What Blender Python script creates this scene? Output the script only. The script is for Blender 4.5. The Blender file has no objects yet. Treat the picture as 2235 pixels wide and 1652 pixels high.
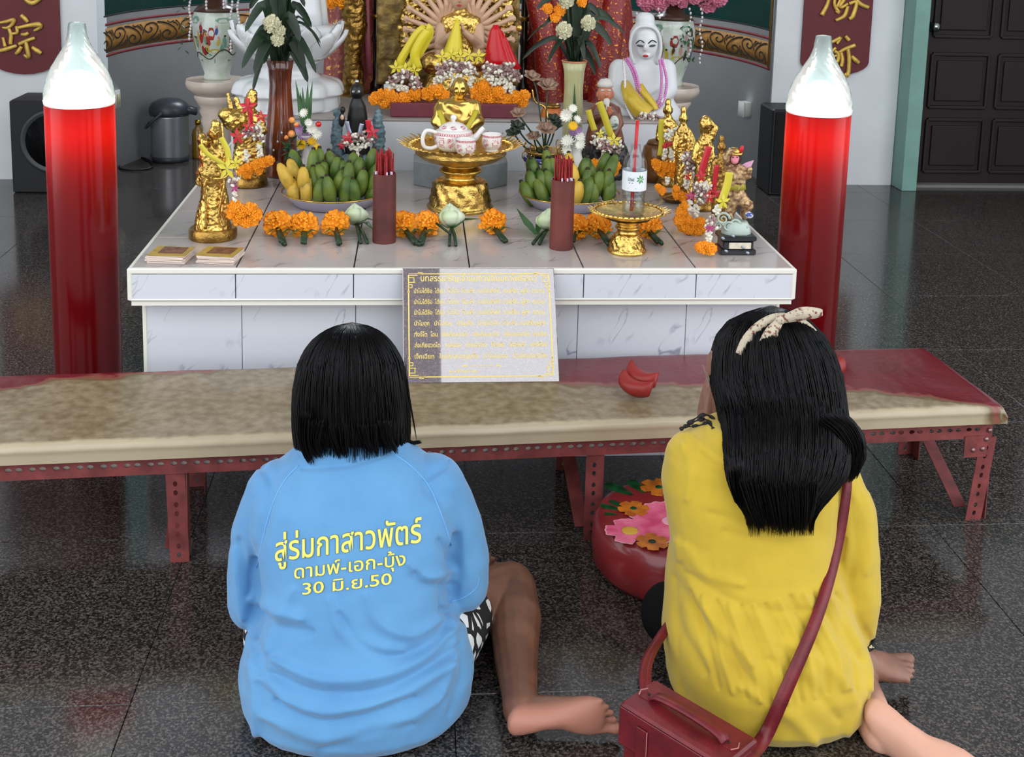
import bpy, bmesh, math, random
import numpy as np
from mathutils import Vector, Matrix, noise
from mathutils.bvhtree import BVHTree
random.seed(7)
PI = math.pi
SC = bpy.context.scene
COL = SC.collection

# ---------------------------------------------------------------- camera
F, PX, PY = 2627.885, 1135.487, 246.541
YAW, PIT, ROL = 0.0869046, 0.1645406, -0.0259017
CAM = Vector((-.14219, -3.02053, 1.46806))
W, H = 2235, 1652
_f = Vector((math.sin(YAW)*math.cos(PIT), math.cos(YAW)*math.cos(PIT), -math.sin(PIT)))
_r = Vector((math.cos(YAW), -math.sin(YAW), 0))
_d = _f.cross(_r)
RGT = math.cos(ROL)*_r + math.sin(ROL)*_d
DWN = -math.sin(ROL)*_r + math.cos(ROL)*_d
FWD = _f
cd = bpy.data.cameras.new('camera')
cam = bpy.data.objects.new('camera', cd)
COL.objects.link(cam)
m = Matrix.Identity(4)
for i in range(3):
    m[i][0] = RGT[i]; m[i][1] = -DWN[i]; m[i][2] = -FWD[i]; m[i][3] = CAM[i]
cam.matrix_world = m
cd.sensor_fit = 'HORIZONTAL'; cd.sensor_width = 36
cd.lens = F/W*36
cd.shift_x = (W/2-PX)/W
cd.shift_y = (PY-H/2)/W
cd.clip_start = .05; cd.clip_end = 100
SC.camera = cam

# ---------------------------------------------------------------- sky and exposure
wd = bpy.data.worlds.new('sky'); SC.world = wd; wd.use_nodes = True
nt = wd.node_tree; nt.nodes.clear()
wo = nt.nodes.new('ShaderNodeOutputWorld'); bg = nt.nodes.new('ShaderNodeBackground')
bg.inputs[0].default_value = (.92, .96, 1.0, 1); bg.inputs[1].default_value = 2.75   # overcast daylight
nt.links.new(bg.outputs[0], wo.inputs[0])
SC.view_settings.view_transform = 'Standard'; SC.view_settings.look = 'None'
SC.view_settings.gamma = 1; SC.view_settings.use_curve_mapping = False
SC.view_settings.exposure = -0.06
SC.cycles.max_bounces = 8; SC.cycles.transparent_max_bounces = 12
SC.cycles.sample_clamp_indirect = 6

# ---------------------------------------------------------------- pixel helpers
def ray(u, v): return RGT*((u-PX)/F) + DWN*((v-PY)/F) + FWD
def pz(u, v, z):
    d = ray(u, v); return CAM + d*((z-CAM.z)/d.z)
def py(u, v, y):
    d = ray(u, v); return CAM + d*((y-CAM.y)/d.y)
def mpp(p): return (Vector(p)-CAM).dot(FWD)/F
def proj(p):
    c = Vector(p)-CAM; z = c.dot(FWD)
    return PX+F*c.dot(RGT)/z, PY+F*c.dot(DWN)/z

# ---------------------------------------------------------------- materials
def lin(c):
    return tuple(((x/255)/12.92 if x/255 <= .04045 else ((x/255+.055)/1.055)**2.4) for x in c)
MATS = {}
def mat(name, col, rough=.5, metal=0., var=0., vs=12., col2=None, bump=0., bs=60., coat=0., spec=.5, sub=0., trans=0., ior=1.45,
        emis=None, es=0., vdetail=3., aniso=None, pos=False, sheen=0., thr=None):
    if name in MATS: return MATS[name]
    m = bpy.data.materials.new(name); m.use_nodes = True
    n = m.node_tree.nodes; L = m.node_tree.links
    b = n['Principled BSDF']
    c = lin(col)
    b.inputs['Base Color'].default_value = (*c, 1)
    b.inputs['Roughness'].default_value = rough; b.inputs['Metallic'].default_value = metal
    b.inputs['Specular IOR Level'].default_value = spec; b.inputs['IOR'].default_value = ior
    b.inputs['Coat Weight'].default_value = coat; b.inputs['Coat Roughness'].default_value = .08
    b.inputs['Transmission Weight'].default_value = trans
    b.inputs['Sheen Weight'].default_value = sheen
    if sub: b.inputs['Subsurface Weight'].default_value = sub; b.inputs['Subsurface Radius'].default_value = (.01, .004, .002); b.inputs['Subsurface Scale'].default_value = .5
    if emis: b.inputs['Emission Color'].default_value = (*lin(emis), 1); b.inputs['Emission Strength'].default_value = es
    def coords():
        if pos: return n.new('ShaderNodeNewGeometry').outputs['Position']
        return n.new('ShaderNodeTexCoord').outputs['Object']
    if var or col2:
        tx = n.new('ShaderNodeTexNoise'); tx.inputs['Scale'].default_value = vs; tx.inputs['Detail'].default_value = vdetail
        L.new(coords(), tx.inputs['Vector'])
        rp = n.new('ShaderNodeValToRGB')
        lo, hi = thr if thr else (.35, .65)
        rp.color_ramp.elements[0].position = lo; rp.color_ramp.elements[1].position = hi
        c2 = lin(col2) if col2 else tuple(min(1, x*(1+var)) for x in c)
        c1 = c if col2 else tuple(x*(1-var) for x in c)
        rp.color_ramp.elements[0].color = (*c1, 1); rp.color_ramp.elements[1].color = (*c2, 1)
        L.new(tx.outputs['Fac'], rp.inputs[0]); L.new(rp.outputs[0], b.inputs['Base Color'])
    if bump:
        tx = n.new('ShaderNodeTexNoise'); tx.inputs['Scale'].default_value = bs; tx.inputs['Detail'].default_value = 3
        L.new(coords(), tx.inputs['Vector'])
        bp = n.new('ShaderNodeBump'); bp.inputs['Strength'].default_value = bump; bp.inputs['Distance'].default_value = .01
        L.new(tx.outputs['Fac'], bp.inputs['Height']); L.new(bp.outputs[0], b.inputs['Normal'])
    MATS[name] = m
    return m

# ---------------------------------------------------------------- mesh builder
def rotz(a): return Matrix.Rotation(a, 3, 'Z')
def rotx(a): return Matrix.Rotation(a, 3, 'X')
def roty(a): return Matrix.Rotation(a, 3, 'Y')
def align(d, up=(0, 0, 1)):
    d = Vector(d).normalized(); up = Vector(up)
    if abs(d.dot(up)) > .98: up = Vector((1, 0, 0))
    x = up.cross(d).normalized(); y = d.cross(x)
    return Matrix((x, y, d)).transposed()
class B:
    def __init__(s): s.v = []; s.f = []
    def add(s, vs, fs, c=(0, 0, 0), M=None):
        o = len(s.v); c = Vector(c)
        for p in vs:
            p = Vector(p)
            if M is not None: p = M @ p
            s.v.append(p+c)
        s.f += [tuple(i+o for i in f) for f in fs]
        return s
    def box(s, c, d, M=None):
        x, y, z = d[0]/2, d[1]/2, d[2]/2
        vs = [(-x,-y,-z),(x,-y,-z),(x,y,-z),(-x,y,-z),(-x,-y,z),(x,-y,z),(x,y,z),(-x,y,z)]
        return s.add(vs, [(0,3,2,1),(4,5,6,7),(0,1,5,4),(1,2,6,5),(2,3,7,6),(3,0,4,7)], c, M)
    def cbox(s, c, d, ch=.003, M=None):                       # chamfered box
        x, y, z = d[0]/2, d[1]/2, d[2]/2; h = ch
        rings = []
        for zz, i in ((-z, h), (-z+h, 0), (z-h, 0), (z, h)):
            a, b_ = x-i, y-i
            rings.append([(-a+h,-b_,zz),(a-h,-b_,zz),(a,-b_+h,zz),(a,b_-h,zz),(a-h,b_,zz),(-a+h,b_,zz),(-a,b_-h,zz),(-a,-b_+h,zz)])
        return s.loft(rings, c=c, M=M)
    def lathe(s, prof, seg=24, c=(0, 0, 0), M=None, sx=1, sy=1):
        vs = []; fs = []; n = len(prof)
        for r, z in prof:
            for k in range(seg):
                a = 2*PI*k/seg; vs.append((r*math.cos(a)*sx, r*math.sin(a)*sy, z))
        for i in range(n-1):
            for k in range(seg):
                k2 = (k+1) % seg
                fs.append((i*seg+k, i*seg+k2, (i+1)*seg+k2, (i+1)*seg+k))
        if prof[0][0] > 1e-5: fs.append(tuple(range(seg))[::-1])
        if prof[-1][0] > 1e-5: fs.append(tuple((n-1)*seg+k for k in range(seg)))
        return s.add(vs, fs, c, M)
    def ell(s, c, r, seg=12, ring=8, M=None):
        prof = [(math.sin(PI*i/ring), -math.cos(PI*i/ring)) for i in range(ring+1)]
        vs = []; fs = []
        vs.append((0, 0, -r[2]))
        for i in range(1, ring):
            for k in range(seg):
                a = 2*PI*k/seg
                vs.append((prof[i][0]*r[0]*math.cos(a), prof[i][0]*r[1]*math.sin(a), prof[i][1]*r[2]))
        vs.append((0, 0, r[2])); top = len(vs)-1
        for k in range(seg):
            k2 = (k+1) % seg
            fs.append((0, 1+k2, 1+k)); fs.append((top, top-seg+k, top-seg+k2))
            for i in range(ring-2):
                a = 1+i*seg
                fs.append((a+k, a+k2, a+seg+k2, a+seg+k))
        return s.add(vs, fs, c, M)
    def loft(s, rings, c=(0, 0, 0), M=None, cap=True, closed=True):
        vs = [p for r in rings for p in r]; n = len(rings[0]); fs = []
        for i in range(len(rings)-1):
            for k in range(n if closed else n-1):
                k2 = (k+1) % n
                fs.append((i*n+k, i*n+k2, (i+1)*n+k2, (i+1)*n+k))
        if cap and closed:
            fs.append(tuple(range(n))[::-1]); fs.append(tuple((len(rings)-1)*n+k for k in range(n)))
        return s.add(vs, fs, c, M)
    def tube(s, pts, rad, seg=8, closed=False, c=(0, 0, 0), M=None, flat=1., up=(0, 0, 1)):
        pts = [Vector(p) for p in pts]; n = len(pts)
        if not hasattr(rad, '__len__'): rad = [rad]*n
        rings = []
        prev = None
        for i, p in enumerate(pts):
            if closed: d = pts[(i+1) % n]-pts[i-1]
            else: d = pts[min(i+1, n-1)]-pts[max(i-1, 0)]
            if d.length < 1e-9: d = Vector((0, 0, 1))
            d.normalize()
            if prev is None:
                u = Vector(up)
                if abs(u.dot(d)) > .95: u = Vector((1, 0, 0)) if abs(d.x) < .9 else Vector((0, 1, 0))
            else: u = prev
            x = (u-d*u.dot(d)); x.normalize(); prev = x
            y = d.cross(x)
            rings.append([p+x*(rad[i]*math.cos(2*PI*k/seg)*flat)+y*(rad[i]*math.sin(2*PI*k/seg)) for k in range(seg)])
        if closed:
            vs = [p for r in rings for p in r]; fs = []
            for i in range(n):
                j = (i+1) % n
                for k in range(seg):
                    k2 = (k+1) % seg
                    fs.append((i*seg+k, i*seg+k2, j*seg+k2, j*seg+k))
            return s.add(vs, fs, c, M)
        return s.loft(rings, c, M)
    def prism(s, out, h, c=(0, 0, 0), M=None):               # outline in xy, extruded 0..h in z
        n = len(out)
        vs = [(p[0], p[1], 0) for p in out]+[(p[0], p[1], h) for p in out]
        fs = [tuple(range(n))[::-1], tuple(range(n, 2*n))]+[(k, (k+1) % n, n+(k+1) % n, n+k) for k in range(n)]
        return s.add(vs, fs, c, M)
    def leaf(s, pts, w, up=(0, 0, 1), fold=.25, thick=.0008): # blade along pts, widths w, V section
        pts = [Vector(p) for p in pts]; n = len(pts); rows = []
        for i, p in enumerate(pts):
            d = (pts[min(i+1, n-1)]-pts[max(i-1, 0)]).normalized()
            x = d.cross(Vector(up))
            if x.length < 1e-3: x = d.cross(Vector((1, 0, 0)))
            x.normalize(); nn = x.cross(d).normalized(); ww = w[i]/2
            rows.append([p-x*ww+nn*ww*fold, p, p+x*ww+nn*ww*fold])
        vs = [q for r in rows for q in r]; fs = []
        for i in range(n-1):
            for k in range(2): fs.append((i*3+k, i*3+k+1, (i+1)*3+k+1, (i+1)*3+k))
        return s.add(vs, fs)
    def ribbon(s, pts, w, side=(1, 0, 0), thick=.0012):
        pts = [Vector(p) for p in pts]; n = len(pts)
        if not hasattr(w, '__len__'): w = [w]*n
        rings = []
        for i, p in enumerate(pts):
            d = (pts[min(i+1, n-1)]-pts[max(i-1, 0)]).normalized()
            x = Vector(side[i] if hasattr(side[0], '__len__') else side); x = x-d*x.dot(d)
            if x.length < 1e-3: x = d.orthogonal()
            x.normalize(); nn = d.cross(x); a = x*(w[i]/2); t = nn*(thick/2)
            rings.append([p-a-t, p+a-t, p+a+t, p-a+t])
        return s.loft(rings)

def new_mesh(bm_, smooth=True):
    me = bpy.data.meshes.new('m')
    me.from_pydata([tuple(p) for p in bm_.v], [], bm_.f)
    me.validate()
    if smooth: me.shade_smooth()
    me.update()
    return me
def clean_normals(me):
    b = bmesh.new(); b.from_mesh(me); bmesh.ops.recalc_face_normals(b, faces=b.faces); b.to_mesh(me); b.free()
def obj(name, src, material=None, parent=None, smooth=True, sharp=None, kind=None, label=None, solid=0, subd=0, bevel=0):
    me = new_mesh(src, smooth) if isinstance(src, B) else src
    if isinstance(src, B): clean_normals(me)
    me.name = name
    if material is not None and not me.materials: me.materials.append(material)
    if sharp: me.set_sharp_from_angle(angle=math.radians(sharp))
    o = bpy.data.objects.new(name, me); COL.objects.link(o)
    if parent is not None:
        o.parent = parent
        o.matrix_parent_inverse = pmat(parent).inverted()
    if solid: md = o.modifiers.new('s', 'SOLIDIFY'); md.thickness = solid; md.offset = 0
    if bevel: md = o.modifiers.new('b', 'BEVEL'); md.width = bevel; md.segments = 2; md.limit_method = 'ANGLE'
    if subd: md = o.modifiers.new('u', 'SUBSURF'); md.levels = subd; md.render_levels = subd
    if kind: o['kind'] = kind
    if label: o['label'] = label
    return o
def pmat(o):
    M = Matrix.LocRotScale(o.location, o.rotation_euler, o.scale)
    if o.parent is not None: M = pmat(o.parent) @ o.matrix_parent_inverse @ M
    return M
def thing(name, label, cat, loc=(0, 0, 0), group=None):
    o = bpy.data.objects.new(name, None); COL.objects.link(o)
    o.empty_display_size = .05; o.location = loc
    o['label'] = label; o['category'] = cat
    if group: o['group'] = group
    return o
def tag(o, label, cat, group=None):
    o['label'] = label; o['category'] = cat
    if group: o['group'] = group
    return o
def inst(name, me, M, parent, label=None):                    # share mesh data; M is the world matrix
    o = bpy.data.objects.new(name, me); COL.objects.link(o)
    o.parent = parent; o.matrix_parent_inverse = pmat(parent).inverted(); o.matrix_basis = M
    return o
def TRS(loc, M3=None, s=1):
    M3 = M3 or Matrix.Identity(3)
    M = M3.to_4x4() @ Matrix.Diagonal((s, s, s, 1)) if not hasattr(s, '__len__') else M3.to_4x4() @ Matrix.Diagonal((*s, 1))
    M.translation = Vector(loc)
    return M
def evaluated(me, mods):                                       # run modifiers on mesh data, give new mesh data
    o = bpy.data.objects.new('t', me); COL.objects.link(o)
    for kind, kw in mods:
        md = o.modifiers.new('x', kind)
        for k, v in kw.items(): setattr(md, k, v)
    dg = bpy.context.evaluated_depsgraph_get(); dg.update()
    r = bpy.data.meshes.new_from_object(o.evaluated_get(dg))
    bpy.data.objects.remove(o)
    return r
def blob(b, vox=.006, sm=4):
    me = new_mesh(b); clean_normals(me)
    r = evaluated(me, [('REMESH', dict(mode='VOXEL', voxel_size=vox)), ('SMOOTH', dict(iterations=sm, factor=.5))])
    r.shade_smooth()
    return r
def displace(me, fn):                                          # fn(co, normal) -> offset along the normal
    me.update()
    ns = [v.normal.copy() for v in me.vertices]
    for v, n_ in zip(me.vertices, ns): v.co = v.co + n_*fn(v.co, n_)
    me.update()
def bump_noise(amp, sc, ridged=False, seed=0):
    o = Vector((seed*3.7, seed*1.3, seed*2.1))
    def fn(p, n_):
        k = noise.noise(p*sc+o)
        k += .5*noise.noise(p*sc*2.1+o)
        return amp*(1-2*abs(k)) if ridged else amp*k
    return fn
def limb(b, chain, seg=14):                                    # chain of (point, radius): closed tapered limb with round joints
    pts = [Vector(p) for p, r in chain]; rs = [r for p, r in chain]
    b.tube(pts, rs, seg)
    for p, r in chain: b.ell(p, (r, r, r), seg, 8)
def ringpts(c, a, b_, n=28, p=2.2, tilt=0):
    out = []
    for k in range(n):
        t = 2*PI*k/n; cs, sn = math.cos(t), math.sin(t)
        x = a*math.copysign(abs(cs)**(2/p), cs); y = b_*math.copysign(abs(sn)**(2/p), sn)
        out.append((c[0]+x, c[1]+y, c[2]+y*tilt))
    return out
def catmull(pts, n=6):
    P = [Vector(p) for p in pts]; out = []
    for i in range(len(P)-1):
        p0, p1, p2, p3 = P[max(i-1, 0)], P[i], P[i+1], P[min(i+2, len(P)-1)]
        for k in range(n):
            t = k/n
            out.append(.5*((2*p1)+(p2-p0)*t+(2*p0-5*p1+4*p2-p3)*t*t+(3*p1-p0-3*p2+p3)*t**3))
    out.append(P[-1]); return out
def text2d(s, offset=0.):
    cu = bpy.data.curves.new('t', 'FONT'); cu.body = s; cu.offset = offset; cu.resolution_u = 3
    o = bpy.data.objects.new('t', cu); COL.objects.link(o)
    dg = bpy.context.evaluated_depsgraph_get(); dg.update()
    me = bpy.data.meshes.new_from_object(o.evaluated_get(dg))
    vs = [(v.co.x, v.co.y) for v in me.vertices]; fs = [tuple(p.vertices) for p in me.polygons]
    bpy.data.objects.remove(o)
    xs = [p[0] for p in vs] or [0]; ys = [p[1] for p in vs] or [0]
    return vs, fs, (min(xs), max(xs), min(ys), max(ys))
def struct(o): o['kind'] = 'structure'; return o
# ================================================================ materials of the setting
def granite(name, base, dark, lite, rough, sc):
    m = bpy.data.materials.new(name); m.use_nodes = True; n = m.node_tree.nodes; L = m.node_tree.links
    b = n['Principled BSDF']; g = n.new('ShaderNodeNewGeometry')
    v = n.new('ShaderNodeTexVoronoi'); v.inputs['Scale'].default_value = sc; L.new(g.outputs['Position'], v.inputs['Vector'])
    t = n.new('ShaderNodeTexNoise'); t.inputs['Scale'].default_value = sc*.6; t.inputs['Detail'].default_value = 8; t.inputs['Roughness'].default_value = .7; L.new(g.outputs['Position'], t.inputs['Vector'])
    mx = n.new('ShaderNodeMix'); mx.data_type = 'FLOAT'; mx.inputs[0].default_value = .7
    sp = n.new('ShaderNodeSeparateColor'); L.new(v.outputs['Color'], sp.inputs[0])
    L.new(sp.outputs[0], mx.inputs[2]); L.new(t.outputs['Fac'], mx.inputs[3])
    r = n.new('ShaderNodeValToRGB'); e = r.color_ramp.elements
    e[0].position = .34; e[0].color = (*lin(dark), 1); e[1].position = .68; e[1].color = (*lin(lite), 1)
    k = e.new(.5); k.color = (*lin(base), 1)
    L.new(mx.outputs[0], r.inputs[0]); L.new(r.outputs[0], b.inputs['Base Color'])
    b.inputs['Roughness'].default_value = rough; b.inputs['Specular IOR Level'].default_value = .5
    return m
GRAN = granite('granite_floor', (50, 46, 44), (18, 17, 17), (100, 92, 87), .13, 260)
WALLM = mat('white_plaster', (216, 219, 222), .75, var=.05, vs=3, pos=True)
CEIL = mat('ceiling_paint', (190, 190, 188), .8)
# floor: dark bed with granite slabs
fl = struct(obj('floor', B().box((0, .6, -.06), (8.4, 9.6, .08)), mat('grout_dark', (30, 30, 31), .8)))
S = .6
bb = B().cbox((0, 0, -.011), (S-.0012, S-.0012, .022), .001)
slab = new_mesh(bb, False); clean_normals(slab); slab.materials.append(GRAN)
for i in range(14):
    for j in range(16):
        inst('floor_slab', slab, TRS((-3.9+i*S-.06, -3.95+.3+j*S+.005, 0)), fl)
YW = 3.45
def wall(name, b, m=WALLM): return struct(obj(name, b, m, smooth=False))
wall('wall_back_left', B().box((-3.01, YW+.1, 3.1), (2.38, .2, 6.2)))
wr = wall('wall_back_right', B().box((2.18, YW+.1, 3.1), (.72, .2, 6.2)).box((3.05, YW+.1, 4.15), (1.02, .2, 4.1)).box((3.88, YW+.1, 3.1), (.66, .2, 6.2)))
wall('wall_left', B().box((-4.25, 2.0, 3.1), (.1, 3.1, 6.2)))
wall('wall_right', B().box((4.25, 2.0, 3.1), (.1, 3.1, 6.2)))
struct(obj('ceiling', B().box((0, .8, 6.25), (8.6, 9.4, .1)), CEIL, smooth=False))
struct(obj('floor_outside', B().box((0, -14.2, -.06), (40, 20, .1)), mat('outdoor_concrete', (120, 118, 112), .9), smooth=False))
wall('added_blocker_pier', B().box((-.36, -3.95, 3.1), (.86, .3, 6.2)))  # unseen pier added to darken the left part of the plaque's reflection
# round niche behind the altar
RN, NX = 1.82, -.012
bn = B(); vs = []; NS = 64
for z in (0, 6.2):
    for r in (RN, RN+.08):
        for k in range(NS+1):
            a = PI*k/NS; vs.append((NX+r*math.cos(a), YW+r*math.sin(a)*1.0, z))
n1 = NS+1; fs = []
for k in range(NS):
    fs += [(k, k+1, 2*n1+k+1, 2*n1+k), (n1+k+1, n1+k, 3*n1+k, 3*n1+k+1), (2*n1+k, 2*n1+k+1, 3*n1+k+1, 3*n1+k), (k+1, k, n1+k, n1+k+1)]
wn = struct(obj('wall_niche', bn.add(vs, fs), WALLM))
# painted mural border on the niche wall: bands following the curve
def ncyl(a, z, off=.003): return Vector((NX+(RN-off)*math.cos(a), YW+(RN-off)*math.sin(a), z))
def band(name, z0, z1, m, off, a0=.012, a1=PI-.012, n=64, th=.002):
    b = B(); rings = []
    for k in range(n+1):
        a = a0+(a1-a0)*k/n
        rings.append([ncyl(a, z0, off), ncyl(a, z1, off), ncyl(a, z1, off-th), ncyl(a, z0, off-th)])
    return obj(name, b.loft(rings), m, wn)
MRED = mat('mural_red', (120, 40, 45), .7); MGOLD = mat('mural_ochre', (150, 105, 45), .7, var=.2, vs=30)
MGRN = mat('mural_green', (34, 98, 92), .7, var=.15, vs=4, pos=True); MBLK = mat('mural_black', (25, 22, 20), .7)
MWHT = mat('mural_white', (190, 190, 188), .7)
band('mural_stripe', .640, .655, MRED, .004)
band('mural_scroll_band', .663, .795, MGOLD, .004)
band('mural_stripe', .808, .822, MRED, .004)
band('mural_line', .858, .866, MBLK, .006)
band('mural_field', .866, 2.6, MGRN, .004)
for a0, a1 in ((.012, .03), (PI-.03, PI-.012)): band('mural_side_band', .655, 2.6, MGOLD, .007, a0, a1, 3)
# scrollwork painted on the ochre band
bs_ = B()
def stroke_on_niche(pts, w):
    ps = catmull(pts, 4); n = len(ps)
    for i in range(n-1):
        (a0, z0), (a1, z1) = (ps[i].x, ps[i].y), (ps[i+1].x, ps[i+1].y)
        dx, dz = (a1-a0)*RN, z1-z0; l = math.hypot(dx, dz) or 1
        px_, pz_ = -dz/l*w/2/RN, dx/l*w/2
        q = [(a0-px_, z0-pz_), (a1-px_, z1-pz_), (a1+px_, z1+pz_), (a0+px_, z0+pz_)]
        bs_.add([ncyl(a, z, .0075) for a, z in q], [(0, 1, 2, 3)])
k = 0
for side in (0, 1):
    for i in range(9):
        s0 = .05+i*.095; up = i % 2
        def mp(x, y): 
            a = s0+x*.095; 
            return (PI-a if side == 0 else a, .729+(y if up else -y)*.058, 0)
        stroke_on_niche([mp(-.1, -.95), mp(.3, -.8), mp(.75, -.3), mp(.95, .4), mp(.7, .9), mp(.3, .8), mp(.18, .35), mp(.4, .0), mp(.62, .25), mp(.5, .5)], .009)
        stroke_on_niche([mp(.05, -.1), mp(.1, .3), mp(0, .75), mp(-.12, .9)], .008)
        stroke_on_niche([mp(.75, -.75), mp(.9, -.6), mp(1.0, -.3)], .008)
        stroke_on_niche([mp(.45, -.95), mp(.6, -.75), mp(.8, -.9)], .007)
obj('mural_scrollwork', bs_, MBLK, wn, kind='stuff')
# door with green frame
tr = struct(obj('trim_1', B().box((2.585, YW-.02, 1.05), (.085, .26, 2.1)).box((3.05, YW-.02, 2.14), (1.02, .26, .08)), mat('pale_green_paint', (120, 160, 150), .45, var=.08, vs=5, pos=True), smooth=False, bevel=.004))
dm = mat('door_wood', (27, 13, 11), .6, var=.25, vs=4, pos=True)
dk = mat('door_gap_black', (14, 14, 16), .6)
door = struct(obj('door_1', B().box((3.08, YW+.03, 1.03), (.9, .04, 2.04)), dm, smooth=False))
obj('door_gap_shade_strip', B().box((2.642, YW-.02, 1.05), (.03, .1, 2.1)), dk, door, smooth=False)  # black strip standing in for the shaded gap beside the door
obj('threshold', B().box((3.08, YW-.03, .008), (.9, .06, .016)), mat('threshold_stone', (120, 118, 115), .5), door, smooth=False)
for zc, hh in ((.23, .3), (.60, .3), (1.06, .42), (1.62, .5)):
    for xc in (2.89, 3.28):
        b = B()
        b.box((xc, YW+.004, zc), (.27, .014, hh-.07))
        p = obj('door_panel', b, dm, door, smooth=False, bevel=.006)
        fr = B()
        for sx in (-1, 1): fr.box((xc+sx*.165, YW+.004, zc), (.02, .02, hh)); fr.box((xc, YW+.004, zc+sx*(hh/2)), (.33, .02, .02))
        obj('panel_moulding', fr, dm, door, smooth=False, bevel=.005)
kb = B().lathe([(.0, 0), (.033, 0), (.033, .006), (.012, .012), (.012, .03), (.027, .042), (.027, .055), (.0, .062)], 20, (2.715, YW+.012, .905), rotx(PI/2))
obj('door_knob', kb, mat('chrome', (190, 190, 190), .15, 1), door)
# thin bare wall outlets
wp = mat('white_plastic', (206, 206, 200), .4)
o = thing('wall_socket', 'small cream wall socket on the curved wall right of the glowing left candle', 'socket', ncyl(PI-.165, .392, 0))
obj('plate', B().cbox((0, 0, 0), (.012, .06, .09), .003, rotz(-.165)).v and B().cbox(o.location+Vector((.006, 0, 0)), (.012, .07, .10), .003, rotz(-.165)), wp, o)
obj('socket_face', B().cbox(o.location+Vector((.014, -.002, 0)), (.008, .03, .06), .002, rotz(-.165)), mat('cream_plastic', (190, 180, 140), .4), o)
o = thing('junction_box', 'white square junction box on the right curved wall', 'junction box', ncyl(.165, .379, 0))
obj('box_body', B().cbox(o.location+Vector((-.024, 0, 0)), (.048, .075, .085), .004, rotz(.165)), wp, o)
obj('cover', B().cbox(o.location+Vector((-.05, -.009, 0)), (.008, .08, .09), .003, rotz(.165)), wp, o)

# ---------------------------------------------------------------- red wall banners with gold characters
GOLDP = mat('gold_paint', (214, 178, 84), .4, .3, var=.15, vs=40)
BAN = mat('maroon_lacquer', (96, 24, 32), .5, var=.08, vs=6)
def banner(x0, x1, zs, zb, label, strokes):
    t = thing('wall_banner', label, 'banner', ((x0+x1)/2, YW-.012, zb), 'maroon banners beside the niche')
    out = [(x1, zs)] + [(x0+(x1-x0)*(.5+.5*math.cos(PI*k/12)), zs-(zs-zb)*math.sin(PI*k/12)) for k in range(1, 12)] + [(x0, zs), (x0, 2.3), (x1, 2.3)]
    obj('board', B().prism(out, .02, (0, YW-.002, 0), rotx(PI/2)), BAN, t, smooth=False)
    for st in strokes:
        pts = [py(u, v, YW-.03) for u, v, w in st]; ws = [w for u, v, w in st]
        q = catmull(pts, 5); n = len(q); rad = []
        for i in range(n):
            f = i/(n-1)*(len(ws)-1); a = min(int(f), len(ws)-2) if len(ws) > 1 else 0
            rad.append((ws[a]+(ws[a+1]-ws[a])*(f-a))*.0025*.5)
        obj('brush_stroke', B().tube(q, rad, 6, flat=1, up=(0, 1, 0)), GOLDP, t)
    return t
def cr(pts, ox, oy, k):                                       # crop pixels to photo pixels
    return [(ox+x*k, oy+y*k, w) for x, y, w in pts]
k1 = 560/2203
L1 = [[(0, 195, 6), (55, 185, 8), (120, 170, 9), (100, 215, 8), (60, 240, 7), (20, 235, 5)], [(75, 245, 7), (95, 300, 9), (90, 380, 8)],
      [(100, 290, 7), (135, 285, 6)], [(25, 320, 6), (45, 400, 8)], [(0, 435, 9), (60, 420, 10), (145, 390, 7)],
      [(180, 130, 8), (215, 160, 10), (240, 190, 7)], [(140, 225, 6), (150, 270, 8), (135, 290, 6)], [(150, 240, 7), (240, 220, 9), (330, 210, 12), (345, 235, 9), (290, 265, 5)],
      [(180, 295, 6), (220, 295, 9), (245, 280, 7)], [(160, 380, 8), (230, 350, 9), (300, 325, 7)], [(220, 350, 8), (235, 420, 10), (245, 490, 9), (205, 470, 5)],
      [(185, 400, 8), (160, 440, 10), (135, 465, 6)], [(275, 405, 7), (320, 435, 11), (355, 460, 8)], [(200, -20, 6), (270, 25, 12), (330, 0, 9), (370, -40, 5)]]
banner(-2.385, -2.005, .675, .568, 'maroon wall banner with one gold character, above the black speaker on the left', [cr(s, 0, 0, k1) for s in L1])
k2 = 595/2234
R1 = [[(640, -30, 7), (620, 40, 9), (575, 125, 11)], [(690, -40, 6), (680, 40, 8), (715, 100, 9), (690, 90, 5)], [(740, -30, 6), (700, 60, 7)], [(790, -40, 7), (730, 40, 9), (740, 60, 7), (790, 30, 7)],
      [(800, 30, 8), (860, 20, 9), (830, 130, 11), (800, 155, 8)], [(790, 50, 8), (760, 130, 10), (690, 168, 7)], [(830, -40, 7), (890, 30, 10), (960, 62, 9)],
      [(640, 350, 8), (690, 330, 9), (730, 310, 8), (700, 360, 6)], [(690, 390, 7), (660, 420, 8), (620, 460, 6)], [(680, 420, 8), (710, 440, 9), (705, 500, 9), (670, 520, 7)], [(670, 460, 5), (700, 455, 6)], [(735, 430, 7), (745, 490, 9), (735, 545, 9)], [(630, 560, 6), (700, 510, 7)],
      [(770, 295, 8), (800, 330, 10)], [(715, 430, 7), (770, 400, 9), (850, 370, 10)], [(790, 400, 9), (800, 480, 10), (795, 580, 10), (780, 620, 11), (765, 600, 5)], [(820, 460, 8), (850, 490, 11), (880, 515, 9)]]
banner(1.968, 2.352, .70, .625, 'maroon wall banner with two gold characters, behind the glowing right candle', [cr(s, 1640, 0, k2) for s in R1])

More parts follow.
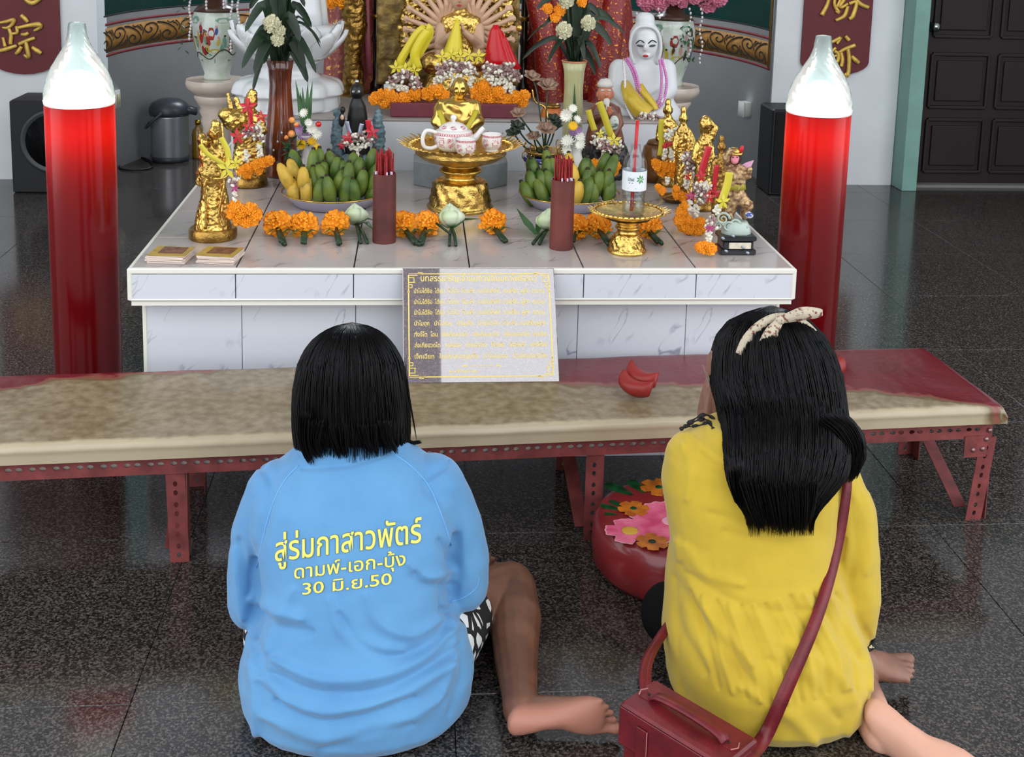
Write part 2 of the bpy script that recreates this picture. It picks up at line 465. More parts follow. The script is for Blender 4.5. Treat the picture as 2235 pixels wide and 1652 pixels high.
# added lamp, out of view high in the niche, to brighten it
nl = thing('added_fill_lamp', 'added unseen tube lamp high inside the niche to brighten it', 'lamp', (0, 5.2, 3.3))
obj('housing', B().cbox((0, 5.16, 3.34), (1.3, .14, .05), .006), wp, nl, smooth=False)
obj('tube', B().tube([(-.6, 5.06, 3.28), (.6, 5.06, 3.28)], .02, 12), mat('added_fill_glow', (255, 255, 255), .5, emis=(240, 246, 255), es=520), nl)
# ================================================================ altar
def marble(name, base, vein, rough, pos=True):
    m = bpy.data.materials.new(name); m.use_nodes = True; n = m.node_tree.nodes; L = m.node_tree.links
    b = n['Principled BSDF']; tc = n.new('ShaderNodeTexCoord'); oi = n.new('ShaderNodeObjectInfo')
    m_0 = n.new('ShaderNodeMapping'); m_0.inputs['Rotation'].default_value = (.35, -.75, .35); mp = n.new('ShaderNodeMapping'); mp.inputs['Scale'].default_value = (2.6, 1.6, .75)
    ad = n.new('ShaderNodeVectorMath'); ad.operation = 'ADD'
    ml = n.new('ShaderNodeVectorMath'); ml.operation = 'SCALE'; ml.inputs['Scale'].default_value = .15
    L.new(oi.outputs['Location'], ml.inputs[0]); L.new(tc.outputs['Object'], ad.inputs[0]); L.new(ml.outputs[0], ad.inputs[1]); L.new(ad.outputs[0], m_0.inputs[0]); L.new(m_0.outputs[0], mp.inputs[0])
    t = n.new('ShaderNodeTexNoise'); t.inputs['Scale'].default_value = 4.0; t.inputs['Detail'].default_value = 4; t.inputs['Distortion'].default_value = .5
    L.new(mp.outputs[0], t.inputs['Vector'])
    r = n.new('ShaderNodeValToRGB'); e = r.color_ramp.elements
    e[0].position = .482; e[0].color = (*lin(base), 1); e[1].position = .52; e[1].color = (*lin(base), 1)
    k = e.new(.498); k.color = (*lin(vein), 1); k = e.new(.505); k.color = (*lin(vein), 1)
    t2 = n.new('ShaderNodeTexNoise'); t2.inputs['Scale'].default_value = 9; L.new(ad.outputs[0], t2.inputs['Vector'])
    rr = n.new('ShaderNodeValToRGB'); rr.color_ramp.elements[0].position = .48; rr.color_ramp.elements[1].position = .62
    L.new(t2.outputs['Fac'], rr.inputs[0])
    mx = n.new('ShaderNodeMix'); mx.data_type = 'RGBA'; mx.inputs[6].default_value = (*lin(base), 1)
    L.new(rr.outputs[0], mx.inputs[0]); L.new(t.outputs['Fac'], r.inputs[0]); L.new(r.outputs[0], mx.inputs[7]); L.new(mx.outputs[2], b.inputs['Base Color'])
    b.inputs['Roughness'].default_value = rough
    return m
TILE = marble('marble_tile', (205, 208, 216), (150, 154, 168), .12)
TILETOP = marble('marble_tile_top', (176, 168, 165), (140, 132, 130), .16)
TRIM = mat('white_edge_trim', (226, 224, 214), .3)
GROUT = mat('tile_grout', (70, 62, 58), .8)
ZT = .552; AE = .869; AD = 2.15
al = thing('altar_table', 'white marble-tiled altar table covered with offerings', 'altar', (0, AD/2, 0))
core = B().box((0, AD/2+.003, (ZT-.088)/2+.44), (2*AE-.03, AD-.03, .09)); 
core = B().box((0, AD/2, ZT-.05), (2*AE-.02, AD-.02, .082)).box((0, AD/2+.035, .2325), (1.67, AD-.095, .465))
obj('core', core, GROUT, al, smooth=False)
xs = [-AE+.004, -.6, -.3, 0, .3, .6, AE-.004]
def tileobj(c, d, m, nm='tile'):
    b = B().cbox((0, 0, 0), d, .0012); me = new_mesh(b, False); clean_normals(me); me.materials.append(m)
    return inst(nm, me, TRS(c), al)
for i in range(6):
    w = xs[i+1]-xs[i]; xc = (xs[i+1]+xs[i])/2
    for j in range(7):
        y0, y1 = .3*j+(.012 if j == 0 else 0), min(.3*(j+1), AD)
        tileobj((xc, (y0+y1)/2, ZT-.005), (w-.0035, y1-y0-.002, .01), TILETOP, 'top_tile')
    tileobj((xc, .005, ZT-.0485), (w-.0025, .01, .066), TILE, 'fascia_tile')
BW = .845
bx_ = [-BW+.005, -.594, -.297, 0, .296, .592, BW-.005]
for i in range(6):
    w = bx_[i+1]-bx_[i]; xc = (bx_[i+1]+bx_[i])/2
    tileobj((xc, .066, .32), (w-.0015, .012, .285), TILE, 'front_tile')
    tileobj((xc, .066, .0875), (w-.0015, .012, .175), TILE, 'front_tile')
for sx in (-1, 1):
    for j in range(7):
        y0, y1 = .3*j, min(.3*(j+1), AD)
        tileobj((sx*(AE-.004), (y0+y1)/2, ZT-.0485), (.008, y1-y0-.002, .066), TILE, 'fascia_tile')
        y0 += .06 if j == 0 else 0
        tileobj((sx*(BW-.006), (y0+y1)/2, .23), (.012, y1-y0-.002, .46), TILE, 'side_tile')
tb = [((0, .004, ZT-.0065), (2*AE, .014, .015)), ((0, .004, ZT-.0825), (2*AE, .012, .007)),
      ((-AE+.004, .004, ZT-.043), (.012, .013, .084)), ((AE-.004, .004, ZT-.043), (.012, .013, .084)),
      ((-BW+.002, .064, .23), (.012, .013, .46)), ((BW-.002, .064, .23), (.012, .013, .46)),
      ((-AE+.004, AD/2, ZT-.0065), (.013, AD, .014)), ((AE-.004, AD/2, ZT-.0065), (.013, AD, .014))]
for c, d in tb: obj('edge_trim', B().cbox(c, d, .003), TRIM, al, smooth=False)
obj('underside', B().box((0, AD/2, ZT-.0925), (2*AE-.012, AD-.01, .013)), TRIM, al, smooth=False)
# raised white tier at the back of the table
ZR = .738
ti = thing('altar_step', 'plain white raised step at the back of the altar', 'step', (0, 1.65, ZT))
obj('block', B().box((-.01, 1.665, (ZT+ZR)/2-.004), (1.56, .93, ZR-ZT-.008)), mat('white_tile_plain', (208, 211, 216), .2), ti, smooth=False)
obj('top_slab', B().cbox((-.01, 1.665, ZR-.004), (1.565, .938, .008), .002), mat('dusty_step_top', (160, 152, 148), .45, var=.1), ti, smooth=False)
MAR = mat('maroon_plinth_paint', (112, 50, 62), .4, var=.1, vs=20)
pl = obj('statue_plinth', B().cbox((-.008, 1.50, ZR+.026), (.456, .54, .052), .004), MAR, smooth=False)
tag(pl, 'low maroon plinth under the many-armed gold statue', 'plinth')
ZP = ZR+.052
# grey faceted slab behind the big gold tray
hx = B(); R_ = .172
out = [(R_*math.cos(PI/8+k*PI/4), R_*math.sin(PI/8+k*PI/4)*.92) for k in range(8)]
hx.prism(out, .085, (.008, 1.03, ZT))
tag(obj('stone_slab', hx, mat('grey_stone', (122, 128, 130), .55, var=.1, vs=25), smooth=False, bevel=.004), 'grey faceted stone slab behind the large gold tray', 'slab')

# ================================================================ candle lamps
def candle_mats():
    m = bpy.data.materials.new('red_candle_tube'); m.use_nodes = True; n = m.node_tree.nodes; L = m.node_tree.links
    n.remove(n['Principled BSDF']); o = n['Material Output']
    d = n.new('ShaderNodeBsdfPrincipled'); d.inputs['Base Color'].default_value = (*lin((96, 6, 14)), 1); d.inputs['Roughness'].default_value = .18
    t = n.new('ShaderNodeBsdfTranslucent'); t.inputs['Color'].default_value = (.9, .09, .06, 1)
    mx = n.new('ShaderNodeMixShader'); mx.inputs[0].default_value = .35
    L.new(d.outputs[0], mx.inputs[1]); L.new(t.outputs[0], mx.inputs[2]); L.new(mx.outputs[0], o.inputs[0])
    g = bpy.data.materials.new('ribbed_flame_plastic'); g.use_nodes = True; n = g.node_tree.nodes; L = g.node_tree.links
    n.remove(n['Principled BSDF']); o = n['Material Output']
    tp = n.new('ShaderNodeBsdfTransparent'); tp.inputs[0].default_value = (.80, .88, .88, 1)
    tr_ = n.new('ShaderNodeBsdfTranslucent'); tr_.inputs[0].default_value = (.80, .92, .90, 1)
    gl = n.new('ShaderNodeBsdfGlossy'); gl.inputs['Roughness'].default_value = .15
    m1 = n.new('ShaderNodeMixShader'); m1.inputs[0].default_value = .33
    L.new(tp.outputs[0], m1.inputs[1]); L.new(tr_.outputs[0], m1.inputs[2])
    fr = n.new('ShaderNodeFresnel'); fr.inputs[0].default_value = 1.45
    m2 = n.new('ShaderNodeMixShader'); L.new(fr.outputs[0], m2.inputs[0]); L.new(m1.outputs[0], m2.inputs[1]); L.new(gl.outputs[0], m2.inputs[2])
    L.new(m2.outputs[0], o.inputs[0])
    return m, g
RTUBE, FCAP = candle_mats()
BULB = mat('lit_bulb', (255, 255, 255), .5, emis=(245, 255, 250), es=2.7)
def candle(x, label):
    t = thing('candle_lamp', label, 'lamp', (x, .3, 0), 'giant red candle lamps')
    zr = .925; r = .0915
    obj('tube', B().lathe([(r*.985, 0), (r*.985, .01), (r, .5), (r, zr), (r-.004, zr), (r-.005, .5), (r-.006, .02)], 48, (x, .3, 0)), RTUBE, t, sharp=40)
    cap = B(); prof = [(r-.002, zr), (r+.001, zr+.004), (r+.001, zr+.018), (r*.95, zr+.055), (r*.80, zr+.095), (r*.58, zr+.130), (r*.40, zr+.158), (r*.29, zr+.185), (r*.25, zr+.213), (r*.21, zr+.222), (0, zr+.224)]
    P = catmull([(a, b, 0) for a, b in prof], 5); seg = 64
    vs = []
    for i, p in enumerate(P):
        for k in range(seg):
            a = 2*PI*k/seg
            q = 1+.022*math.sin(i*1.9)*math.sin(k*2*PI*16/seg+i*.5)*(1 if 8 < i < 44 else 0)
            vs.append((p.x*q*math.cos(a), p.x*q*math.sin(a), p.y))
    fs = [(i*seg+k, i*seg+(k+1) % seg, (i+1)*seg+(k+1) % seg, (i+1)*seg+k) for i in range(len(P)-1) for k in range(seg)]
    cap.add(vs, fs, (x, .3, 0))
    obj('flame_cap', cap, FCAP, t)
    obj('bulb', B().lathe([(0, 0), (.04, .0), (.066, .012), (.074, .032), (.068, .058), (.05, .085), (.025, .105), (.0, .112)], 24, (x, .3, zr-.016)), BULB, t)
    obj('bulb_holder', B().lathe([(.0, -.02), (.010, -.02), (.012, -.008), (.010, 0)], 16, (x, .3, zr-.012)), mat('white_plastic', (206, 206, 200), .4), t)
    ld = bpy.data.lights.new('bulb_light', 'POINT'); ld.energy = 2.2; ld.color = (1, .93, .8); ld.shadow_soft_size = .03
    lo = bpy.data.objects.new('bulb_light', ld); COL.objects.link(lo); lo.parent = t; lo.location = (0, 0, zr-.07)
    return t
candle(-1.056, 'glowing red candle lamp standing left of the altar, beside the speaker')
candle(1.005, 'glowing red candle lamp standing right of the altar, in front of the door wall')

# ================================================================ speakers, thermos, cords
SPK = mat('speaker_black', (18, 18, 20), .55, bump=.1, bs=200); RUB = mat('rubber_grey', (52, 54, 58), .4)
t = thing('loudspeaker', 'black box loudspeaker with a large round woofer behind the left candle', 'speaker', (-1.97, 3.27, 0))
obj('cabinet', B().cbox((-1.97, 3.27, .238), (.42, .28, .476), .008), SPK, t, smooth=False)
obj('woofer_ring', B().lathe([(.135, -.004), (.16, -.004), (.168, .004), (.162, .016), (.150, .018), (.138, .008)], 40, (-1.968, 3.13, .27), rotx(PI/2)), RUB, t)
obj('cone', B().lathe([(.14, .006), (.07, -.03), (.045, -.03), (.03, -.012), (0, -.008)], 32, (-1.968, 3.128, .27), rotx(PI/2)), SPK, t)
t = thing('loudspeaker', 'tall narrow black loudspeaker in the corner behind the right candle', 'speaker', (1.87, 3.26, 0))
obj('cabinet', B().cbox((1.885, 3.3, .235), (.27, .24, .47), .008), SPK, t, smooth=False)
obj('grille', B().cbox((1.885, 3.178, .235), (.24, .01, .44), .004), mat('grille_cloth', (10, 10, 11), .9), t, smooth=False)
STL = mat('brushed_steel', (168, 170, 176), .36, .75, bump=.03, bs=300); BPL = mat('black_plastic', (50, 53, 60), .35)
c = Vector((-1.565, 3.98, 0))
t = thing('thermos_jug', 'grey steel electric thermos jug with black lid on the floor left of the altar', 'thermos', c)
obj('body', B().lathe([(.105, .028), (.107, .035), (.107, .26), (.11, .272)], 36, c), STL, t)
obj('base', B().lathe([(.0, 0), (.1, 0), (.106, .01), (.106, .03), (.1, .032)], 36, c), BPL, t)
lid = B().lathe([(.112, .268), (.116, .29), (.112, .315), (.095, .34), (.06, .358), (.0, .364)], 36, c)
lid.loft([[(c.x+.09, c.y-.045, .285), (c.x+.09, c.y+.045, .285), (c.x+.09, c.y+.045, .325), (c.x+.09, c.y-.045, .325)], [(c.x+.155, c.y-.03, .27), (c.x+.155, c.y+.03, .27), (c.x+.155, c.y+.03, .305), (c.x+.155, c.y-.03, .305)]])
obj('lid', lid, BPL, t)
hp = [c+Vector((-.112*math.cos(a), -.125*math.sin(a), .282-.085*math.sin(a))) for a in [i*PI/12 for i in range(13)]]
obj('handle', B().tube(catmull([c+Vector((-.03, -.118, .285)), c+Vector((-.07, -.125, .25)), c+Vector((-.105, -.11, .215)), c+Vector((-.125, -.05, .20)), c+Vector((-.125, .05, .21))], 5), .009, 8), BPL, t)
obj('handle_pivot', B().lathe([(0, 0), (.014, 0), (.014, .01), (0, .012)], 14, c+Vector((-.03, -.112, .285)), rotx(PI/2)), BPL, t)
c2 = Vector((-1.418, 4.05, 0))
t = thing('bottle', 'slim amber bottle standing behind the thermos jug', 'bottle', c2)
obj('glass', B().lathe([(0, 0), (.034, 0), (.036, .01), (.036, .14), (.03, .165), (.014, .185), (.014, .205)], 20, c2), mat('amber_glass', (120, 90, 20), .12, 0, coat=.5), t)
obj('cap', B().lathe([(.016, .2), (.016, .225), (0, .227)], 14, c2), mat('gold_cap', (180, 140, 50), .3, 1), t)
CORD = mat('black_cord', (16, 16, 18), .5)
cord = B().tube(catmull([pz(u, v, .006) for u, v in [(335, 338), (300, 330), (272, 348), (262, 366), (290, 371), (330, 366), (328, 352), (300, 340)]], 8), .005, 6)
tag(obj('power_cord', cord, CORD), 'black power cord looped on the floor beside the thermos jug', 'cord')
cord = B().tube(catmull([pz(u, v, .005) for u, v in [(-40, 372), (0, 365), (14, 352), (22, 356)]]+[Vector((-2.20, 3.40, .03)), Vector((-2.185, 3.38, .12))], 6), .004, 6)
tag(obj('speaker_wire', cord, mat('grey_wire', (120, 120, 120), .5)), 'thin grey wire running down to the left loudspeaker', 'wire')

# ================================================================ bench
BA = .068; bo = Vector((-.684, -.452, 0)); ex = Vector((math.cos(BA), math.sin(BA), 0)); ey = Vector((-math.sin(BA), math.cos(BA), 0))
BM = Matrix((ex, ey, (0, 0, 1))).transposed()
def bl(s, d, z): return bo+ex*s+ey*d+Vector((0, 0, z))
SL, SR = -.75, 1.975; BD = .40
be = thing('kneeling_bench', 'long low bench with worn beige and red vinyl top on red perforated frame', 'bench', bl((SL+SR)/2, BD/2, 0))
IRON = mat('red_perforated_iron', (120, 56, 55), .5, var=.25, vs=25, bump=.1, bs=90)
def perf(L_, Wd, holes, hw, hh):                              # strip 0..L along x, 0..W along y, oval holes at (x, y)
    b = B(); x = 0
    hs = sorted(holes); ed = [0]+[(hs[i][0]+hs[i+1][0])/2 for i in range(len(hs)-1)]+[L_]
    for (hx_, hy), a, c_ in zip(hs, ed[:-1], ed[1:]):
        o8 = [(hx_+hw*math.cos(q), hy+hh*math.sin(q)) for q in [PI/4*k for k in range(8)]]
        r8 = [(c_, hy), (c_, Wd), (hx_, Wd), (a, Wd), (a, hy), (a, 0), (hx_, 0), (c_, 0)]
        vs = [(p[0], p[1], 0) for p in o8+r8]
        b.add(vs, [(k, (k+1) % 8, 8+(k+1) % 8, 8+k) for k in range(8)])
    return b
def place(b, M, c):
    b.v = [M @ p + Vector(c) for p in b.v]; return b
def slots(L_, y, p=.05, g=.0215, off=.012):
    out = []; x = off
    while x+g < L_: out += [(x, y), (x+g, y)]; x += p
    return out
Mfr = Matrix((ex, (0, 0, 1), -ey)).transposed()               # strip x along bench, y up, normal to the front
LB = SR-SL
obj('front_rail', place(perf(LB, .042, slots(LB, .024), .0076, .0050), Mfr, bl(SL, 0, .216)), IRON, be, smooth=False, solid=.0025)
obj('front_rail_flange', B().box(bl((SL+SR)/2, .02, .2575), (LB, .042, .0025), BM), IRON, be, smooth=False)
obj('back_rail', B().box(bl((SL+SR)/2, BD-.02, .237), (LB, .0025, .042), BM), IRON, be, smooth=False)
obj('seat_board', B().cbox(bl((SL+1.57)/2, .014, .236), (1.57-SL, .008, .03), .001, BM), mat('pale_board', (196, 188, 180), .7), be, smooth=False)
Mlg = Matrix(((0, 0, 1), ex, -ey)).transposed()
def leg(s, d0, front, lean=0.):
    for_ = perf(.218, .042, slots(.218, .020, off=.018), .0068, .0050)
    foot = bl(s, d0, 0)
    for p in range(len(for_.v)):
        q = for_.v[p]; for_.v[p] = foot + ex*(q.y-.021+lean*q.x) + Vector((0, 0, q.x)) + ey*(0 if front else 0)
    b2 = obj('leg', for_, IRON, be, smooth=False, solid=.0025)
    fl_ = B().box(foot+ex*(.021+lean*.109)+ey*(.02 if front else -.02)+Vector((0, 0, .109)), (.0025, .042, .218), BM)
    obj('leg_flange', fl_, IRON, b2, smooth=False)
for s, ln in ((-.72, 0), (0.02, -.03), (.972, 0), (1.945, .10)):
    leg(s, .004 if ln < .05 else -.0, True, ln); leg(s, BD-.03, False)
    a, b_ = bl(s-.02, .03, .02), bl(s-.02, BD-.04, .19)
    q = (b_-a).normalized(); Mb = Matrix((ex, q, ex.cross(q))).transposed()
    obj('side_brace', B().box((a+b_)/2, (.034, (b_-a).length, .003), Mb), IRON, be, smooth=False)
    obj('side_rail', B().box(bl(s-.02, BD/2, .237), (.0025, BD-.02, .04), BM), IRON, be, smooth=False)
# gusset plate and bolts on the right end
for x, z in ((-.012, .212), (-.045, .185)):
    pass
obj('gusset_plate', B().box(bl(1.932, -.003, .196), (.06, .003, .055), BM), IRON, be, smooth=False)
for x, z in ((1.965, .238), (1.958, .215), (1.95, .19), (1.925, .188)):
    obj('bolt', B().lathe([(.006, 0), (.006, .003), (.003, .005), (0, .005)], 8, bl(x, -.004, z), rotx(PI/2)), mat('bolt_steel', (150, 120, 118), .4, .8), be)
# worn cushion: dense rounded slab with a wear attribute
nx_, prof = 300, []
z0, z1, rr_ = .2595, .305, .02
d0, d1 = -.018, BD+.005
for k in range(4): prof.append((d1-.002, z0+.0+k*.008))
for k in range(6): a = PI/2*k/5; prof.append((d1-rr_+rr_*math.cos(a), z1-rr_+rr_*math.sin(a)))
for k in range(1, 36): prof.append((d1-rr_+(d0-d1+2*rr_)*k/36, z1))
for k in range(6): a = PI/2+PI/2*k/5; prof.append((d0+rr_+rr_*math.cos(a), z1-rr_+rr_*math.sin(a)))
for k in range(4): prof.append((d0+.001, z0+.0235-k*.0078))
cb = B(); npf = len(prof); rows = []
sL, sR = SL-.02, SR+.028
for i in range(nx_+1):
    s = sL+(sR-sL)*i/nx_
    e_ = min(1, max(0, (sR-s)/.03), max(0, (s-sL)/.03)); dr = (1-math.sqrt(max(0, 1-(1-e_)**2)))*.022 if e_ < 1 else 0
    row = []
    for d, z in prof:
        w_ = .0022*noise.noise(Vector((s*9, d*7, 1)))+.0012*noise.noise(Vector((s*40, d*10, 4)))*(1 if d < .03 else .3)
        top = (z-z0)/(z1-z0)
        row.append(bl(s, d, z-dr*max(0, top)+w_*max(0, top)))
    rows.append(row)
cb.loft(rows, closed=False)
capL = rows[0]; capR = rows[-1]
cb.add(capL, [tuple(range(npf))]); cb.add(capR, [tuple(range(npf))[::-1]])
cb.add([bl(sL, d0, z0), bl(sR, d0, z0), bl(sR, d1, z0), bl(sL, d1, z0)], [(0, 1, 2, 3)])
def vinyl():
    m = bpy.data.materials.new('worn_vinyl'); m.use_nodes = True; n = m.node_tree.nodes; L = m.node_tree.links
    b = n['Principled BSDF']; at = n.new('ShaderNodeAttribute'); at.attribute_name = 'wear'
    tc = n.new('ShaderNodeTexCoord'); t = n.new('ShaderNodeTexNoise'); t.inputs['Scale'].default_value = 40; t.inputs['Detail'].default_value = 6; L.new(tc.outputs['Object'], t.inputs['Vector'])
    ma = n.new('ShaderNodeMath'); ma.operation = 'MULTIPLY_ADD'; ma.inputs[1].default_value = .35; ma.inputs[2].default_value = -.175; L.new(t.outputs['Fac'], ma.inputs[0])
    sm = n.new('ShaderNodeMath'); sm.operation = 'ADD'; L.new(ma.outputs[0], sm.inputs[0]); L.new(at.outputs['Fac'], sm.inputs[1])
    r = n.new('ShaderNodeValToRGB'); e = r.color_ramp.elements
    e[0].position = .38; e[0].color = (*lin((108, 20, 30)), 1); e[1].position = .62; e[1].color = (*lin((108, 90, 60)), 1)
    k = e.new(.5); k.color = (*lin((140, 80, 70)), 1); k = e.new(.9); k.color = (*lin((176, 162, 136)), 1)
    L.new(sm.outputs[0], r.inputs[0])
    t2 = n.new('ShaderNodeTexNoise'); t2.inputs['Scale'].default_value = 6; t2.inputs['Detail'].default_value = 6; L.new(tc.outputs['Object'], t2.inputs['Vector'])
    mx = n.new('ShaderNodeMix'); mx.data_type = 'RGBA'; mx.blend_type = 'MULTIPLY'; mx.inputs[0].default_value = .3
    r2 = n.new('ShaderNodeValToRGB'); r2.color_ramp.elements[0].position = .3; r2.color_ramp.elements[0].color = (.55, .5, .45, 1); r2.color_ramp.elements[1].position = .6
    L.new(t2.outputs['Fac'], r2.inputs[0]); L.new(r.outputs[0], mx.inputs[6]); L.new(r2.outputs[0], mx.inputs[7]); L.new(mx.outputs[2], b.inputs['Base Color'])
    b.inputs['Roughness'].default_value = .24
    bp = n.new('ShaderNodeBump'); bp.inputs['Strength'].default_value = .08; bp.inputs['Distance'].default_value = .01; L.new(t.outputs['Fac'], bp.inputs['Height']); L.new(bp.outputs[0], b.inputs['Normal'])
    return m
cu_ = obj('cushion', cb, vinyl(), be, sharp=50)
me = cu_.data; at = me.attributes.new('wear', 'FLOAT', 'POINT')
bnd = []
for u, v in [(-200, 860), (0, 850), (100, 832), (350, 812), (640, 797), (900, 806), (1230, 834), (1450, 838), (1560, 838), (1840, 846), (2000, 862), (2150, 884), (2185, 893)]:
    p = pz(u, v, .305)-bo; bnd.append((p.dot(ex), p.dot(ey)))
def bound(s):
    for (a, b_), (c_, d_) in zip(bnd[:-1], bnd[1:]):
        if s <= c_: return b_+(d_-b_)*max(0, min(1, (s-a)/(c_-a)))
    return bnd[-1][1]
for i, v in enumerate(me.vertices):
    q = v.co-bo; s, d = q.dot(ex), q.dot(ey)
    w_ = .5+(bound(s)-d)*8+.25*noise.noise(Vector((s*14, d*22, 2)))
    if s > sR-.02 and v.co.z < .298: w_ = .45+.5*noise.noise(v.co*45)
    w_ = min(w_, .72) if d > .0 else min(w_, .75)+max(0, min(.25, (.0-d)*22))
    at.data[i].value = max(0, min(1, w_))

# ================================================================ plaque with gold lettering
pb0, pb1, pt0, pt1 = Vector((-.164, -.160, .305)), Vector((.221, -.158, .305)), Vector((-.178, -.014, .556)), Vector((.222, -.014, .561))
pxv = (pb1-pb0).normalized(); pu = ((pt0+pt1)/2-(pb0+pb1)/2); PHt = pu.length; pu.normalize(); pn = pxv.cross(pu).normalized()
pc = (pb0+pb1+pt0+pt1)/4; PWd = .392
PM = Matrix((pxv, pu, pn)).transposed()
pq = thing('stone_plaque', 'maroon polished granite plaque with gold Thai lettering leaning on the altar', 'plaque', (pb0+pb1)/2)
def plq():
    m = granite('plaque_granite', (74, 46, 50), (44, 26, 30), (120, 90, 92), .03, 420)
    b = m.node_tree.nodes['Principled BSDF']; b.inputs['Specular IOR Level'].default_value = .9; b.inputs['Coat Weight'].default_value = 1; b.inputs['Coat Roughness'].default_value = .02; b.inputs['Coat IOR'].default_value = 2.6
    return m
obj('slab', B().cbox(pc-pn*.008, (PWd, PHt, .016), .0015, PM), plq(), pq, smooth=False)
GLT = mat('gold_lettering', (226, 200, 110), .45, .25)
def on_plaque(vs, fs, cx, cy, sx, sy, bb, par, name):
    b = B(); mx_, my_ = (bb[0]+bb[1])/2, 0
    b.add([pc+pxv*(cx+(x-mx_)*sx)+pu*(cy+y*sy)+pn*.0006 for x, y in vs], fs)
    return obj(name, b, GLT, par, smooth=False)
lines = [('บทสรรเสริญเจ้าแม่กวนอิมมหาโพธิสัตว์', .112, .30, .022), ('นำโมไต้ชื้อ  ไต้ปุย  กิ้วโค่ว  กิ้วหลั่ง  กวงไต้เล้งก้ำ  กวงสี่อิม  ผู่สัก  (กราบ)', .081, .335, .0155),
         ('นำโมไต้ชื้อ  ไต้ปุย  กิ้วโค่ว  กิ้วหลั่ง  กวงไต้เล้งก้ำ  กวงสี่อิม  ผู่สัก  (กราบ)', .053, .335, .0155), ('นำโมไต้ชื้อ  ไต้ปุย  กิ้วโค่ว  กิ้วหลั่ง  กวงไต้เล้งก้ำ  กวงสี่อิม  ผู่สัก  (กราบ)', .026, .335, .0155),
         ('นำโมฮุก   นำโมฮวบ   นำโมเจ็ง   นำโมกิ้วโค่ว  กิ้วหลั่ง  กวงสี่อิมผู่สัก', -.002, .335, .0155), ('ทั่งจี้โต  โอม  เกียล้อฮวดโต   เกียล้อฮวดโต   เกียฮอฮวดโต  ล่อเกีย', -.030, .335, .0155),
         ('ล่อเกียฮวดโต   ซาผ่อฮอ   เทียงล้อซิ้ง   ตี้ล้อซิ้ง   นั้งลี้หลั่ง   หลั่งลี้ซิง', -.057, .335, .0155), ('เจ็กเฉียก   ใจเอียงห่วยอุ่ยติ๊ง   นำโมม่อออ   ปัวเยียปอล่อบิ๊ก', -.085, .335, .0155),
         ('๏ สร้างถวาย', -.121, .07, .011)]
for s, y, w_, hgt in lines:
    vs, fs, bb_ = text2d(s, .012)
    cx = 0 if w_ > .1 else -.045
    on_plaque(vs, fs, cx, y, w_/(bb_[1]-bb_[0]), hgt, bb_, pq, 'lettering')
bd = B()
def pbox(x, y, w_, h_): bd.add([pc+pxv*(x+sx*w_/2)+pu*(y+sy*h_/2)+pn*.0006 for sx, sy in ((-1, -1), (1, -1), (1, 1), (-1, 1))], [(0, 1, 2, 3)])
fx, fy = .181, .131
for s in (-1, 1): pbox(0, s*fy, .30, .0026); pbox(s*fx, 0, .0032, .19)
for sx in (-1, 1):
    for sy in (-1, 1):
        for (x, y, w_, h_) in ((0, .02, .003, .035), (.004, .036, .011, .002), (.004, .028, .011, .002), (.009, .032, .002, .008), (.008, .022, .018, .002), (.014, .016, .002, .012), (.008, .010, .014, .002), (.012, .004, .022, .002), (.022, 0, .022, .002), (.006, .0, .012, .002), (.03, -.003, .012, .0018), (0, .046, .006, .004), (.036, 0, .006, .004)):
            pbox(sx*(fx-x), sy*(fy-y), w_, h_)
for x in (-.042, .042): pbox(x, -.104, .012, .0032)
pbox(0, -.104, .06, .0012)
obj('gold_border', bd, GLT, pq, smooth=False)

# ================================================================ painted round stool
sc_ = Vector((.462, -.505, 0)); sr = .195; sh = .128
st = thing('round_stool', 'round red wooden stool painted with pink and orange flowers under the bench', 'stool', sc_)
SRED = mat('painted_red_wood', (132, 36, 40), .35, var=.2, vs=6, coat=.4)
obj('drum', B().lathe([(0, 0), (sr-.02, 0), (sr-.004, .02), (sr, .06), (sr-.002, .10), (sr-.012, .12), (sr-.03, sh), (0, sh)], 56, sc_), SRED, st)
def flat_shape(b, pts, z): 
    b.add([Vector((p[0], p[1], z)) for p in pts], [tuple(range(len(pts)))])
def top_petal(nm, cx, cy, ang, L_, wd, m, z, notch=.0, tip=None):
    out = []
    for k in range(17):
        t_ = k/16; a = (t_-.5)*2
        l = L_*(1-.28*a*a*1.2); 
        if notch: l *= 1+notch*math.cos(a*9)
        out.append((l*(.35+.65*math.cos(a*.9)) if abs(a) < .99 else L_*.3, wd*a*.5*(1.0)))
    pts = [(0, -wd*.12)]+[(L_*.55, -wd*.5)]+[(L_*(1-.10*abs(a)**3)*(1+notch*math.cos(a*8)), wd*.5*a) for a in [i/8 for i in range(-7, 8)]]+[(L_*.55, wd*.5), (0, wd*.12)]
    c_, s_ = math.cos(ang), math.sin(ang)
    b = B(); q = [(cx+x*c_-y*s_, cy+x*s_+y*c_) for x, y in pts]
    q = [p for p in q]
    n_ = len(q); b.add([Vector((p[0], p[1], z)) for p in q], [tuple(range(n_))])
    obj(nm, b, m, st, smooth=False, solid=.0006)
PINK = mat('paint_pink', (206, 70, 112), .35, col2=(236, 120, 150), vs=25, coat=.3); PKW = mat('paint_pale_pink', (232, 160, 176), .35); ORG = mat('paint_orange', (206, 120, 36), .35, col2=(160, 84, 30), vs=40); GRN = mat('paint_green', (24, 84, 40), .35, col2=(14, 40, 24), vs=40); YLW = mat('paint_yellow', (206, 160, 60), .4)
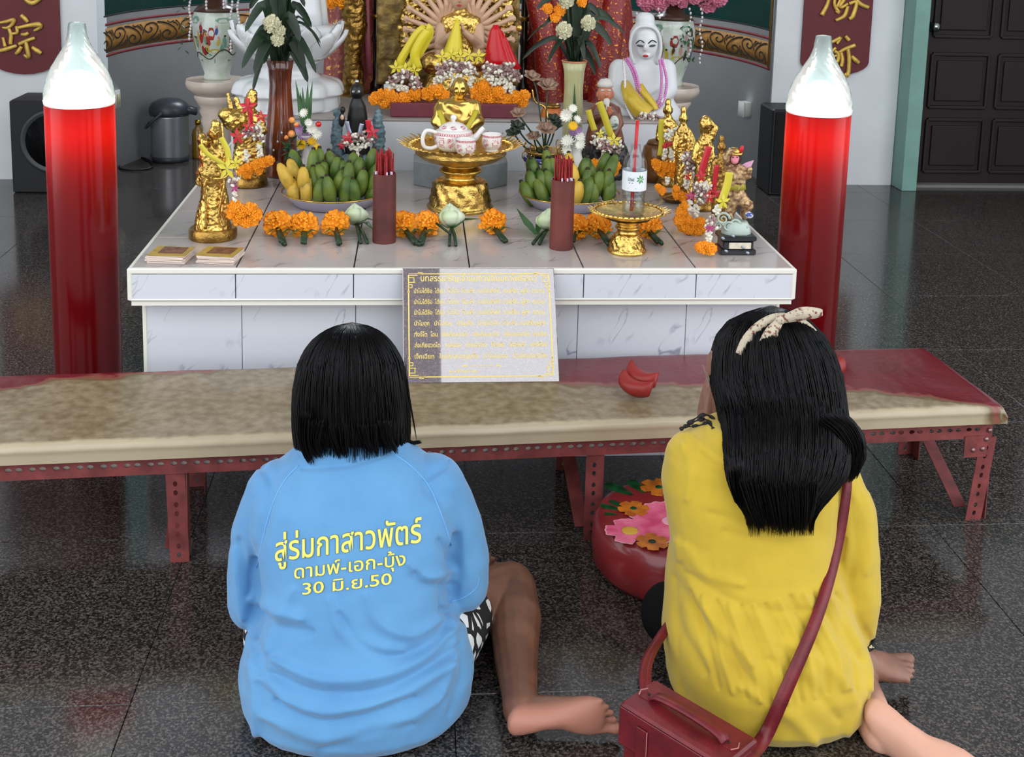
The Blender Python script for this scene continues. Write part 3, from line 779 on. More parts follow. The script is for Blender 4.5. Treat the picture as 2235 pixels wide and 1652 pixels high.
def sflower(cx, cy, n, L_, wd, m, cm, cr_, a0=0, z=.0, notch=.02, edge=None):
    for k in range(n):
        a = a0+2*PI*k/n
        if edge: top_petal('painted_petal', sc_.x+cx, sc_.y+cy, a, L_*1.06, wd*1.06, edge, sh+.0008+z, notch)
        top_petal('painted_petal', sc_.x+cx, sc_.y+cy, a, L_, wd, m, sh+.0014+z+k*.0001, notch)
    obj('painted_flower_centre', B().ell((sc_.x+cx, sc_.y+cy, sh+.002+z), (cr_, cr_, .002), 14, 6), cm, st)
sflower(-.025, -.040, 8, .088, .064, PINK, PKW, .022, .2, .0014, .03, PKW)
sflower(-.125, -.078, 5, .052, .044, PINK, YLW, .019, .5, .001, .02, PKW)
sflower(-.100, .020, 6, .036, .027, ORG, GRN, .008, .1, .0022)
sflower(-.085, -.128, 6, .036, .027, ORG, GRN, .009, .4, .0022)
sflower(-.02, .125, 6, .045, .03, ORG, GRN, .009, .2, .0)
sflower(.10, .05, 7, .06, .045, PINK, YLW, .015, .2, .0, .02, PKW)
for cx, cy, a, l in ((-.13, .02, 2.6, .05), (-.12, .03, 2.2, .045), (-.09, .09, 2.3, .08), (-.06, .10, 1.9, .07), (-.03, .09, 1.5, .07), (0, -.10, -1.2, .06), (.03, -.11, -.9, .05), (-.02, -.12, -1.9, .04), (-.14, -.0, 3.0, .03)):
    top_petal('painted_leaf', sc_.x+cx, sc_.y+cy, a, l, l*.42, GRN, sh+.0006)
# ================================================================ shared flower meshes
GOLD = mat('polished_gold', (206, 170, 92), .25, 1, var=.3, vs=30, bump=.22, bs=110)
GOLDS = mat('smooth_gold', (206, 170, 92), .22, 1)
GOLDD = mat('antique_gold', (156, 122, 62), .32, 1, var=.35, vs=40, bump=.25, bs=160)
MARI = mat('marigold_orange', (250, 146, 8), .6, col2=(255, 190, 50), vs=60)
BUDW = mat('jasmine_white', (226, 222, 206), .5); BUDP = mat('dried_bud_mauve', (150, 120, 118), .6)
STEM = mat('stem_green', (28, 52, 26), .45, var=.3, vs=30); LEAFG = mat('leaf_green', (44, 84, 40), .4, var=.3, vs=30)
RIBY = mat('yellow_ribbon', (206, 190, 50), .3, sheen=.3); RIBR = mat('red_ribbon', (190, 22, 40), .3, sheen=.3); RIBP = mat('magenta_ribbon', (170, 40, 110), .4)
def marigold_mesh(seed=1):
    rnd = random.Random(seed); b = B(); G = PI*(3-math.sqrt(5)); N = 74
    for i in range(N):
        f = (i+.5)/N; z = 1-1.55*f; r = math.sqrt(max(0, 1-z*z)); a = G*i
        d = Vector((r*math.cos(a), r*math.sin(a), z)); ln = rnd.uniform(.80, 1.14); wd = rnd.uniform(.16, .25)
        x = d.cross(Vector((0, 0, 1)) if abs(d.z) < .9 else Vector((1, 0, 0))).normalized(); y = d.cross(x)
        tw = rnd.uniform(-.8, .8); x, y = x*math.cos(tw)+y*math.sin(tw), y*math.cos(tw)-x*math.sin(tw)
        base = d*.45; tip = d*ln
        b.add([base-x*.06, base+x*.06, tip*.86+x*wd+y*.10, tip*1.0+x*wd*.45-y*.06, tip*.94+y*.12, tip*1.0-x*wd*.45-y*.06, tip*.86-x*wd+y*.10],
              [(0, 1, 4), (1, 2, 3, 4), (0, 4, 5, 6)])
    b.ell((0, 0, 0), (.5, .5, .45), 8, 5)
    me = new_mesh(b, False); me.materials.append(MARI); me.name = 'marigold'
    return me
MG = [marigold_mesh(k) for k in range(4)]
def bloom(parent, p, r, d=(0, 0, 1), name='marigold', sq=.85):
    M3 = align(d) @ rotz(random.uniform(0, 6))
    return inst(name, random.choice(MG), TRS(p, M3, (r, r, r*sq)), parent)
def ringdirs(n): return [2*PI*k/n for k in range(n)]
def buds(name, pts, r, m, parent, jit=.6):
    b = B()
    for p in pts:
        q = Vector(p)+Vector([random.uniform(-1, 1)*r*jit for _ in range(3)])
        d = Vector([random.uniform(-1, 1) for _ in range(3)])
        b.ell(q, (r*.82, r*.82, r*1.2), 6, 5, align(d))
    return obj(name, b, m, parent, kind='stuff')
def cluster(c, r, n, sq=(1, 1, 1)):
    out = []
    for _ in range(n):
        d = Vector([random.gauss(0, 1) for _ in range(3)]).normalized()*random.uniform(.75, 1)
        out.append(Vector(c)+Vector((d.x*r*sq[0], d.y*r*sq[1], d.z*r*sq[2])))
    return out
def along(pts, n, r):
    q = catmull(pts, 10); out = []
    for k in range(n):
        out.append(q[int(k*(len(q)-1)/max(1, n-1))]+Vector([random.uniform(-r, r) for _ in range(3)]))
    return out
def bow(parent, c, r, m, name='ribbon_bow', n=5):                # starry ribbon bow facing the camera
    b = B(); c = Vector(c); X, Y = RGT, -DWN
    for k in range(n):
        a = PI/2+2*PI*k/n+random.uniform(-.15, .15)
        d = X*math.cos(a)+Y*math.sin(a); s = X*-math.sin(a)+Y*math.cos(a)
        b.add([c-FWD*.004, c+d*r*.45+s*r*.22-FWD*r*.1, c+d*r, c+d*r*.45-s*r*.22-FWD*r*.1], [(0, 1, 2), (0, 2, 3)])
    return obj(name, b, m, parent, smooth=False, solid=.001)
def strap(parent, pts, w, m, name='ribbon_strap', side=None):
    return obj(name, B().ribbon(catmull(pts, 5), w, side or RGT), m, parent)

# ================================================================ marigold and lotus bundles on the front of the table
MGW = 'flower bundles along the front of the altar'
def bundle(u, v, us, vs_, label, r=.042, leaf=None, z=ZT):
    p = pz(u, v+2, z+r*.72); tip = pz(us, vs_, z+.006)
    t = thing('marigold_bundle', label, 'flower', (p.x, p.y, z), MGW)
    bloom(t, p, r, (random.uniform(-.3, .3), -.6, .7))
    bloom(t, p+Vector((random.uniform(-.012, .012), .012, .006)), r*.8, (random.uniform(-.3, .3), -.2, 1))
    a = Vector((p.x, p.y, z+.022)); d = (tip-a)
    b = B()
    for k in range(4):
        o_ = Vector((random.uniform(-.006, .006), random.uniform(-.004, .004), random.uniform(-.002, .006)))
        b.tube([a+o_*.5, a+d*.55+o_, tip+o_*1.2+Vector((0, 0, .003))], [.0055, .006, .006], 6)
    obj('stem', b, STEM, t)
    q = a+d*.45
    obj('leaf', B().leaf([q, q+Vector((.02, .01, .012)), q+Vector((.05, .02, .004))], [.004, .018, .001]).leaf([q, q+Vector((-.02, .005, .014)), q+Vector((-.04, -.01, .004))], [.004, .014, .001]), LEAFG, t)
    return t
for u, v, us, vs_, lb in [(607, 488, 618, 534, 'orange marigold bundle farthest left in the front row of the altar'), (665, 490, 664, 534, 'second orange marigold bundle from the left in the front row'),
                      (731, 487, 741, 535, 'orange marigold bundle touching the left white lotus bud'), (880, 488, 908, 533, 'orange marigold half hidden by the left incense holder'),
                      (930, 488, 918, 534, 'orange marigold just left of the middle white lotus bud'), (1076, 484, 1100, 527, 'large orange marigold right of the middle white lotus bud'),
                      (1257, 494, 1252, 530, 'orange marigold peeking out right of the right incense holder'), (1305, 492, 1332, 540, 'orange marigold left of the small gold tray'),
                      (1413, 492, 1440, 534, 'orange marigold partly behind the small gold tray on its right')]:
    bundle(u, v, us, vs_, lb)
LOT = mat('lotus_white', (222, 228, 206), .45, col2=(190, 210, 160), vs=14, sub=.1)
def lotus(u, v, us, vs_, label, r=.036, tilt=(0, 0, 1)):
    p = pz(u, v+14, ZT+.024)
    t = thing('lotus_bud', label, 'flower', (p.x, p.y, ZT), MGW)
    M3 = align(tilt)
    for ring, (n, rr, hh, op) in enumerate([(4, .55, 1.75, .1), (5, .85, 1.6, .18), (5, 1.0, 1.35, .32)]):
        for k in range(n):
            a = 2*PI*(k+.5*ring)/n; b = B(); rows = []
            for i in range(7):
                f = i/6; w_ = r*.75*math.sin(PI*min(1, f*.93+.07))**.7*(1 if f < 1 else 0)
                rad = r*rr*(math.sin(PI*(.12+f*.80))+op*f*.4); z = hh*r*f-r*.2
                row = []
                for j in range(5):
                    g = (j/4-.5)*2; aa = g*w_/max(rad, .004)*.9
                    row.append(Vector((rad*math.cos(a+aa), rad*math.sin(a+aa), z)))
                rows.append(row)
            b.loft(rows, closed=False)
            b.v = [M3 @ q + p for q in b.v]
            obj('petal', b, LOT, t, solid=.0008)
    a = p+M3 @ Vector((0, 0, -r*.2)); tip = pz(us, vs_, ZT+.006)
    b = B()
    for dx in (-.006, .006): b.tube([a, (a+tip)/2+Vector((dx, 0, .006)), tip+Vector((dx*1.5, 0, 0))], [.004, .005, .005], 6)
    obj('stem', b, STEM, t)
    return t, a
t, a = lotus(777, 470, 795, 530, 'white lotus bud left of the left incense holder', tilt=(-.1, .5, .8))
obj('leaf', B().leaf([a, a+Vector((.03, .0, .015)), a+Vector((.07, .02, .0))], [.01, .03, .002]).leaf([a, a+Vector((.03, -.03, .012)), a+Vector((.05, -.06, .0))], [.01, .022, .002]), LEAFG, t)
t, a = lotus(985, 476, 988, 535, 'white lotus bud in the middle with broad green leaves', .040, (-.1, .4, .9))
obj('leaf', B().leaf([a+Vector((0, -.02, 0)), a+Vector((.03, 0, .02)), a+Vector((.08, .02, .02))], [.012, .034, .003]).leaf([a, a+Vector((.02, .02, .03)), a+Vector((.045, .05, .03))], [.012, .034, .003]), LEAFG, t)
obj('crossed_stem', B().tube([pz(952, 487, ZT+.045), pz(985, 512, ZT+.02)], .004, 6), STEM, t)
t, a = lotus(1196, 482, 1170, 532, 'pale lotus bud behind the right incense holder with a long leaf', .036, (.1, .4, .9))
obj('leaf', B().leaf([pz(1170, 512, ZT+.012), pz(1152, 490, ZT+.03), pz(1128, 455, ZT+.05)], [.012, .026, .002]).leaf([pz(1172, 510, ZT+.012), pz(1180, 485, ZT+.03), pz(1190, 470, ZT+.02)], [.01, .028, .01]), LEAFG, t)

# ================================================================ gold pedestal trays
def tray(name, label, c, prof, rim, seg=40, spikes=40, spike=.018, group='gold pedestal trays', m=GOLD):
    t = thing(name, label, 'tray', c, group)
    foot = B(); P = catmull([(a, b_, 0) for a, b_ in prof], 4); sg = 72
    vs = []
    for i, p in enumerate(P):
        for k in range(sg):
            a = 2*PI*k/sg; e = 0
            if prof[2][1] < p.y < prof[4][1]: e = .006*(noise.noise(Vector((math.cos(a)*p.x*90, math.sin(a)*p.x*90, p.y*90)))+.4*math.sin(k*PI*2*12/sg+i))
            vs.append(((p.x+e)*math.cos(a), (p.x+e)*math.sin(a), p.y))
    fs = [(i*sg+k, i*sg+(k+1) % sg, (i+1)*sg+(k+1) % sg, (i+1)*sg+k) for i in range(len(P)-1) for k in range(sg)]
    foot.add(vs, fs, c); obj('pedestal', foot, m, t)
    R0, z0, R1, z1 = rim
    b = B().lathe([(0, z0-.006), (prof[-1][0], z0-.008), (R0*.75, z0-.004), (R0, z0+.006), (R0+.003, z0+.010), (R0-.002, z0+.010), (R0*.75, z0+.002), (0, z0)], 56, c)
    obj('dish', b, m, t)
    b = B()                                                     # pierced, pointed rim
    for k in range(spikes):
        a0, a1 = 2*PI*k/spikes, 2*PI*(k+1)/spikes; am = (a0+a1)/2
        def q(r, a, z): return Vector((r*math.cos(a), r*math.sin(a), z))+Vector(c)
        sp = spike*(1.15 if k % 2 else .8)
        b.add([q(R0, a0, z0+.008), q(R0, a1, z0+.008), q(R1, a1-.02, z1), q(R1+sp*.5, am+.02, z1+sp*.25), q(R1+sp, am, z1+sp*.4), q(R1+sp*.5, am-.02, z1+sp*.25), q(R1, a0+.02, z1)], [(0, 1, 2, 3, 4, 5, 6)])
        b.ell(q((R0+R1)/2, am, (z0+z1)/2+.007), ((R1-R0)*.3, .006, .004), 6, 4, rotz(am))
    obj('pointed_rim', b, m, t, smooth=False, solid=.0015)
    return t
c = Vector((-.004, .655, ZT)); GA = .000
bigp = [(.102, 0), (.104, .008), (.096, .018), (.090, .055), (.080, .088), (.052, .094), (.050, .108), (.066, .118), (.066, .125), (.056, .132), (.054, .140), (.090, .148), (.122, .160), (.142, .176)]
tray('gold_tray', 'large gold pedestal tray with pointed rim holding the teapot', c, bigp, (.145, .185, .172, .203), spikes=44, spike=.024)
c2 = Vector((.441, .165, ZT))
smp = [(.053, 0), (.054, .006), (.047, .016), (.043, .034), (.036, .050), (.030, .056), (.029, .064), (.036, .070), (.031, .076), (.030, .080), (.040, .088), (.062, .096)]
tray('gold_tray', 'small gold pedestal tray holding the water bottle', c2, smp, (.090, .106, .098, .114), spikes=40, spike=.018)

# ---------------------------------------------------------------- teapot and cups
POR = mat('white_porcelain', (226, 222, 218), .12, coat=.5); PRD = mat('pink_red_print', (186, 70, 88), .3, col2=(214, 150, 156), vs=160, thr=(.45, .55))
zc = ZT+.188
def print_on(b, c, r, ang, hz, w_, h_, kind, prof=None):         # little printed motifs just off a round pot wall
    def q(a, z): 
        rr = r(z) if callable(r) else r
        return Vector((c[0]+(rr+.0006)*math.cos(a), c[1]+(rr+.0006)*math.sin(a), c[2]+z))
    R = r(hz) if callable(r) else r
    if kind == 'shou':
        for (x, y, ww, hh) in ((0, .45, .8, .09), (0, .25, .5, .08), (0, 0, .95, .09), (0, -.25, .6, .08), (0, -.45, .8, .09), (0, 0, .1, 1), (-.35, -.1, .09, .4), (.35, .1, .09, .4)):
            a0, a1 = ang+(x-ww/2)*w_/R, ang+(x+ww/2)*w_/R
            b.add([q(a0, hz+(y-hh/2)*h_), q(a1, hz+(y-hh/2)*h_), q(a1, hz+(y+hh/2)*h_), q(a0, hz+(y+hh/2)*h_)], [(0, 1, 2, 3)])
    elif kind == 'swirl':
        for ph in range(5):
            pts = []
            for k in range(9):
                t_ = k/8; rr = (.15+.35*t_); an = ph*1.26+t_*2.4
                pts.append((ang+rr*math.cos(an)*w_/R, hz+rr*math.sin(an)*h_))
            for (a0, z0_), (a1, z1_) in zip(pts[:-1], pts[1:]):
                tt = .06*h_; b.add([q(a0, z0_-tt), q(a1, z1_-tt), q(a1, z1_+tt), q(a0, z0_+tt)], [(0, 1, 2, 3)])
    elif kind == 'band':
        n = 48
        for k in range(n):
            a0 = 2*PI*k/n; a1 = a0+2*PI/n*.62
            b.add([q(a0, hz-h_/2), q(a1, hz-h_/2), q(a1, hz+h_/2), q(a0, hz+h_/2)], [(0, 1, 2, 3)])
        for z_ in (hz-h_*.8, hz+h_*.8):
            for k in range(n):
                b.add([q(2*PI*k/n, z_-.0006), q(2*PI*(k+1)/n, z_-.0006), q(2*PI*(k+1)/n, z_+.0006), q(2*PI*k/n, z_+.0006)], [(0, 1, 2, 3)])
tc_ = pz(983, 322, zc); tc_ = Vector((-.029, .635, zc))
def lerp_prof(pr):
    def f(z):
        for (r0, z0_), (r1, z1_) in zip(pr[:-1], pr[1:]):
            if z0_ <= z <= z1_ and z1_ > z0_: return r0+(r1-r0)*(z-z0_)/(z1_-z0_)
        return pr[-1][0]
    return f
tp = thing('teapot', 'white porcelain teapot with pink-red print on the gold tray', 'teapot', tc_)
bp_ = [(.040, 0), (.050, .008), (.058, .022), (.060, .038), (.060, .054), (.056, .062), (.046, .066)]
obj('pot_body', B().lathe([(0, 0)]+bp_+[(.04, .064), (0, .062)], 40, tc_), POR, tp)
ld_ = obj('lid', B().lathe([(.046, .064), (.044, .072), (.032, .082), (.016, .088), (0, .09)], 32, tc_), POR, tp)
obj('lid_knob', B().lathe([(.006, .086), (.005, .092), (.010, .100), (.009, .108), (0, .112)], 16, tc_), POR, ld_)
obj('handle', B().tube(catmull([tc_+Vector(p) for p in ((-.052, -.02, .058), (-.082, -.03, .066), (-.094, -.032, .045), (-.090, -.032, .018), (-.070, -.026, .010), (-.050, -.02, .016))], 6), .0065, 10), POR, tp)
obj('spout', B().tube(catmull([tc_+Vector(p) for p in ((.05, 0, .03), (.072, 0, .044), (.086, 0, .064), (.094, 0, .072))], 5), [.016, .015, .014, .013, .012, .011, .010, .009, .009, .008, .008, .0075, .007, .007, .0065, .006], 12), POR, tp)
pr = B(); fR = lerp_prof(bp_)
print_on(pr, tc_, fR, 0, .056, 0, .0042, 'band')
for a_, kd in ((-2.25, 'shou'), (-1.75, 'swirl'), (-1.2, 'shou'), (-.6, 'swirl'), (-2.8, 'swirl')): print_on(pr, tc_, fR, a_, .032, .024, .03, kd)
fL = lerp_prof([(.046, .064), (.044, .072), (.032, .082), (.016, .088)])
for a_ in (-2.4, -1.6, -.8): print_on(pr, tc_, lambda z: fL(z)+.001, a_, .076, .022, .010, 'swirl')
obj('printed_pattern', pr, PRD, tp, smooth=False)
def cup(c, label):
    t = thing('tea_cup', label, 'cup', c, 'tea cups on the gold tray')
    cp = [(.020, 0), (.022, .004), (.019, .008), (.027, .014), (.031, .026), (.031, .040), (.029, .050), (.031, .056)]
    obj('bowl', B().lathe(cp+[(.028, .055), (.026, .045), (.027, .02), (0, .012)], 32, c), POR, t)
    b = B(); f = lerp_prof(cp)
    print_on(b, c, f, 0, .050, 0, .0032, 'band')
    for a_, kd in ((-2.3, 'swirl'), (-1.25, 'shou'), (-.3, 'swirl')): print_on(b, c, lambda z: f(z)+.0003, a_, .030, .024, .024, kd)
    obj('printed_pattern', b, PRD, t, smooth=False)
cup(Vector((.006, .545, zc-.002)), 'white and pink-red tea cup in front of the teapot')
cup(Vector((.089, .62, zc)), 'white and pink-red tea cup right of the teapot')

# ---------------------------------------------------------------- water bottle with straw
wb = c2+Vector((.012, -.005, .107))
bt = thing('water_bottle', 'clear plastic water bottle with white label and red straw on small gold tray', 'bottle', wb)
def thin_clear(name, tint, ior=1.45, ro=.03):
    m = bpy.data.materials.new(name); m.use_nodes = True; n = m.node_tree.nodes; L = m.node_tree.links; n.remove(n['Principled BSDF'])
    tp = n.new('ShaderNodeBsdfTransparent'); tp.inputs[0].default_value = (*tint, 1); gl = n.new('ShaderNodeBsdfGlossy'); gl.inputs['Roughness'].default_value = ro
    lw = n.new('ShaderNodeLayerWeight'); lw.inputs[0].default_value = .5; fr = n.new('ShaderNodeMath'); fr.operation = 'POWER'; fr.inputs[1].default_value = 3; L.new(lw.outputs['Facing'], fr.inputs[0]); m0 = n.new('ShaderNodeMath'); m0.operation = 'MULTIPLY_ADD'; m0.inputs[1].default_value = .6; m0.inputs[2].default_value = .09; L.new(fr.outputs[0], m0.inputs[0]); mx = n.new('ShaderNodeMixShader')
    L.new(m0.outputs[0], mx.inputs[0]); L.new(tp.outputs[0], mx.inputs[1]); L.new(gl.outputs[0], mx.inputs[2]); L.new(mx.outputs[0], n['Material Output'].inputs[0]); return m
PET = thin_clear('clear_plastic', (.86, .89, .91))
prf = [(0, .004), (.024, .0), (.031, .006), (.032, .03), (.030, .045), (.032, .06), (.0325, .072), (.033, .128), (.033, .142), (.030, .154), (.022, .168), (.0135, .178), (.0125, .196)]
obj('bottle_shell', B().lathe(prf[:], 36, wb), PET, bt)
obj('water', B().lathe([(0, .008), (.028, .009), (.0285, .03), (.0272, .045), (.0284, .055), (0, .055)], 32, wb), thin_clear('water_clear', (.9, .93, .95), 1.33, 0), bt)
lb_ = B(); n = 40
lb_.loft([[wb+Vector((.0336*math.cos(2*PI*k/n), .0336*math.sin(2*PI*k/n), z)) for k in range(n)] for z in (.072, .126)], cap=False)
LBL = obj('label', lb_, mat('white_label', (222, 226, 230), .5), bt)
lg = B()
def lbq(x, z): a = -PI/2-.04+x/.0336; return wb+Vector((.0340*math.cos(a), .0340*math.sin(a), z))
for k in range(7):
    a = 2*PI*k/7; cx, cz = .0125, .105
    p = lambda r, t_: lbq(cx+r*math.cos(t_), cz+r*math.sin(t_))
    lg.add([p(.001, a), p(.0075, a-.32), p(.0135, a), p(.0075, a+.32)], [(0, 1, 2, 3)])
obj('leaf_logo', lg, mat('logo_green', (40, 140, 50), .5), LBL, smooth=False)
vs, fs, bb_ = text2d('น้ำทิพย์', .01)
tx_ = B().add([lbq(-.014+(x-(bb_[0]+bb_[1])/2)*.018/(bb_[1]-bb_[0]), .100+y*.0125) for x, y in vs], fs)
for x0, x1, z0_ in ((-.020, -.008, .094), (-.022, .0, .079)): tx_.add([lbq(x0, z0_), lbq(x1, z0_), lbq(x1, z0_+.0018), lbq(x0, z0_+.0018)], [(0, 1, 2, 3)])
obj('label_print', tx_, mat('label_ink', (70, 90, 110), .5), LBL, smooth=False)
STRW = mat('red_straw', (190, 24, 30), .35)
obj('straw', B().tube([wb+Vector(p) for p in ((-.006, -.006, .012), (-.002, -.002, .13), (.0, 0, .20), (.002, .0, .262))], .0048, 10), STRW, bt)

# ---------------------------------------------------------------- incense holders
INC = mat('incense_red', (146, 22, 24), .6, var=.3, vs=80); TUB = mat('brown_red_tube', (112, 54, 48), .5, col2=(76, 36, 34), vs=7)
for x, y, lab in ((-.229, .262, 'left tall brown-red incense holder full of red sticks'), (.262, .200, 'right tall brown-red incense holder full of red sticks')):
    t = thing('incense_holder', lab, 'incense holder', (x, y, ZT), 'incense holders')
    h = .196
    obj('tube', B().lathe([(0, 0), (.0325, 0), (.033, .004), (.032, h), (.0295, h), (.029, h-.06), (0, h-.06)], 36, (x, y, ZT)), TUB, t, sharp=50)
    for k in range(46):
        a = random.uniform(0, 2*PI); r = .027*math.sqrt(random.random()); q = Vector((x+r*math.cos(a), y+r*math.sin(a), ZT+h-.055))
        d = Vector((random.uniform(-.003, .003), random.uniform(-.003, .003), .095+random.uniform(0, .028)))
        tag(obj('incense_stick', B().tube([q, q+d], [.0018, .0018], 5), INC), 'red incense stick standing in the %s incense holder' % lab.split()[0], 'incense', 'incense sticks in the %s holder' % lab.split()[0])
    pp = mat('pale_paper', (200, 190, 205), .6)
    for k in range(3):
        a = -PI/2+random.uniform(-1, 1); q = Vector((x+.027*math.cos(a), y+.027*math.sin(a), ZT+h+.002))
        obj('paper_wrap', B().cbox(q, (.009, .004, .012), .001, rotz(a)), pp, t)

# ---------------------------------------------------------------- bananas on enamel trays
BG = mat('banana_green', (62, 90, 34), .45, col2=(112, 128, 48), vs=16); BY = mat('banana_yellow', (206, 168, 62), .45, col2=(150, 130, 60), vs=30, thr=(.5, .75)); BTIP = mat('banana_tip', (50, 40, 26), .8)
def banana(parent, p, d, L_, r, m, bend=.18):
    d = Vector(d).normalized(); s = d.cross(Vector((0, 1, 0)));  s = s.normalized() if s.length > .1 else Vector((1, 0, 0))
    o_ = Vector((0, -1, .2)).normalized()
    P_ = []; R_ = []
    for i in range(9):
        f = i/8; P_.append(Vector(p)+d*(L_*f)+o_*(bend*L_*math.sin(PI*f)))
        R_.append(r*(.45+.55*math.sin(PI*min(1, .15+f*.8)))*(1 if f < .9 else .55))
    g = obj('banana', B().tube(P_, R_, 6), m, parent)
    obj('banana_tip', B().tube([P_[-1], P_[-1]+d*.007], [r*.34, r*.24], 6), BTIP, g)
ENM = mat('lavender_enamel', (186, 182, 206), .2, coat=.5)
def fruit(cx, cy, label_t, label_b, yel, R=.160, spl=0):
    c = Vector((cx, cy, ZT))
    t = thing('enamel_tray', label_t, 'tray', c, 'enamel fruit trays')
    obj('dish', B().lathe([(0, .0), (R*.72, .0), (R*.78, .004), (R*.94, .032), (R, .040), (R, .043), (R*.94, .037), (R*.76, .008), (0, .006)], 48, c), ENM, t)
    obj('gold_rim', B().tube([c+Vector((R*math.cos(a), R*math.sin(a), .042)) for a in ringdirs(48)], .0024, 6, closed=True), GOLD, t)
    h = thing('banana_hands', label_b, 'bananas', c+Vector((0, 0, .008)), 'hands of bananas')
    rows = [(-.082, .012, .085, 7), (-.040, .034, .10, 8), (.005, .052, .105, 7), (.05, .070, .09, 5)]
    for j, (dy, z, L_, n) in enumerate(rows):
        for k in range(n):
            f = k/(n-1)-.5; x = f*2*R*.72*(1 if j < 2 else .9)+random.uniform(-.006, .006)
            w = math.sqrt(max(0, 1-(f*1.5)**2)) if j == 0 else 1
            ye = yel(x, j)
            banana(h, c+Vector((x, dy*w+.028+random.uniform(-.006, .006), z)), (f*.55+random.uniform(-.28, .28), -.1+random.uniform(-.22, .22), 1), L_*random.uniform(.8, 1.15), .0215, BY if ye else BG)
    obj('stalk', B().tube([c+Vector((-R*.6, .04, .04)), c+Vector((0, .05, .055)), c+Vector((R*.6, .04, .04))], [.02, .026, .02], 8), BG, h)
fruit(-.400, .70, 'lavender enamel tray under the left bananas', 'green and yellow bananas piled on the left enamel tray', lambda x, j: x < -.045 and (j < 2 or x < -.09 and j < 3) or (x > .12 and j > 1))
fruit(.345, .70, 'lavender enamel tray under the right bananas', 'green bananas with a ripe spotted one on the right enamel tray', lambda x, j: -.01 < x < .035)

# ---------------------------------------------------------------- two stacks of cards
CARD = mat('card_cream', (226, 208, 196), .6); CGLD = mat('card_gold', (168, 138, 58), .5, var=.15, vs=40); CPIC = mat('card_picture', (84, 44, 40), .5, col2=(130, 86, 54), vs=60)
for (u, v), rz, lab in (((372, 560), -.12, 'left stack of gold-edged cards on the front left corner of the altar'), ((481, 561), -.16, 'right stack of gold-edged cards, below the tall gold statue')):
    c = pz(u, v+6, ZT)
    sd = lab.split()[0]
    for k in range(9):
        q = c+Vector((random.uniform(-.003, .003), random.uniform(-.004, .004), .0016+k*.0026))
        M3 = rotz(rz+random.uniform(-.06, .06)) @ roty(random.uniform(-.012, .012))
        cdo = obj('prayer_card', B().box(q, (.098, .086, .0018), M3), CARD if k < 8 else CGLD, smooth=False)
        if k < 8: tag(cdo, 'cream card inside the %s of the two card stacks on the altar' % sd, 'card', 'cards of the %s stack' % sd)
        else: tag(cdo, 'gold card with dark picture on top of the %s card stack' % sd, 'card', 'cards of the %s stack' % sd)
    obj('picture', B().box(q+M3 @ Vector((.004, .006, .0013)), (.064, .058, .0008), M3), CPIC, cdo, smooth=False)
# ================================================================ helpers for statues
WCER = mat('white_ceramic', (214, 216, 218), .16, coat=.5); SKINC = mat('figure_skin', (206, 172, 142), .4)
LEAFGOLD = mat('gold_leaf_slab', (150, 124, 62), .45, .35, col2=(92, 72, 40), vs=26, bump=.5, bs=45, vdetail=6)
def G(u, v, y): return py(u, v, y)
def malai(label, y, mari=(), buds_=(), bows=(), straps=(), name='flower_garland', base=None):
    pts = [G(a[0], a[1], y) for a in mari]+[G(p[0], p[1], y) for s in buds_ for p in s[0]]
    lo = min(pts, key=lambda p: p.z)
    t = thing(name, label, 'garland', base or lo, 'flower garlands on the altar')
    for u, v, r in mari:
        p = G(u, v, y); r = r*mpp(p)
        bloom(t, p, r, (random.uniform(-.5, .5), -.8, random.uniform(.1, .7)))
    for path, n, rad, m, wid in buds_:
        q = [G(u, v, y) for u, v in path]; s = mpp(q[0])
        n = int(n*1.35); pp = along(q, n, wid*s) if len(q) > 1 else cluster(q[0], wid*s, n, (1, .6, .7))
        buds('flower_buds', pp, rad*s, m, t)
        if m is BUDP: buds('flower_buds', random.sample(pp, int(len(pp)*.45)), rad*s*1.05, BUDW, t, 1.6)
    for u, v, r, m in bows: bow(t, G(u, v, y-.012), r*mpp(G(u, v, y)), m)
    for path, w_, m in straps: strap(t, [G(*(p if len(p) == 3 else (p[0], p[1], y))) for p in path], w_*mpp(G(path[0][0], path[0][1], y)), m)
    return t
def patch(b, c, fr, a, z, w_, h_, n=8, off=.0012, star=0., rot=0.):
    pts = []
    for k in range(n):
        t_ = 2*PI*k/n; rr = 1-star*(k % 2)
        x, y = rr*w_*math.cos(t_), rr*h_*math.sin(t_)
        x, y = x*math.cos(rot)-y*math.sin(rot), x*math.sin(rot)+y*math.cos(rot)
        R = fr(z+y)+off; aa = a+x/R
        pts.append(Vector((c[0]+R*math.cos(aa), c[1]+R*math.sin(aa), c[2]+z+y)))
    b.add(pts, [tuple(range(n))])

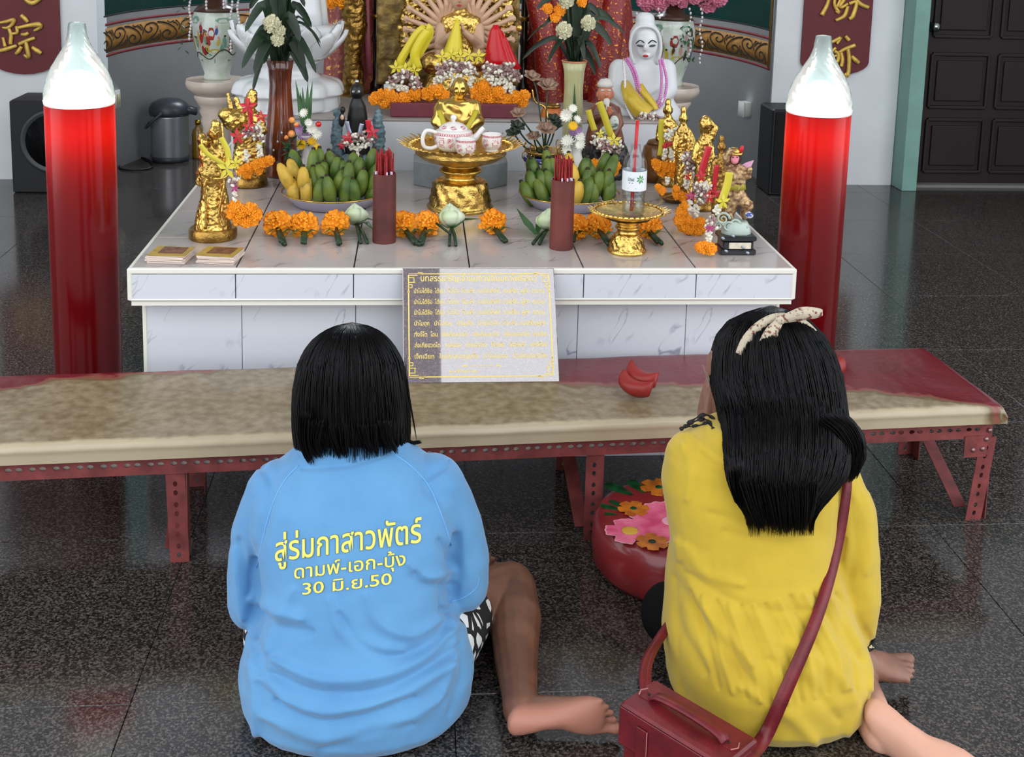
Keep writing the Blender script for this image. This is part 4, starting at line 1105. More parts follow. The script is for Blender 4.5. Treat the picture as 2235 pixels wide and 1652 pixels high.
# ================================================================ tall urns on pedestals at both sides of the niche
PED = mat('cream_glaze', (206, 190, 176), .25, coat=.4, var=.05); ENA = mat('urn_glaze', (206, 210, 206), .12, coat=.6, col2=(176, 190, 170), vs=14)
PAT = [mat('urn_red', (150, 52, 40), .3), mat('urn_blue', (58, 78, 140), .3), mat('urn_brown', (70, 48, 36), .3), mat('urn_yellow', (190, 168, 70), .3), mat('urn_green', (110, 150, 130), .3), mat('urn_pink', (196, 150, 140), .3)]
CARN = mat('carnation_pink', (216, 104, 144), .6, col2=(240, 170, 190), vs=60); BEADW = mat('bead_white', (220, 214, 214), .25, coat=.4)
def carn_mesh():
    src = MG[0].copy(); src.materials.clear(); src.materials.append(CARN); return src
CM = carn_mesh()
def urn(x, side):
    z0 = .618; c = Vector((x, 3.0, 0))
    t = thing('urn_pedestal', 'cream glazed pedestal column under the %s painted urn' % side, 'pedestal', c, 'urn pedestals')
    obj('column', B().lathe([(0, 0), (.12, 0), (.12, .05), (.10, .07), (.082, .09), (.075, .2), (.074, .38), (.084, .41), (.078, .43), (.09, .46), (.084, .475), (.10, .50), (.115, .53), (.11, .54), (.135, .56), (.152, .58), (.155, .60), (.15, z0), (0, z0)], 40, c), PED, t, sharp=60)
    u = thing('painted_urn', 'large porcelain urn painted with small figures on the %s pedestal' % side, 'vase', c+Vector((0, 0, z0)), 'painted urns')
    pr_ = [(.066, 0), (.068, .012), (.062, .03), (.082, .09), (.104, .16), (.118, .24), (.118, .29), (.106, .335), (.086, .358), (.058, .368), (.052, .42), (.062, .47)]
    cc = c+Vector((0, 0, z0))
    obj('urn_body', B().lathe([(0, 0)]+pr_+[(.05, .47), (.045, .40), (0, .38)], 44, cc), ENA, u)
    f = lerp_prof(pr_)
    rnd = random.Random(3 if side == 'left' else 4)
    a0 = -PI/2+.05
    for k in range(26):
        da, zz = rnd.uniform(-1.35, 1.35), rnd.choice((.16, .19, .22, .25))+rnd.uniform(-.012, .012); ci = rnd.choice((0, 1, 1, 2, 3, 4, 4, 5)); h_ = rnd.uniform(.016, .026)
        pb_ = B(); patch(pb_, cc, f, a0+da, zz, h_*.42, h_, 10, .0012+.0001*(k % 9), 0, rnd.uniform(-.2, .2)); obj('painted_figure', pb_, PAT[ci], u, smooth=False)
        pb_ = B(); patch(pb_, cc, f, a0+da, zz+h_+.004, .006, .006, 8, .0022, 0); obj('painted_head', pb_, PAT[2] if k % 2 else PAT[5], u, smooth=False)
    for da, zz, w_, h_, ci in ((.02, .15, .03, .012, 3), (-.5, .13, .04, .010, 4), (.6, .16, .04, .012, 4), (-.9, .30, .03, .02, 4), (.4, .30, .04, .014, 4), (-.1, .235, .018, .035, 0), (.75, .24, .012, .06, 2), (.0, .10, .09, .012, 4)):
        pb_ = B(); patch(pb_, cc, f, a0+da, zz, w_, h_, 12, .0009, .12); obj('painted_landscape', pb_, PAT[ci], u, smooth=False)
    obj('dark_shoulder', B().lathe([(.108, .3365), (.088, .3595), (.060, .3695), (.0535, .42)], 44, cc), PAT[2], u)
    rk = B(); pts = []
    for k in range(25):
        a = a0-1.3+2.6*k/24; zz = .115+.02*math.sin(k*.5)+.035*k/24; R = f(zz)+.001
        pts.append(cc+Vector((R*math.cos(a), R*math.sin(a), zz)))
    obj('painted_shore', rk.tube(pts, .003, 5), PAT[2], u)
    return u, cc
u, cc = urn(-1.13, 'left')
tt = thing('bead_spray', 'hanging strands of pale beads and tiny leaves on the left urn', 'beads', cc+Vector((0, 0, .47)))
bw = B(); lf = B()
for uu, v0, v1 in ((415, -30, 92), (452, -40, 26), (490, -40, 24), (505, -10, 118), (520, -30, 100)):
    n = int((v1-v0)/7)
    for k in range(n): bw.ell(G(uu+2*math.sin(k*.7), v0+(v1-v0)*k/n, 2.85), (.0065, .0065, .008), 6, 5)
for k in range(16):
    p = G(400+6*math.sin(k*1.3), -10+k*8, 2.86); d = Vector((random.uniform(-1, 1), -.5, random.uniform(-1, .3))).normalized()*.03
    lf.leaf([p, p+d*.5, p+d], [.002, .016, .001])
obj('bead_strands', bw, BEADW, tt, kind='stuff'); obj('leaf_sprays', lf, LEAFG, tt, kind='stuff')
for a in range(5): inst('pink_flower', CM, TRS(G(400+a*32, -30-8*(a % 2), 2.95), rotx(1.2), .05), tt)
obj('flower_stems', B().tube([cc+Vector((0, 0, .3)), cc+Vector((0, 0, .5)), G(460, -60, 2.96)], .01, 6), STEM, tt)
u, cc = urn(1.146, 'right')
tt = thing('pink_flower_bunch', 'bunch of pink artificial carnations in the right urn', 'flowers', cc+Vector((0, 0, .47)))
for uu, vv, r in ((1412, 6, 22), (1440, 8, 20), (1470, -4, 18), (1490, 5, 14), (1515, -6, 18), (1545, 8, 22), (1568, -2, 20), (1460, -30, 22), (1530, -30, 22), (1500, -45, 22), (1425, -28, 20)):
    p = G(uu, vv, 2.92+random.uniform(-.04, .04)); inst('carnation', CM, TRS(p, align((random.uniform(-.5, .5), -.8, .5)), r*mpp(p)), tt)
st_ = B()
for uu in (1412, 1440, 1490, 1545, 1568): st_.tube(catmull([cc+Vector((0, -.01, .40)), G(1480+(uu-1480)*.5, 10, 2.95), G(uu, 2, 2.93)], 4), .004, 5)
obj('flower_stems', st_, STEM, tt)
bw = B()
for uu, v0, v1 in ((1505, 20, 130), (1390, 30, 60), (1530, 20, 150), (1437, 20, 48)):
    for k in range(int((v1-v0)/9)): bw.ell(G(uu+3*math.sin(k*.9), v0+k*9, 2.86), (.006, .006, .008), 6, 5)
obj('bead_strands', bw, BEADW, tt, kind='stuff')
lf = B()
for k in range(30):
    p = G(1500+random.uniform(-12, 18), 20+random.uniform(0, 110), 2.87); d = Vector((random.uniform(-1, 1), -.4, random.uniform(-1, .3))).normalized()*.03
    lf.leaf([p, p+d*.5, p+d], [.002, .014, .001])
obj('leaf_sprays', lf, LEAFG, tt, kind='stuff')

# ================================================================ white ceramic goddess on lotus base, left
Yg = 1.44; gc = Vector((py(630, 240, Yg).x, Yg, ZR))
wg = thing('white_goddess_statue', 'tall white ceramic goddess standing on a double lotus base, left of the gold statue', 'statue', gc)
def lobed(prof, n, amp, seg=96, ph=0):
    b = B(); P = catmull([(a, z, 0) for a, z in prof], 5); vs = []
    for i, p in enumerate(P):
        for k in range(seg):
            a = 2*PI*k/seg; e = 1+amp*(abs(math.sin(n*a/2+ph))-.6)*min(1, i/4)*min(1, (len(P)-1-i)/3)
            vs.append((p.x*e*math.cos(a), p.x*e*math.sin(a), p.y))
    fs = [(i*seg+k, i*seg+(k+1) % seg, (i+1)*seg+(k+1) % seg, (i+1)*seg+k) for i in range(len(P)-1) for k in range(seg)]
    fs += [tuple(range(seg))[::-1], tuple((len(P)-1)*seg+k for k in range(seg))]
    return b.add(vs, fs)
def zat(v, y, u=637): return py(u, v, y).z
z1, z2, z3, z4 = zat(165, Yg)-ZR, zat(133, Yg)-ZR, zat(52, Yg)-ZR, zat(0, Yg)-ZR
b = lobed([(.185, 0), (.188, .012), (.186, .045), (.198, .055), (.202, z1*.55), (.185, z1*.85), (.13, z1)], 10, .09); b.v = [p+gc for p in b.v]
obj('lower_lotus', b, WCER, wg)
obj('neck', B().lathe([(.13, z1-.006), (.105, z1+.012), (.10, z2-.01), (.12, z2+.004)], 40, gc), WCER, wg)
lot = obj('upper_lotus', B().lathe([(.10, z2-.004), (.15, z2+.02), (.178, (z2+z3)/2), (.185, z3-.01), (.16, z3), (0, z3)], 40, gc), WCER, wg)
for ring in range(2):
    for k in range(9):
        a = 2*PI*(k+.5*ring)/9; b = B(); rows = []
        for i in range(7):
            f = i/6; zz = z2+.012+(z3-z2-.004)*f*(1.0 if ring else .8); R = (.118+.075*math.sin(f*1.5))*(1.04 if ring == 0 else 1)+.006*f
            w_ = .062*math.sin(PI*(.18+f*.78))**.8
            rows.append([gc+Vector(((R+.012*(1-g*g))*math.cos(a+g*w_/R), (R+.012*(1-g*g))*math.sin(a+g*w_/R), zz)) for g in (-1, -.6, -.2, .2, .6, 1)])
        obj('lotus_petal', b.loft(rows, closed=False), WCER, lot, solid=.006)
b = B(); rings = []
for i in range(14):
    f = i/13; zz = z3+f*.62; R = .135-.06*f; row = []
    for k in range(56):
        a = 2*PI*k/56; row.append(gc+Vector((R*1.05*(1+.05*math.sin(7*a+f*2))*math.cos(a), R*.8*(1+.05*math.sin(7*a+f*2))*math.sin(a), zz)))
    rings.append(row)
b.loft(rings); obj('robe', b, WCER, wg)
b = B().ell(gc+Vector((0, 0, z3+.60)), (.09, .07, .13), 20, 12); limb(b, [(gc+Vector((s*.08, -.02, z3+.64)), .035) for s in (-1,)]+[(gc+Vector((-.03, -.09, z3+.55)), .025)]); limb(b, [(gc+Vector((.08, -.02, z3+.64)), .035), (gc+Vector((.03, -.09, z3+.57)), .025)])
b.ell(gc+Vector((0, -.01, z3+.80)), (.048, .055, .07), 18, 12); b.tube([gc+Vector((0, 0, z3+.68)), gc+Vector((0, -.005, z3+.78))], .028, 12); b.ell(gc+Vector((0, .01, z3+.88)), (.03, .03, .045), 14, 10)
obj('figure_body', blob(b, .008, 5), WCER, wg)

# ================================================================ robed figures behind
def brocade(name, base, gold, sc=70, thr=(.60, .66)):
    m = bpy.data.materials.new(name); m.use_nodes = True; n = m.node_tree.nodes; L = m.node_tree.links; b = n['Principled BSDF']
    g = n.new('ShaderNodeNewGeometry'); t = n.new('ShaderNodeTexNoise'); t.inputs['Scale'].default_value = sc; t.inputs['Detail'].default_value = 4; L.new(g.outputs['Position'], t.inputs['Vector'])
    r = n.new('ShaderNodeValToRGB'); r.color_ramp.elements[0].position = thr[0]; r.color_ramp.elements[1].position = thr[1]; L.new(t.outputs['Fac'], r.inputs[0])
    mx = n.new('ShaderNodeMix'); mx.data_type = 'RGBA'; mx.inputs[6].default_value = (*lin(base), 1); mx.inputs[7].default_value = (*lin(gold), 1)
    L.new(r.outputs[0], mx.inputs[0]); L.new(mx.outputs[2], b.inputs['Base Color']); L.new(r.outputs[0], b.inputs['Metallic']); b.inputs['Roughness'].default_value = .35
    bp = n.new('ShaderNodeBump'); bp.inputs['Strength'].default_value = .4; bp.inputs['Distance'].default_value = .01; L.new(t.outputs['Fac'], bp.inputs['Height']); L.new(bp.outputs[0], b.inputs['Normal'])
    return m
BROR = brocade('red_gold_brocade', (120, 14, 16), (220, 140, 50), 95, (.60, .66)); BROP = brocade('rose_gold_brocade', (146, 66, 66), (200, 150, 80), 60, (.55, .62))
def robed(label, u, Y_, hw, dep, top, m, z0=ZR, folds=9, seed=0, x0=None):
    x = py(u, 200, Y_).x; t = thing('robed_statue', label, 'statue', (x, Y_, z0))
    b = B(); rings = []
    for i in range(22):
        f = i/21; zz = z0+(top-z0)*f; a_ = hw*(1-.42*f**1.5); d_ = dep*(1-.35*f); row = []
        for k in range(72):
            an = 2*PI*k/72; e = 1+.045*math.sin(folds*an+seed+f*1.5)*(1-.5*f)+.02*noise.noise(Vector((math.cos(an)*3, math.sin(an)*3, f*5+seed)))
            row.append((x+a_*e*math.cos(an), Y_+d_*e*math.sin(an), zz))
        rings.append(row)
    b.loft(rings); obj('robe', b, m, t)
    hd = B().ell((x, Y_-.01, top+.10), (.055, .06, .075), 18, 12); hd.tube([(x, Y_, top-.01), (x, Y_, top+.06)], .03, 12); hd.ell((x, Y_+.01, top+.18), (.04, .04, .04), 14, 10); hd.ell((x, Y_-.072, top+.095), (.009, .012, .016), 8, 6)
    obj('head', blob(hd, .008, 3), GOLDD, t)
    return t, x
t, x = robed('rose and gold robed statue behind the white goddess', 770, 1.86, .12, .10, 1.42, BROP, seed=1)
b = B(); P = [G(768, -10, 1.72), G(775, 60, 1.72), G(770, 120, 1.71), G(772, 175, 1.72), G(765, 225, 1.74)]
limb(b, [(p, r) for p, r in zip(P, (.05, .045, .03, .04, .05))]); me = blob(b, .006, 3); displace(me, bump_noise(.006, 45, True)); obj('gilded_sash', me, GOLDD, t)
obj('robe_edge', B().ribbon([G(800, -10, 1.735), G(802, 80, 1.735), G(806, 160, 1.735)], .02, RGT, .004), mat('rose_cloth', (150, 76, 90), .6), t)
t, x = robed('red and gold brocade robed statue right of the gold screen slab', 1262, 1.84, .235, .15, 1.45, BROR, folds=11, seed=2)
limb_b = B(); limb(limb_b, [(G(1170, -20, 1.74), .05), (G(1190, 80, 1.70), .05), (G(1205, 240, 1.66), .06)]); limb(limb_b, [(G(1350, -20, 1.74), .05), (G(1335, 70, 1.70), .05), (G(1310, 240, 1.66), .06)])
obj('sleeves', blob(limb_b, .008, 4), BROR, t)
# dark carved chair posts beside the backrest
for uu, lab in ((822, 'dark carved wooden post left of the gold screen slab'), (1142, 'dark carved wooden post right of the gold screen slab')):
    x = py(uu, 150, 1.80).x
    t = thing('carved_post', lab, 'post', (x, 1.80, ZR), 'carved posts')
    obj('post', B().lathe([(0, 0), (.03, 0), (.03, .04), (.018, .06), (.014, .2), (.022, .22), (.014, .25), (.014, .5), (.024, .53), (.012, .56), (.012, .8), (0, .82)], 14, (x, 1.80, ZR)), mat('black_lacquer', (24, 16, 14), .25, coat=.4), t)
    obj('gilt_ring', B().lathe([(.017, .30), (.021, .305), (.021, .315), (.017, .32)], 14, (x, 1.80, ZR)), GOLDD, t)
malai('orange marigold garland with white string at the top, left of the gold screen slab', 1.70, mari=[(722, 4, 16), (745, 2, 18), (736, -16, 18), (760, -14, 16)], buds_=[([(760, 10), (756, 30), (742, 48), (728, 52)], 14, 2.2, BUDW, .5)])

# ================================================================ gold screen slab and many-armed statue
Yb = 1.70
sx0, sx1 = py(822, 100, Yb).x, py(1133, 60, Yb).x
bk = thing('gold_screen', 'tall mottled gold-leaf screen slab behind the many-armed statue', 'screen', ((sx0+sx1)/2, Yb, ZP))
b = B(); nxx, nzz = 46, 60; vs = []
top_z = 1.62
def bshape(i, j, side):
    f = j/nzz; zz = ZP+(top_z-ZP)*f
    w0 = 1-.22*max(0, (f-.55)/.45)**2; 
    xx = (sx0+sx1)/2+(sx1-sx0)/2*w0*(2*i/nxx-1)*(1 if zz > .92 or i < nxx*.75 else 1-.0)
    return Vector((xx, Yb+(0 if side == 0 else .05)-.03*(1-abs(2*i/nxx-1)**2)*0+.012*noise.noise(Vector((xx*16, zz*16, side))) - (0 if side else .01*noise.noise(Vector((xx*45, zz*45, 3)))), zz))
vs = [bshape(i, j, s) for s in (0, 1) for j in range(nzz+1) for i in range(nxx+1)]
N1 = (nxx+1)*(nzz+1); fs = []
for j in range(nzz):
    for i in range(nxx):
        a = j*(nxx+1)+i; fs += [(a, a+1, a+nxx+2, a+nxx+1), (N1+a+1, N1+a, N1+a+nxx+1, N1+a+nxx+2)]
edge = [i for i in range(nxx+1)]+[j*(nxx+1)+nxx for j in range(1, nzz+1)]+[nzz*(nxx+1)+i for i in range(nxx-1, -1, -1)]+[j*(nxx+1) for j in range(nzz-1, 0, -1)]
for p, q in zip(edge, edge[1:]+edge[:1]): fs.append((q, p, N1+p, N1+q))
obj('slab', b.add(vs, fs), LEAFGOLD, bk)
obj('gilt_foliage', (lambda me: (displace(me, bump_noise(.010, 55, True, 2)), me)[1])(blob(B().ell(G(905, 40, Yb-.02), (.05, .018, .07), 16, 10).ell(G(890, 90, Yb-.02), (.03, .015, .05), 16, 10).ell(G(1095, 40, Yb-.02), (.05, .018, .08), 16, 10).ell(G(920, 5, Yb-.02), (.06, .018, .06), 16, 10).ell(G(1080, -5, Yb-.02), (.07, .018, .06), 16, 10), .005, 1)), GOLD, bk)
Yk = 1.56; kc = Vector((py(1003, 200, Yk).x, Yk, ZP)); sK = mpp(kc)
kw = thing('many_armed_statue', 'gold many-armed seated goddess with pale hands fanned out', 'statue', kc)
PALE = mat('pale_gilt_skin', (196, 160, 132), .4, .1)
def K(u, v, dy=0): return G(u, v, Yk+dy)
b = B()
b.loft([ringpts((kc.x, Yk, K(1003, v).z), w_*sK, d_*sK, 30, 2.3) for v, w_, d_ in ((224, 75, 60), (205, 82, 62), (190, 78, 60), (172, 70, 58), (158, 62, 52), (150, 50, 45))])
for k in range(9): b.ell(K(940+k*16, 196, -.07+.004*abs(k-4)), (.018, .02, .03), 10, 8)
me = blob(b, .005, 2); displace(me, bump_noise(.006, 60, True, 4)); obj('lotus_seat', me, GOLD, kw)
b = B()
b.loft([ringpts((kc.x, Yk, K(1003, v).z), w_*sK, d_*sK, 30, 2.2) for v, w_, d_ in ((160, 62, 45), (140, 66, 48), (120, 58, 40), (105, 40, 30), (80, 36, 24), (55, 44, 24), (38, 40, 20), (28, 16, 14), (18, 11, 11))])
for s in (-1, 1): limb(b, [(K(1003+s*20, 142, -.05), .035), (K(1003+s*60, 138, -.03), .04)])
me = blob(b, .005, 2); displace(me, bump_noise(.004, 70, True, 5)); obj('gilded_robe', me, GOLD, kw)
b = B().ell(K(1003, -6, -.012), (.036, .042, .052), 20, 14); b.ell(K(1003, -2, -.055), (.007, .01, .014), 8, 6); b.tube([K(1003, 25), K(1003, 8)], .018, 12)
for s in (-1, 1): b.ell(K(1003+s*21, -4), (.008, .012, .022), 8, 6)
obj('head', blob(b, .005, 3), PALE, kw)
obj('crown', (lambda me: (displace(me, bump_noise(.005, 60, True, 6)), me)[1])(blob(B().lathe([(.04, 0), (.05, .04), (.035, .11), (0, .15)], 20, K(1003, -34)), .006, 2)), GOLD, kw)
obj('lips', B().ell(K(1002, 12, -.050), (.009, .006, .004), 10, 6), mat('lip_red', (170, 40, 40), .4), kw)
for s in (-1, 1): obj('eye', B().ell(K(1003+s*8, -8, -.048), (.007, .004, .002), 8, 6), MBLK, kw)
for s in (-1, 1):
    b = B(); limb(b, [(K(1003+s*40, 62, -.01), .024), (K(1003+s*44, 100, -.05), .021), (K(1003+s*25, 82, -.085), .016), (K(1003+s*10, 70, -.10), .012)])
    for dz in range(4): limb(b, [(K(1003+s*10, 70, -.10), .008), (K(1003+s*(3+dz*1.5), 50+dz*3, -.105-.002*dz), .0045)], 8)
    limb(b, [(K(1003+s*12, 74, -.10), .007), (K(1003+s*6, 62, -.115), .005)], 8)
    b2 = B(); limb(b2, [(K(1003+s*38, 75, -.02), .022), (K(1003+s*42, 118, -.05), .022), (K(1003+s*20, 128, -.08), .016), (K(1003+s*4, 132, -.09), .012)])
    obj('arm', blob(b, .004, 2), PALE, kw); obj('arm', blob(b2, .004, 2), PALE, kw)
    for k in range(12):
        an = math.radians(-38+k*12); R1 = 108 if k < 9 else 96
        tip = (1003+s*R1*math.cos(an), 62-R1*math.sin(an)*.95); mid = (1003+s*62*math.cos(an-.1), 66-62*math.sin(an-.1))
        if tip[1] < -70: continue
        b = B(); limb(b, [(K(1003+s*34, 56+k*.5, .02), .015), (K(*mid, .02-.002*k), .013), (K(*tip, .015), .009)], 10)
        hp_ = K(*tip, .015); d = (hp_-K(*mid, .02)).normalized(); sd = d.cross(Vector((0, 1, 0)))
        b.ell(hp_+d*.008, (.011, .007, .013), 10, 8, align(d))
        for q in range(4): limb(b, [(hp_+d*.014+sd*(q-1.5)*.005, .0036), (hp_+d*(.032-.003*abs(q-1.5))+sd*(q-1.5)*.007, .003)], 6)
        limb(b, [(hp_+d*.006+sd*.010, .0036), (hp_+d*.016+sd*.018, .003)], 6)
        obj('arm', blob(b, .0035, 1), PALE, kw)
        if k % 3 == 0: obj('held_emblem', B().ell(hp_+d*.040, (.012, .010, .014), 10, 8), GOLD, kw)
# ribbons, garlands on the maroon plinth
def cone_cloth(parent, pts, ws, m, dep=.03, nm='ribbon_cone'):
    rings = []; q = [K(u_, v_, -.13) for u_, v_ in pts]
    for p, w_ in zip(q, ws):
        r = w_*sK/2; rings.append([p+RGT*(r*math.cos(a)*(1+.06*math.sin(5*a)))+Vector((0, dep*math.sin(a)*w_/max(ws), 0)) for a in ringdirs(20)])
    return obj(nm, B().loft(rings), m, parent)
Yp = 1.27
YRIB = mat('sheer_yellow_cloth', (214, 196, 44), .3); RRIB = mat('shiny_red_cloth', (190, 12, 26), .25)
g1 = malai('flower garland with a looped yellow ribbon, left end of the maroon plinth', Yp, mari=[(820, 215, 16), (842, 222, 17), (862, 216, 16), (848, 205, 16), (885, 212, 17), (905, 205, 17), (832, 207, 14), (875, 220, 14)],
    buds_=[([(855, 180), (875, 165), (900, 172), (912, 185)], 60, 4.2, BUDP, 9), ([(845, 195), (870, 190), (890, 195)], 34, 4.2, BUDW, 5)])
loopP = [K(u_, v_, -.15) for u_, v_ in ((885, 160), (872, 140), (890, 105), (912, 72), (932, 60), (938, 72), (925, 100), (905, 130), (890, 148))]
obj('ribbon_loop', B().ribbon(catmull(loopP, 4), .030, [RGT*.6+FWD*.6]*41 if False else RGT, .0015), YRIB, g1)
obj('ribbon_loop', B().ribbon(catmull([K(u_, v_, -.165) for u_, v_ in ((912, 150), (905, 120), (918, 90), (935, 66), (930, 60))], 4), .035, RGT, .0015), YRIB, g1)
for uu, vv in ((865, 148), (885, 152), (905, 155)): bow(g1, K(uu, vv, -.17), .03, YRIB)
g2 = malai('flower garland with a yellow cloth cone, middle of the maroon plinth', Yp, mari=[(935, 205, 17), (953, 197, 18), (968, 208, 15), (1040, 200, 17), (1055, 190, 17), (1048, 212, 16)],
    buds_=[([(960, 155), (985, 145), (1010, 148), (1035, 150)], 80, 4.4, BUDP, 9), ([(955, 170), (980, 160), (1030, 165)], 46, 4.4, BUDW, 8), ([(955, 178), (948, 190)], 12, 4.4, BUDW, 3), ([(1030, 170), (1028, 188)], 14, 4.4, BUDW, 3), ([(990, 175), (985, 190)], 12, 4.4, BUDW, 3)])
cone_cloth(g2, [(998, 40), (996, 60), (993, 85), (990, 110), (986, 122)], [4, 16, 28, 40, 46], YRIB)
for uu in (965, 985, 1005, 1025, 1045): bow(g2, K(uu, 122+random.uniform(-4, 6), -.17), .03, YRIB)
g3 = malai('flower garland with a red cloth cone, right end of the maroon plinth', Yp, mari=[(1050, 222, 16), (1068, 212, 18), (1088, 202, 17), (1105, 218, 17), (1125, 212, 17), (1140, 222, 15), (1098, 226, 15), (1145, 208, 14), (1078, 228, 14), (1122, 226, 14)],
    buds_=[([(1062, 150), (1085, 155), (1110, 150), (1128, 170)], 80, 4.4, BUDP, 9), ([(1065, 165), (1080, 178), (1110, 172)], 40, 4.4, BUDW, 7), ([(1105, 185), (1100, 200)], 12, 4.4, BUDW, 2), ([(1112, 185), (1117, 202)], 12, 4.4, BUDW, 2)])
cone_cloth(g3, [(1082, 54), (1082, 70), (1084, 100), (1088, 130), (1092, 152)], [10, 26, 42, 58, 68], RRIB)
cone_cloth(g3, [(1092, 66), (1100, 95), (1110, 130), (1118, 150)], [6, 24, 34, 40], RRIB, .02)

# ================================================================ white bust goddess, right
Yw = 1.42; wc = Vector((py(1402, 230, Yw).x, Yw, ZR)); sW = mpp(wc)
wb2 = thing('white_goddess_bust', 'white goddess figure with painted face, hood and bead necklaces', 'statue', wc)
def Wp(u, v, dy=0): return G(u, v, Yw+dy)
WMAR = mat('white_marble_figure', (206, 208, 210), .28, var=.04)
b = B()
b.loft([ringpts((Wp(u_, v).x, Yw, Wp(u_, v).z), w_*sW, d_*sW, 30, 2.4) for u_, v, w_, d_ in ((1402, 258, 82, 62), (1402, 238, 84, 62), (1402, 215, 68, 48), (1402, 180, 60, 38), (1402, 150, 58, 34), (1402, 138, 48, 28), (1405, 128, 22, 20))])
for s in (-1, 1): limb(b, [(Wp(1402+s*50, 152), .042), (Wp(1402+s*56, 195, -.03), .038), (Wp(1402+s*30, 222, -.09), .03), (Wp(1402+s*8, 226, -.11), .022)])
b.loft([ringpts((Wp(1408, v).x, Yw+dy, Wp(1408, v).z), w_*sW, d_*sW, 24, 2.2) for v, w_, d_, dy in ((150, 40, 24, .02), (125, 33, 28, .01), (95, 34, 34, 0), (70, 33, 33, 0), (58, 26, 28, 0), (52, 20, 22, 0), (40, 21, 22, 0), (32, 18, 20, 0), (27, 10, 12, 0))])
me = blob(b, .006, 5); obj('figure_body', me, WMAR, wb2)
fc = B().ell(Wp(1411, 96, -.028), (.044, .040, .060), 24, 16); fc.ell(Wp(1408, 104, -.072), (.0065, .009, .016), 10, 8); fc.ell(Wp(1411, 121, -.05), (.018, .018, .014), 12, 8)
obj('face', blob(fc, .004, 4), WMAR, wb2)
for uu, sl in ((1397, .1), (1424, -.15)):
    obj('eyebrow', B().tube(catmull([Wp(uu-9, 91+4, -.067), Wp(uu, 88, -.071), Wp(uu+9, 91+2, -.067)], 4), .0022, 6), MBLK, wb2)
    obj('eye', B().ell(Wp(uu, 100, -.068), (.013, .004, .0045), 12, 6, roty(sl)), mat('eye_grey', (60, 70, 80), .3), wb2)
obj('hood_edge', B().tube(catmull([Wp(1385, 140, -.04), Wp(1376, 110, -.045), Wp(1378, 80, -.05), Wp(1390, 62, -.055), Wp(1408, 57, -.06), Wp(1428, 62, -.055), Wp(1440, 80, -.05), Wp(1442, 110, -.045), Wp(1434, 140, -.04)], 5), .006, 8), WMAR, wb2)
obj('lips', B().ell(Wp(1409, 122, -.070), (.011, .005, .005), 12, 6), mat('lip_red', (170, 40, 40), .4), wb2)
def beads(label, pts, n, r, m, grp='bead necklaces'):
    q = catmull(pts, 12); t = thing('bead_necklace', label, 'necklace', min(q, key=lambda p: p.z), grp); b = B()
    L_ = [0]
    for p, p2 in zip(q[:-1], q[1:]): L_.append(L_[-1]+(p2-p).length)
    j = 0
    for k in range(n):
        d = L_[-1]*k/(n-1)
        while j < len(L_)-2 and L_[j+1] < d: j += 1
        f = (d-L_[j])/max(1e-6, L_[j+1]-L_[j]); b.ell(q[j].lerp(q[j+1], min(1, f)), (r, r, r), 7, 5)
    obj('beads', b, m, t, kind='stuff'); return t
BPK = mat('bead_pink', (196, 120, 178), .2, coat=.5)
beads('pink bead necklace hanging in the longest loop on the white goddess', [Wp(1366, 130, -.075), Wp(1380, 155, -.10), Wp(1390, 190, -.115), Wp(1395, 225, -.13), Wp(1420, 240, -.135), Wp(1445, 225, -.13), Wp(1455, 180, -.11), Wp(1445, 130, -.08)], 56, .0060, BPK)
beads('pink bead necklace lying just inside the longest pink loop', [Wp(1370, 128, -.08), Wp(1386, 155, -.105), Wp(1395, 190, -.12), Wp(1402, 222, -.137), Wp(1425, 234, -.14), Wp(1440, 215, -.13), Wp(1444, 170, -.11), Wp(1440, 132, -.085)], 54, .0060, BPK)
beads('white bead necklace hanging lowest on the white goddess', [Wp(1361, 135, -.075), Wp(1364, 180, -.11), Wp(1364, 220, -.14), Wp(1378, 255, -.16), Wp(1400, 280, -.17)], 38, .0055, BEADW)
beads('white bead necklace on the right shoulder of the white goddess', [Wp(1450, 135, -.08), Wp(1455, 170, -.10), Wp(1452, 205, -.12), Wp(1444, 222, -.13)], 24, .0055, BEADW)
SASH = mat('shiny_yellow_sash', (190, 160, 36), .3, .15, sheen=.5)
t = thing('yellow_sash', 'shiny yellow sash draped across the white goddess figure', 'sash', Wp(1400, 255, -.15))
obj('sash_cloth', B().ribbon(catmull([Wp(1363, 175, -.10), Wp(1374, 205, -.14), Wp(1392, 232, -.16), Wp(1412, 252, -.17)], 5), [.02, .03, .04, .045, .05, .055, .06, .06, .062, .064, .066, .068, .07, .07, .07, .07][:16], RGT, .002), SASH, t)
obj('sash_cloth', B().ribbon(catmull([Wp(1395, 185, -.115), Wp(1408, 205, -.135), Wp(1425, 228, -.15), Wp(1430, 240, -.155)], 5), .028, RGT, .002), SASH, t)
malai('dry mauve bud garland on the lap of the white goddess', 1.24, buds_=[([(1395, 262), (1415, 258), (1440, 262)], 46, 4.2, BUDP, 8), ([(1385, 280), (1410, 285), (1440, 282)], 46, 4.2, BUDP, 8), ([(1405, 292), (1425, 300)], 20, 4, RIBR, 6)])
t = thing('brown_jar', 'brown glazed jar below the white goddess lap', 'jar', pz(1432, 395, ZT)); p = t.location
obj('jar_body', B().lathe([(0, 0), (.04, 0), (.052, .03), (.056, .09), (.048, .125), (.036, .135)], 24, p), mat('brown_glaze', (120, 76, 30), .3, coat=.4, var=.2), t)
obj('jar_lid', B().lathe([(.04, .133), (.034, .145), (.01, .152), (0, .155)], 20, p), mat('brown_glaze', (120, 76, 30), .3), t)

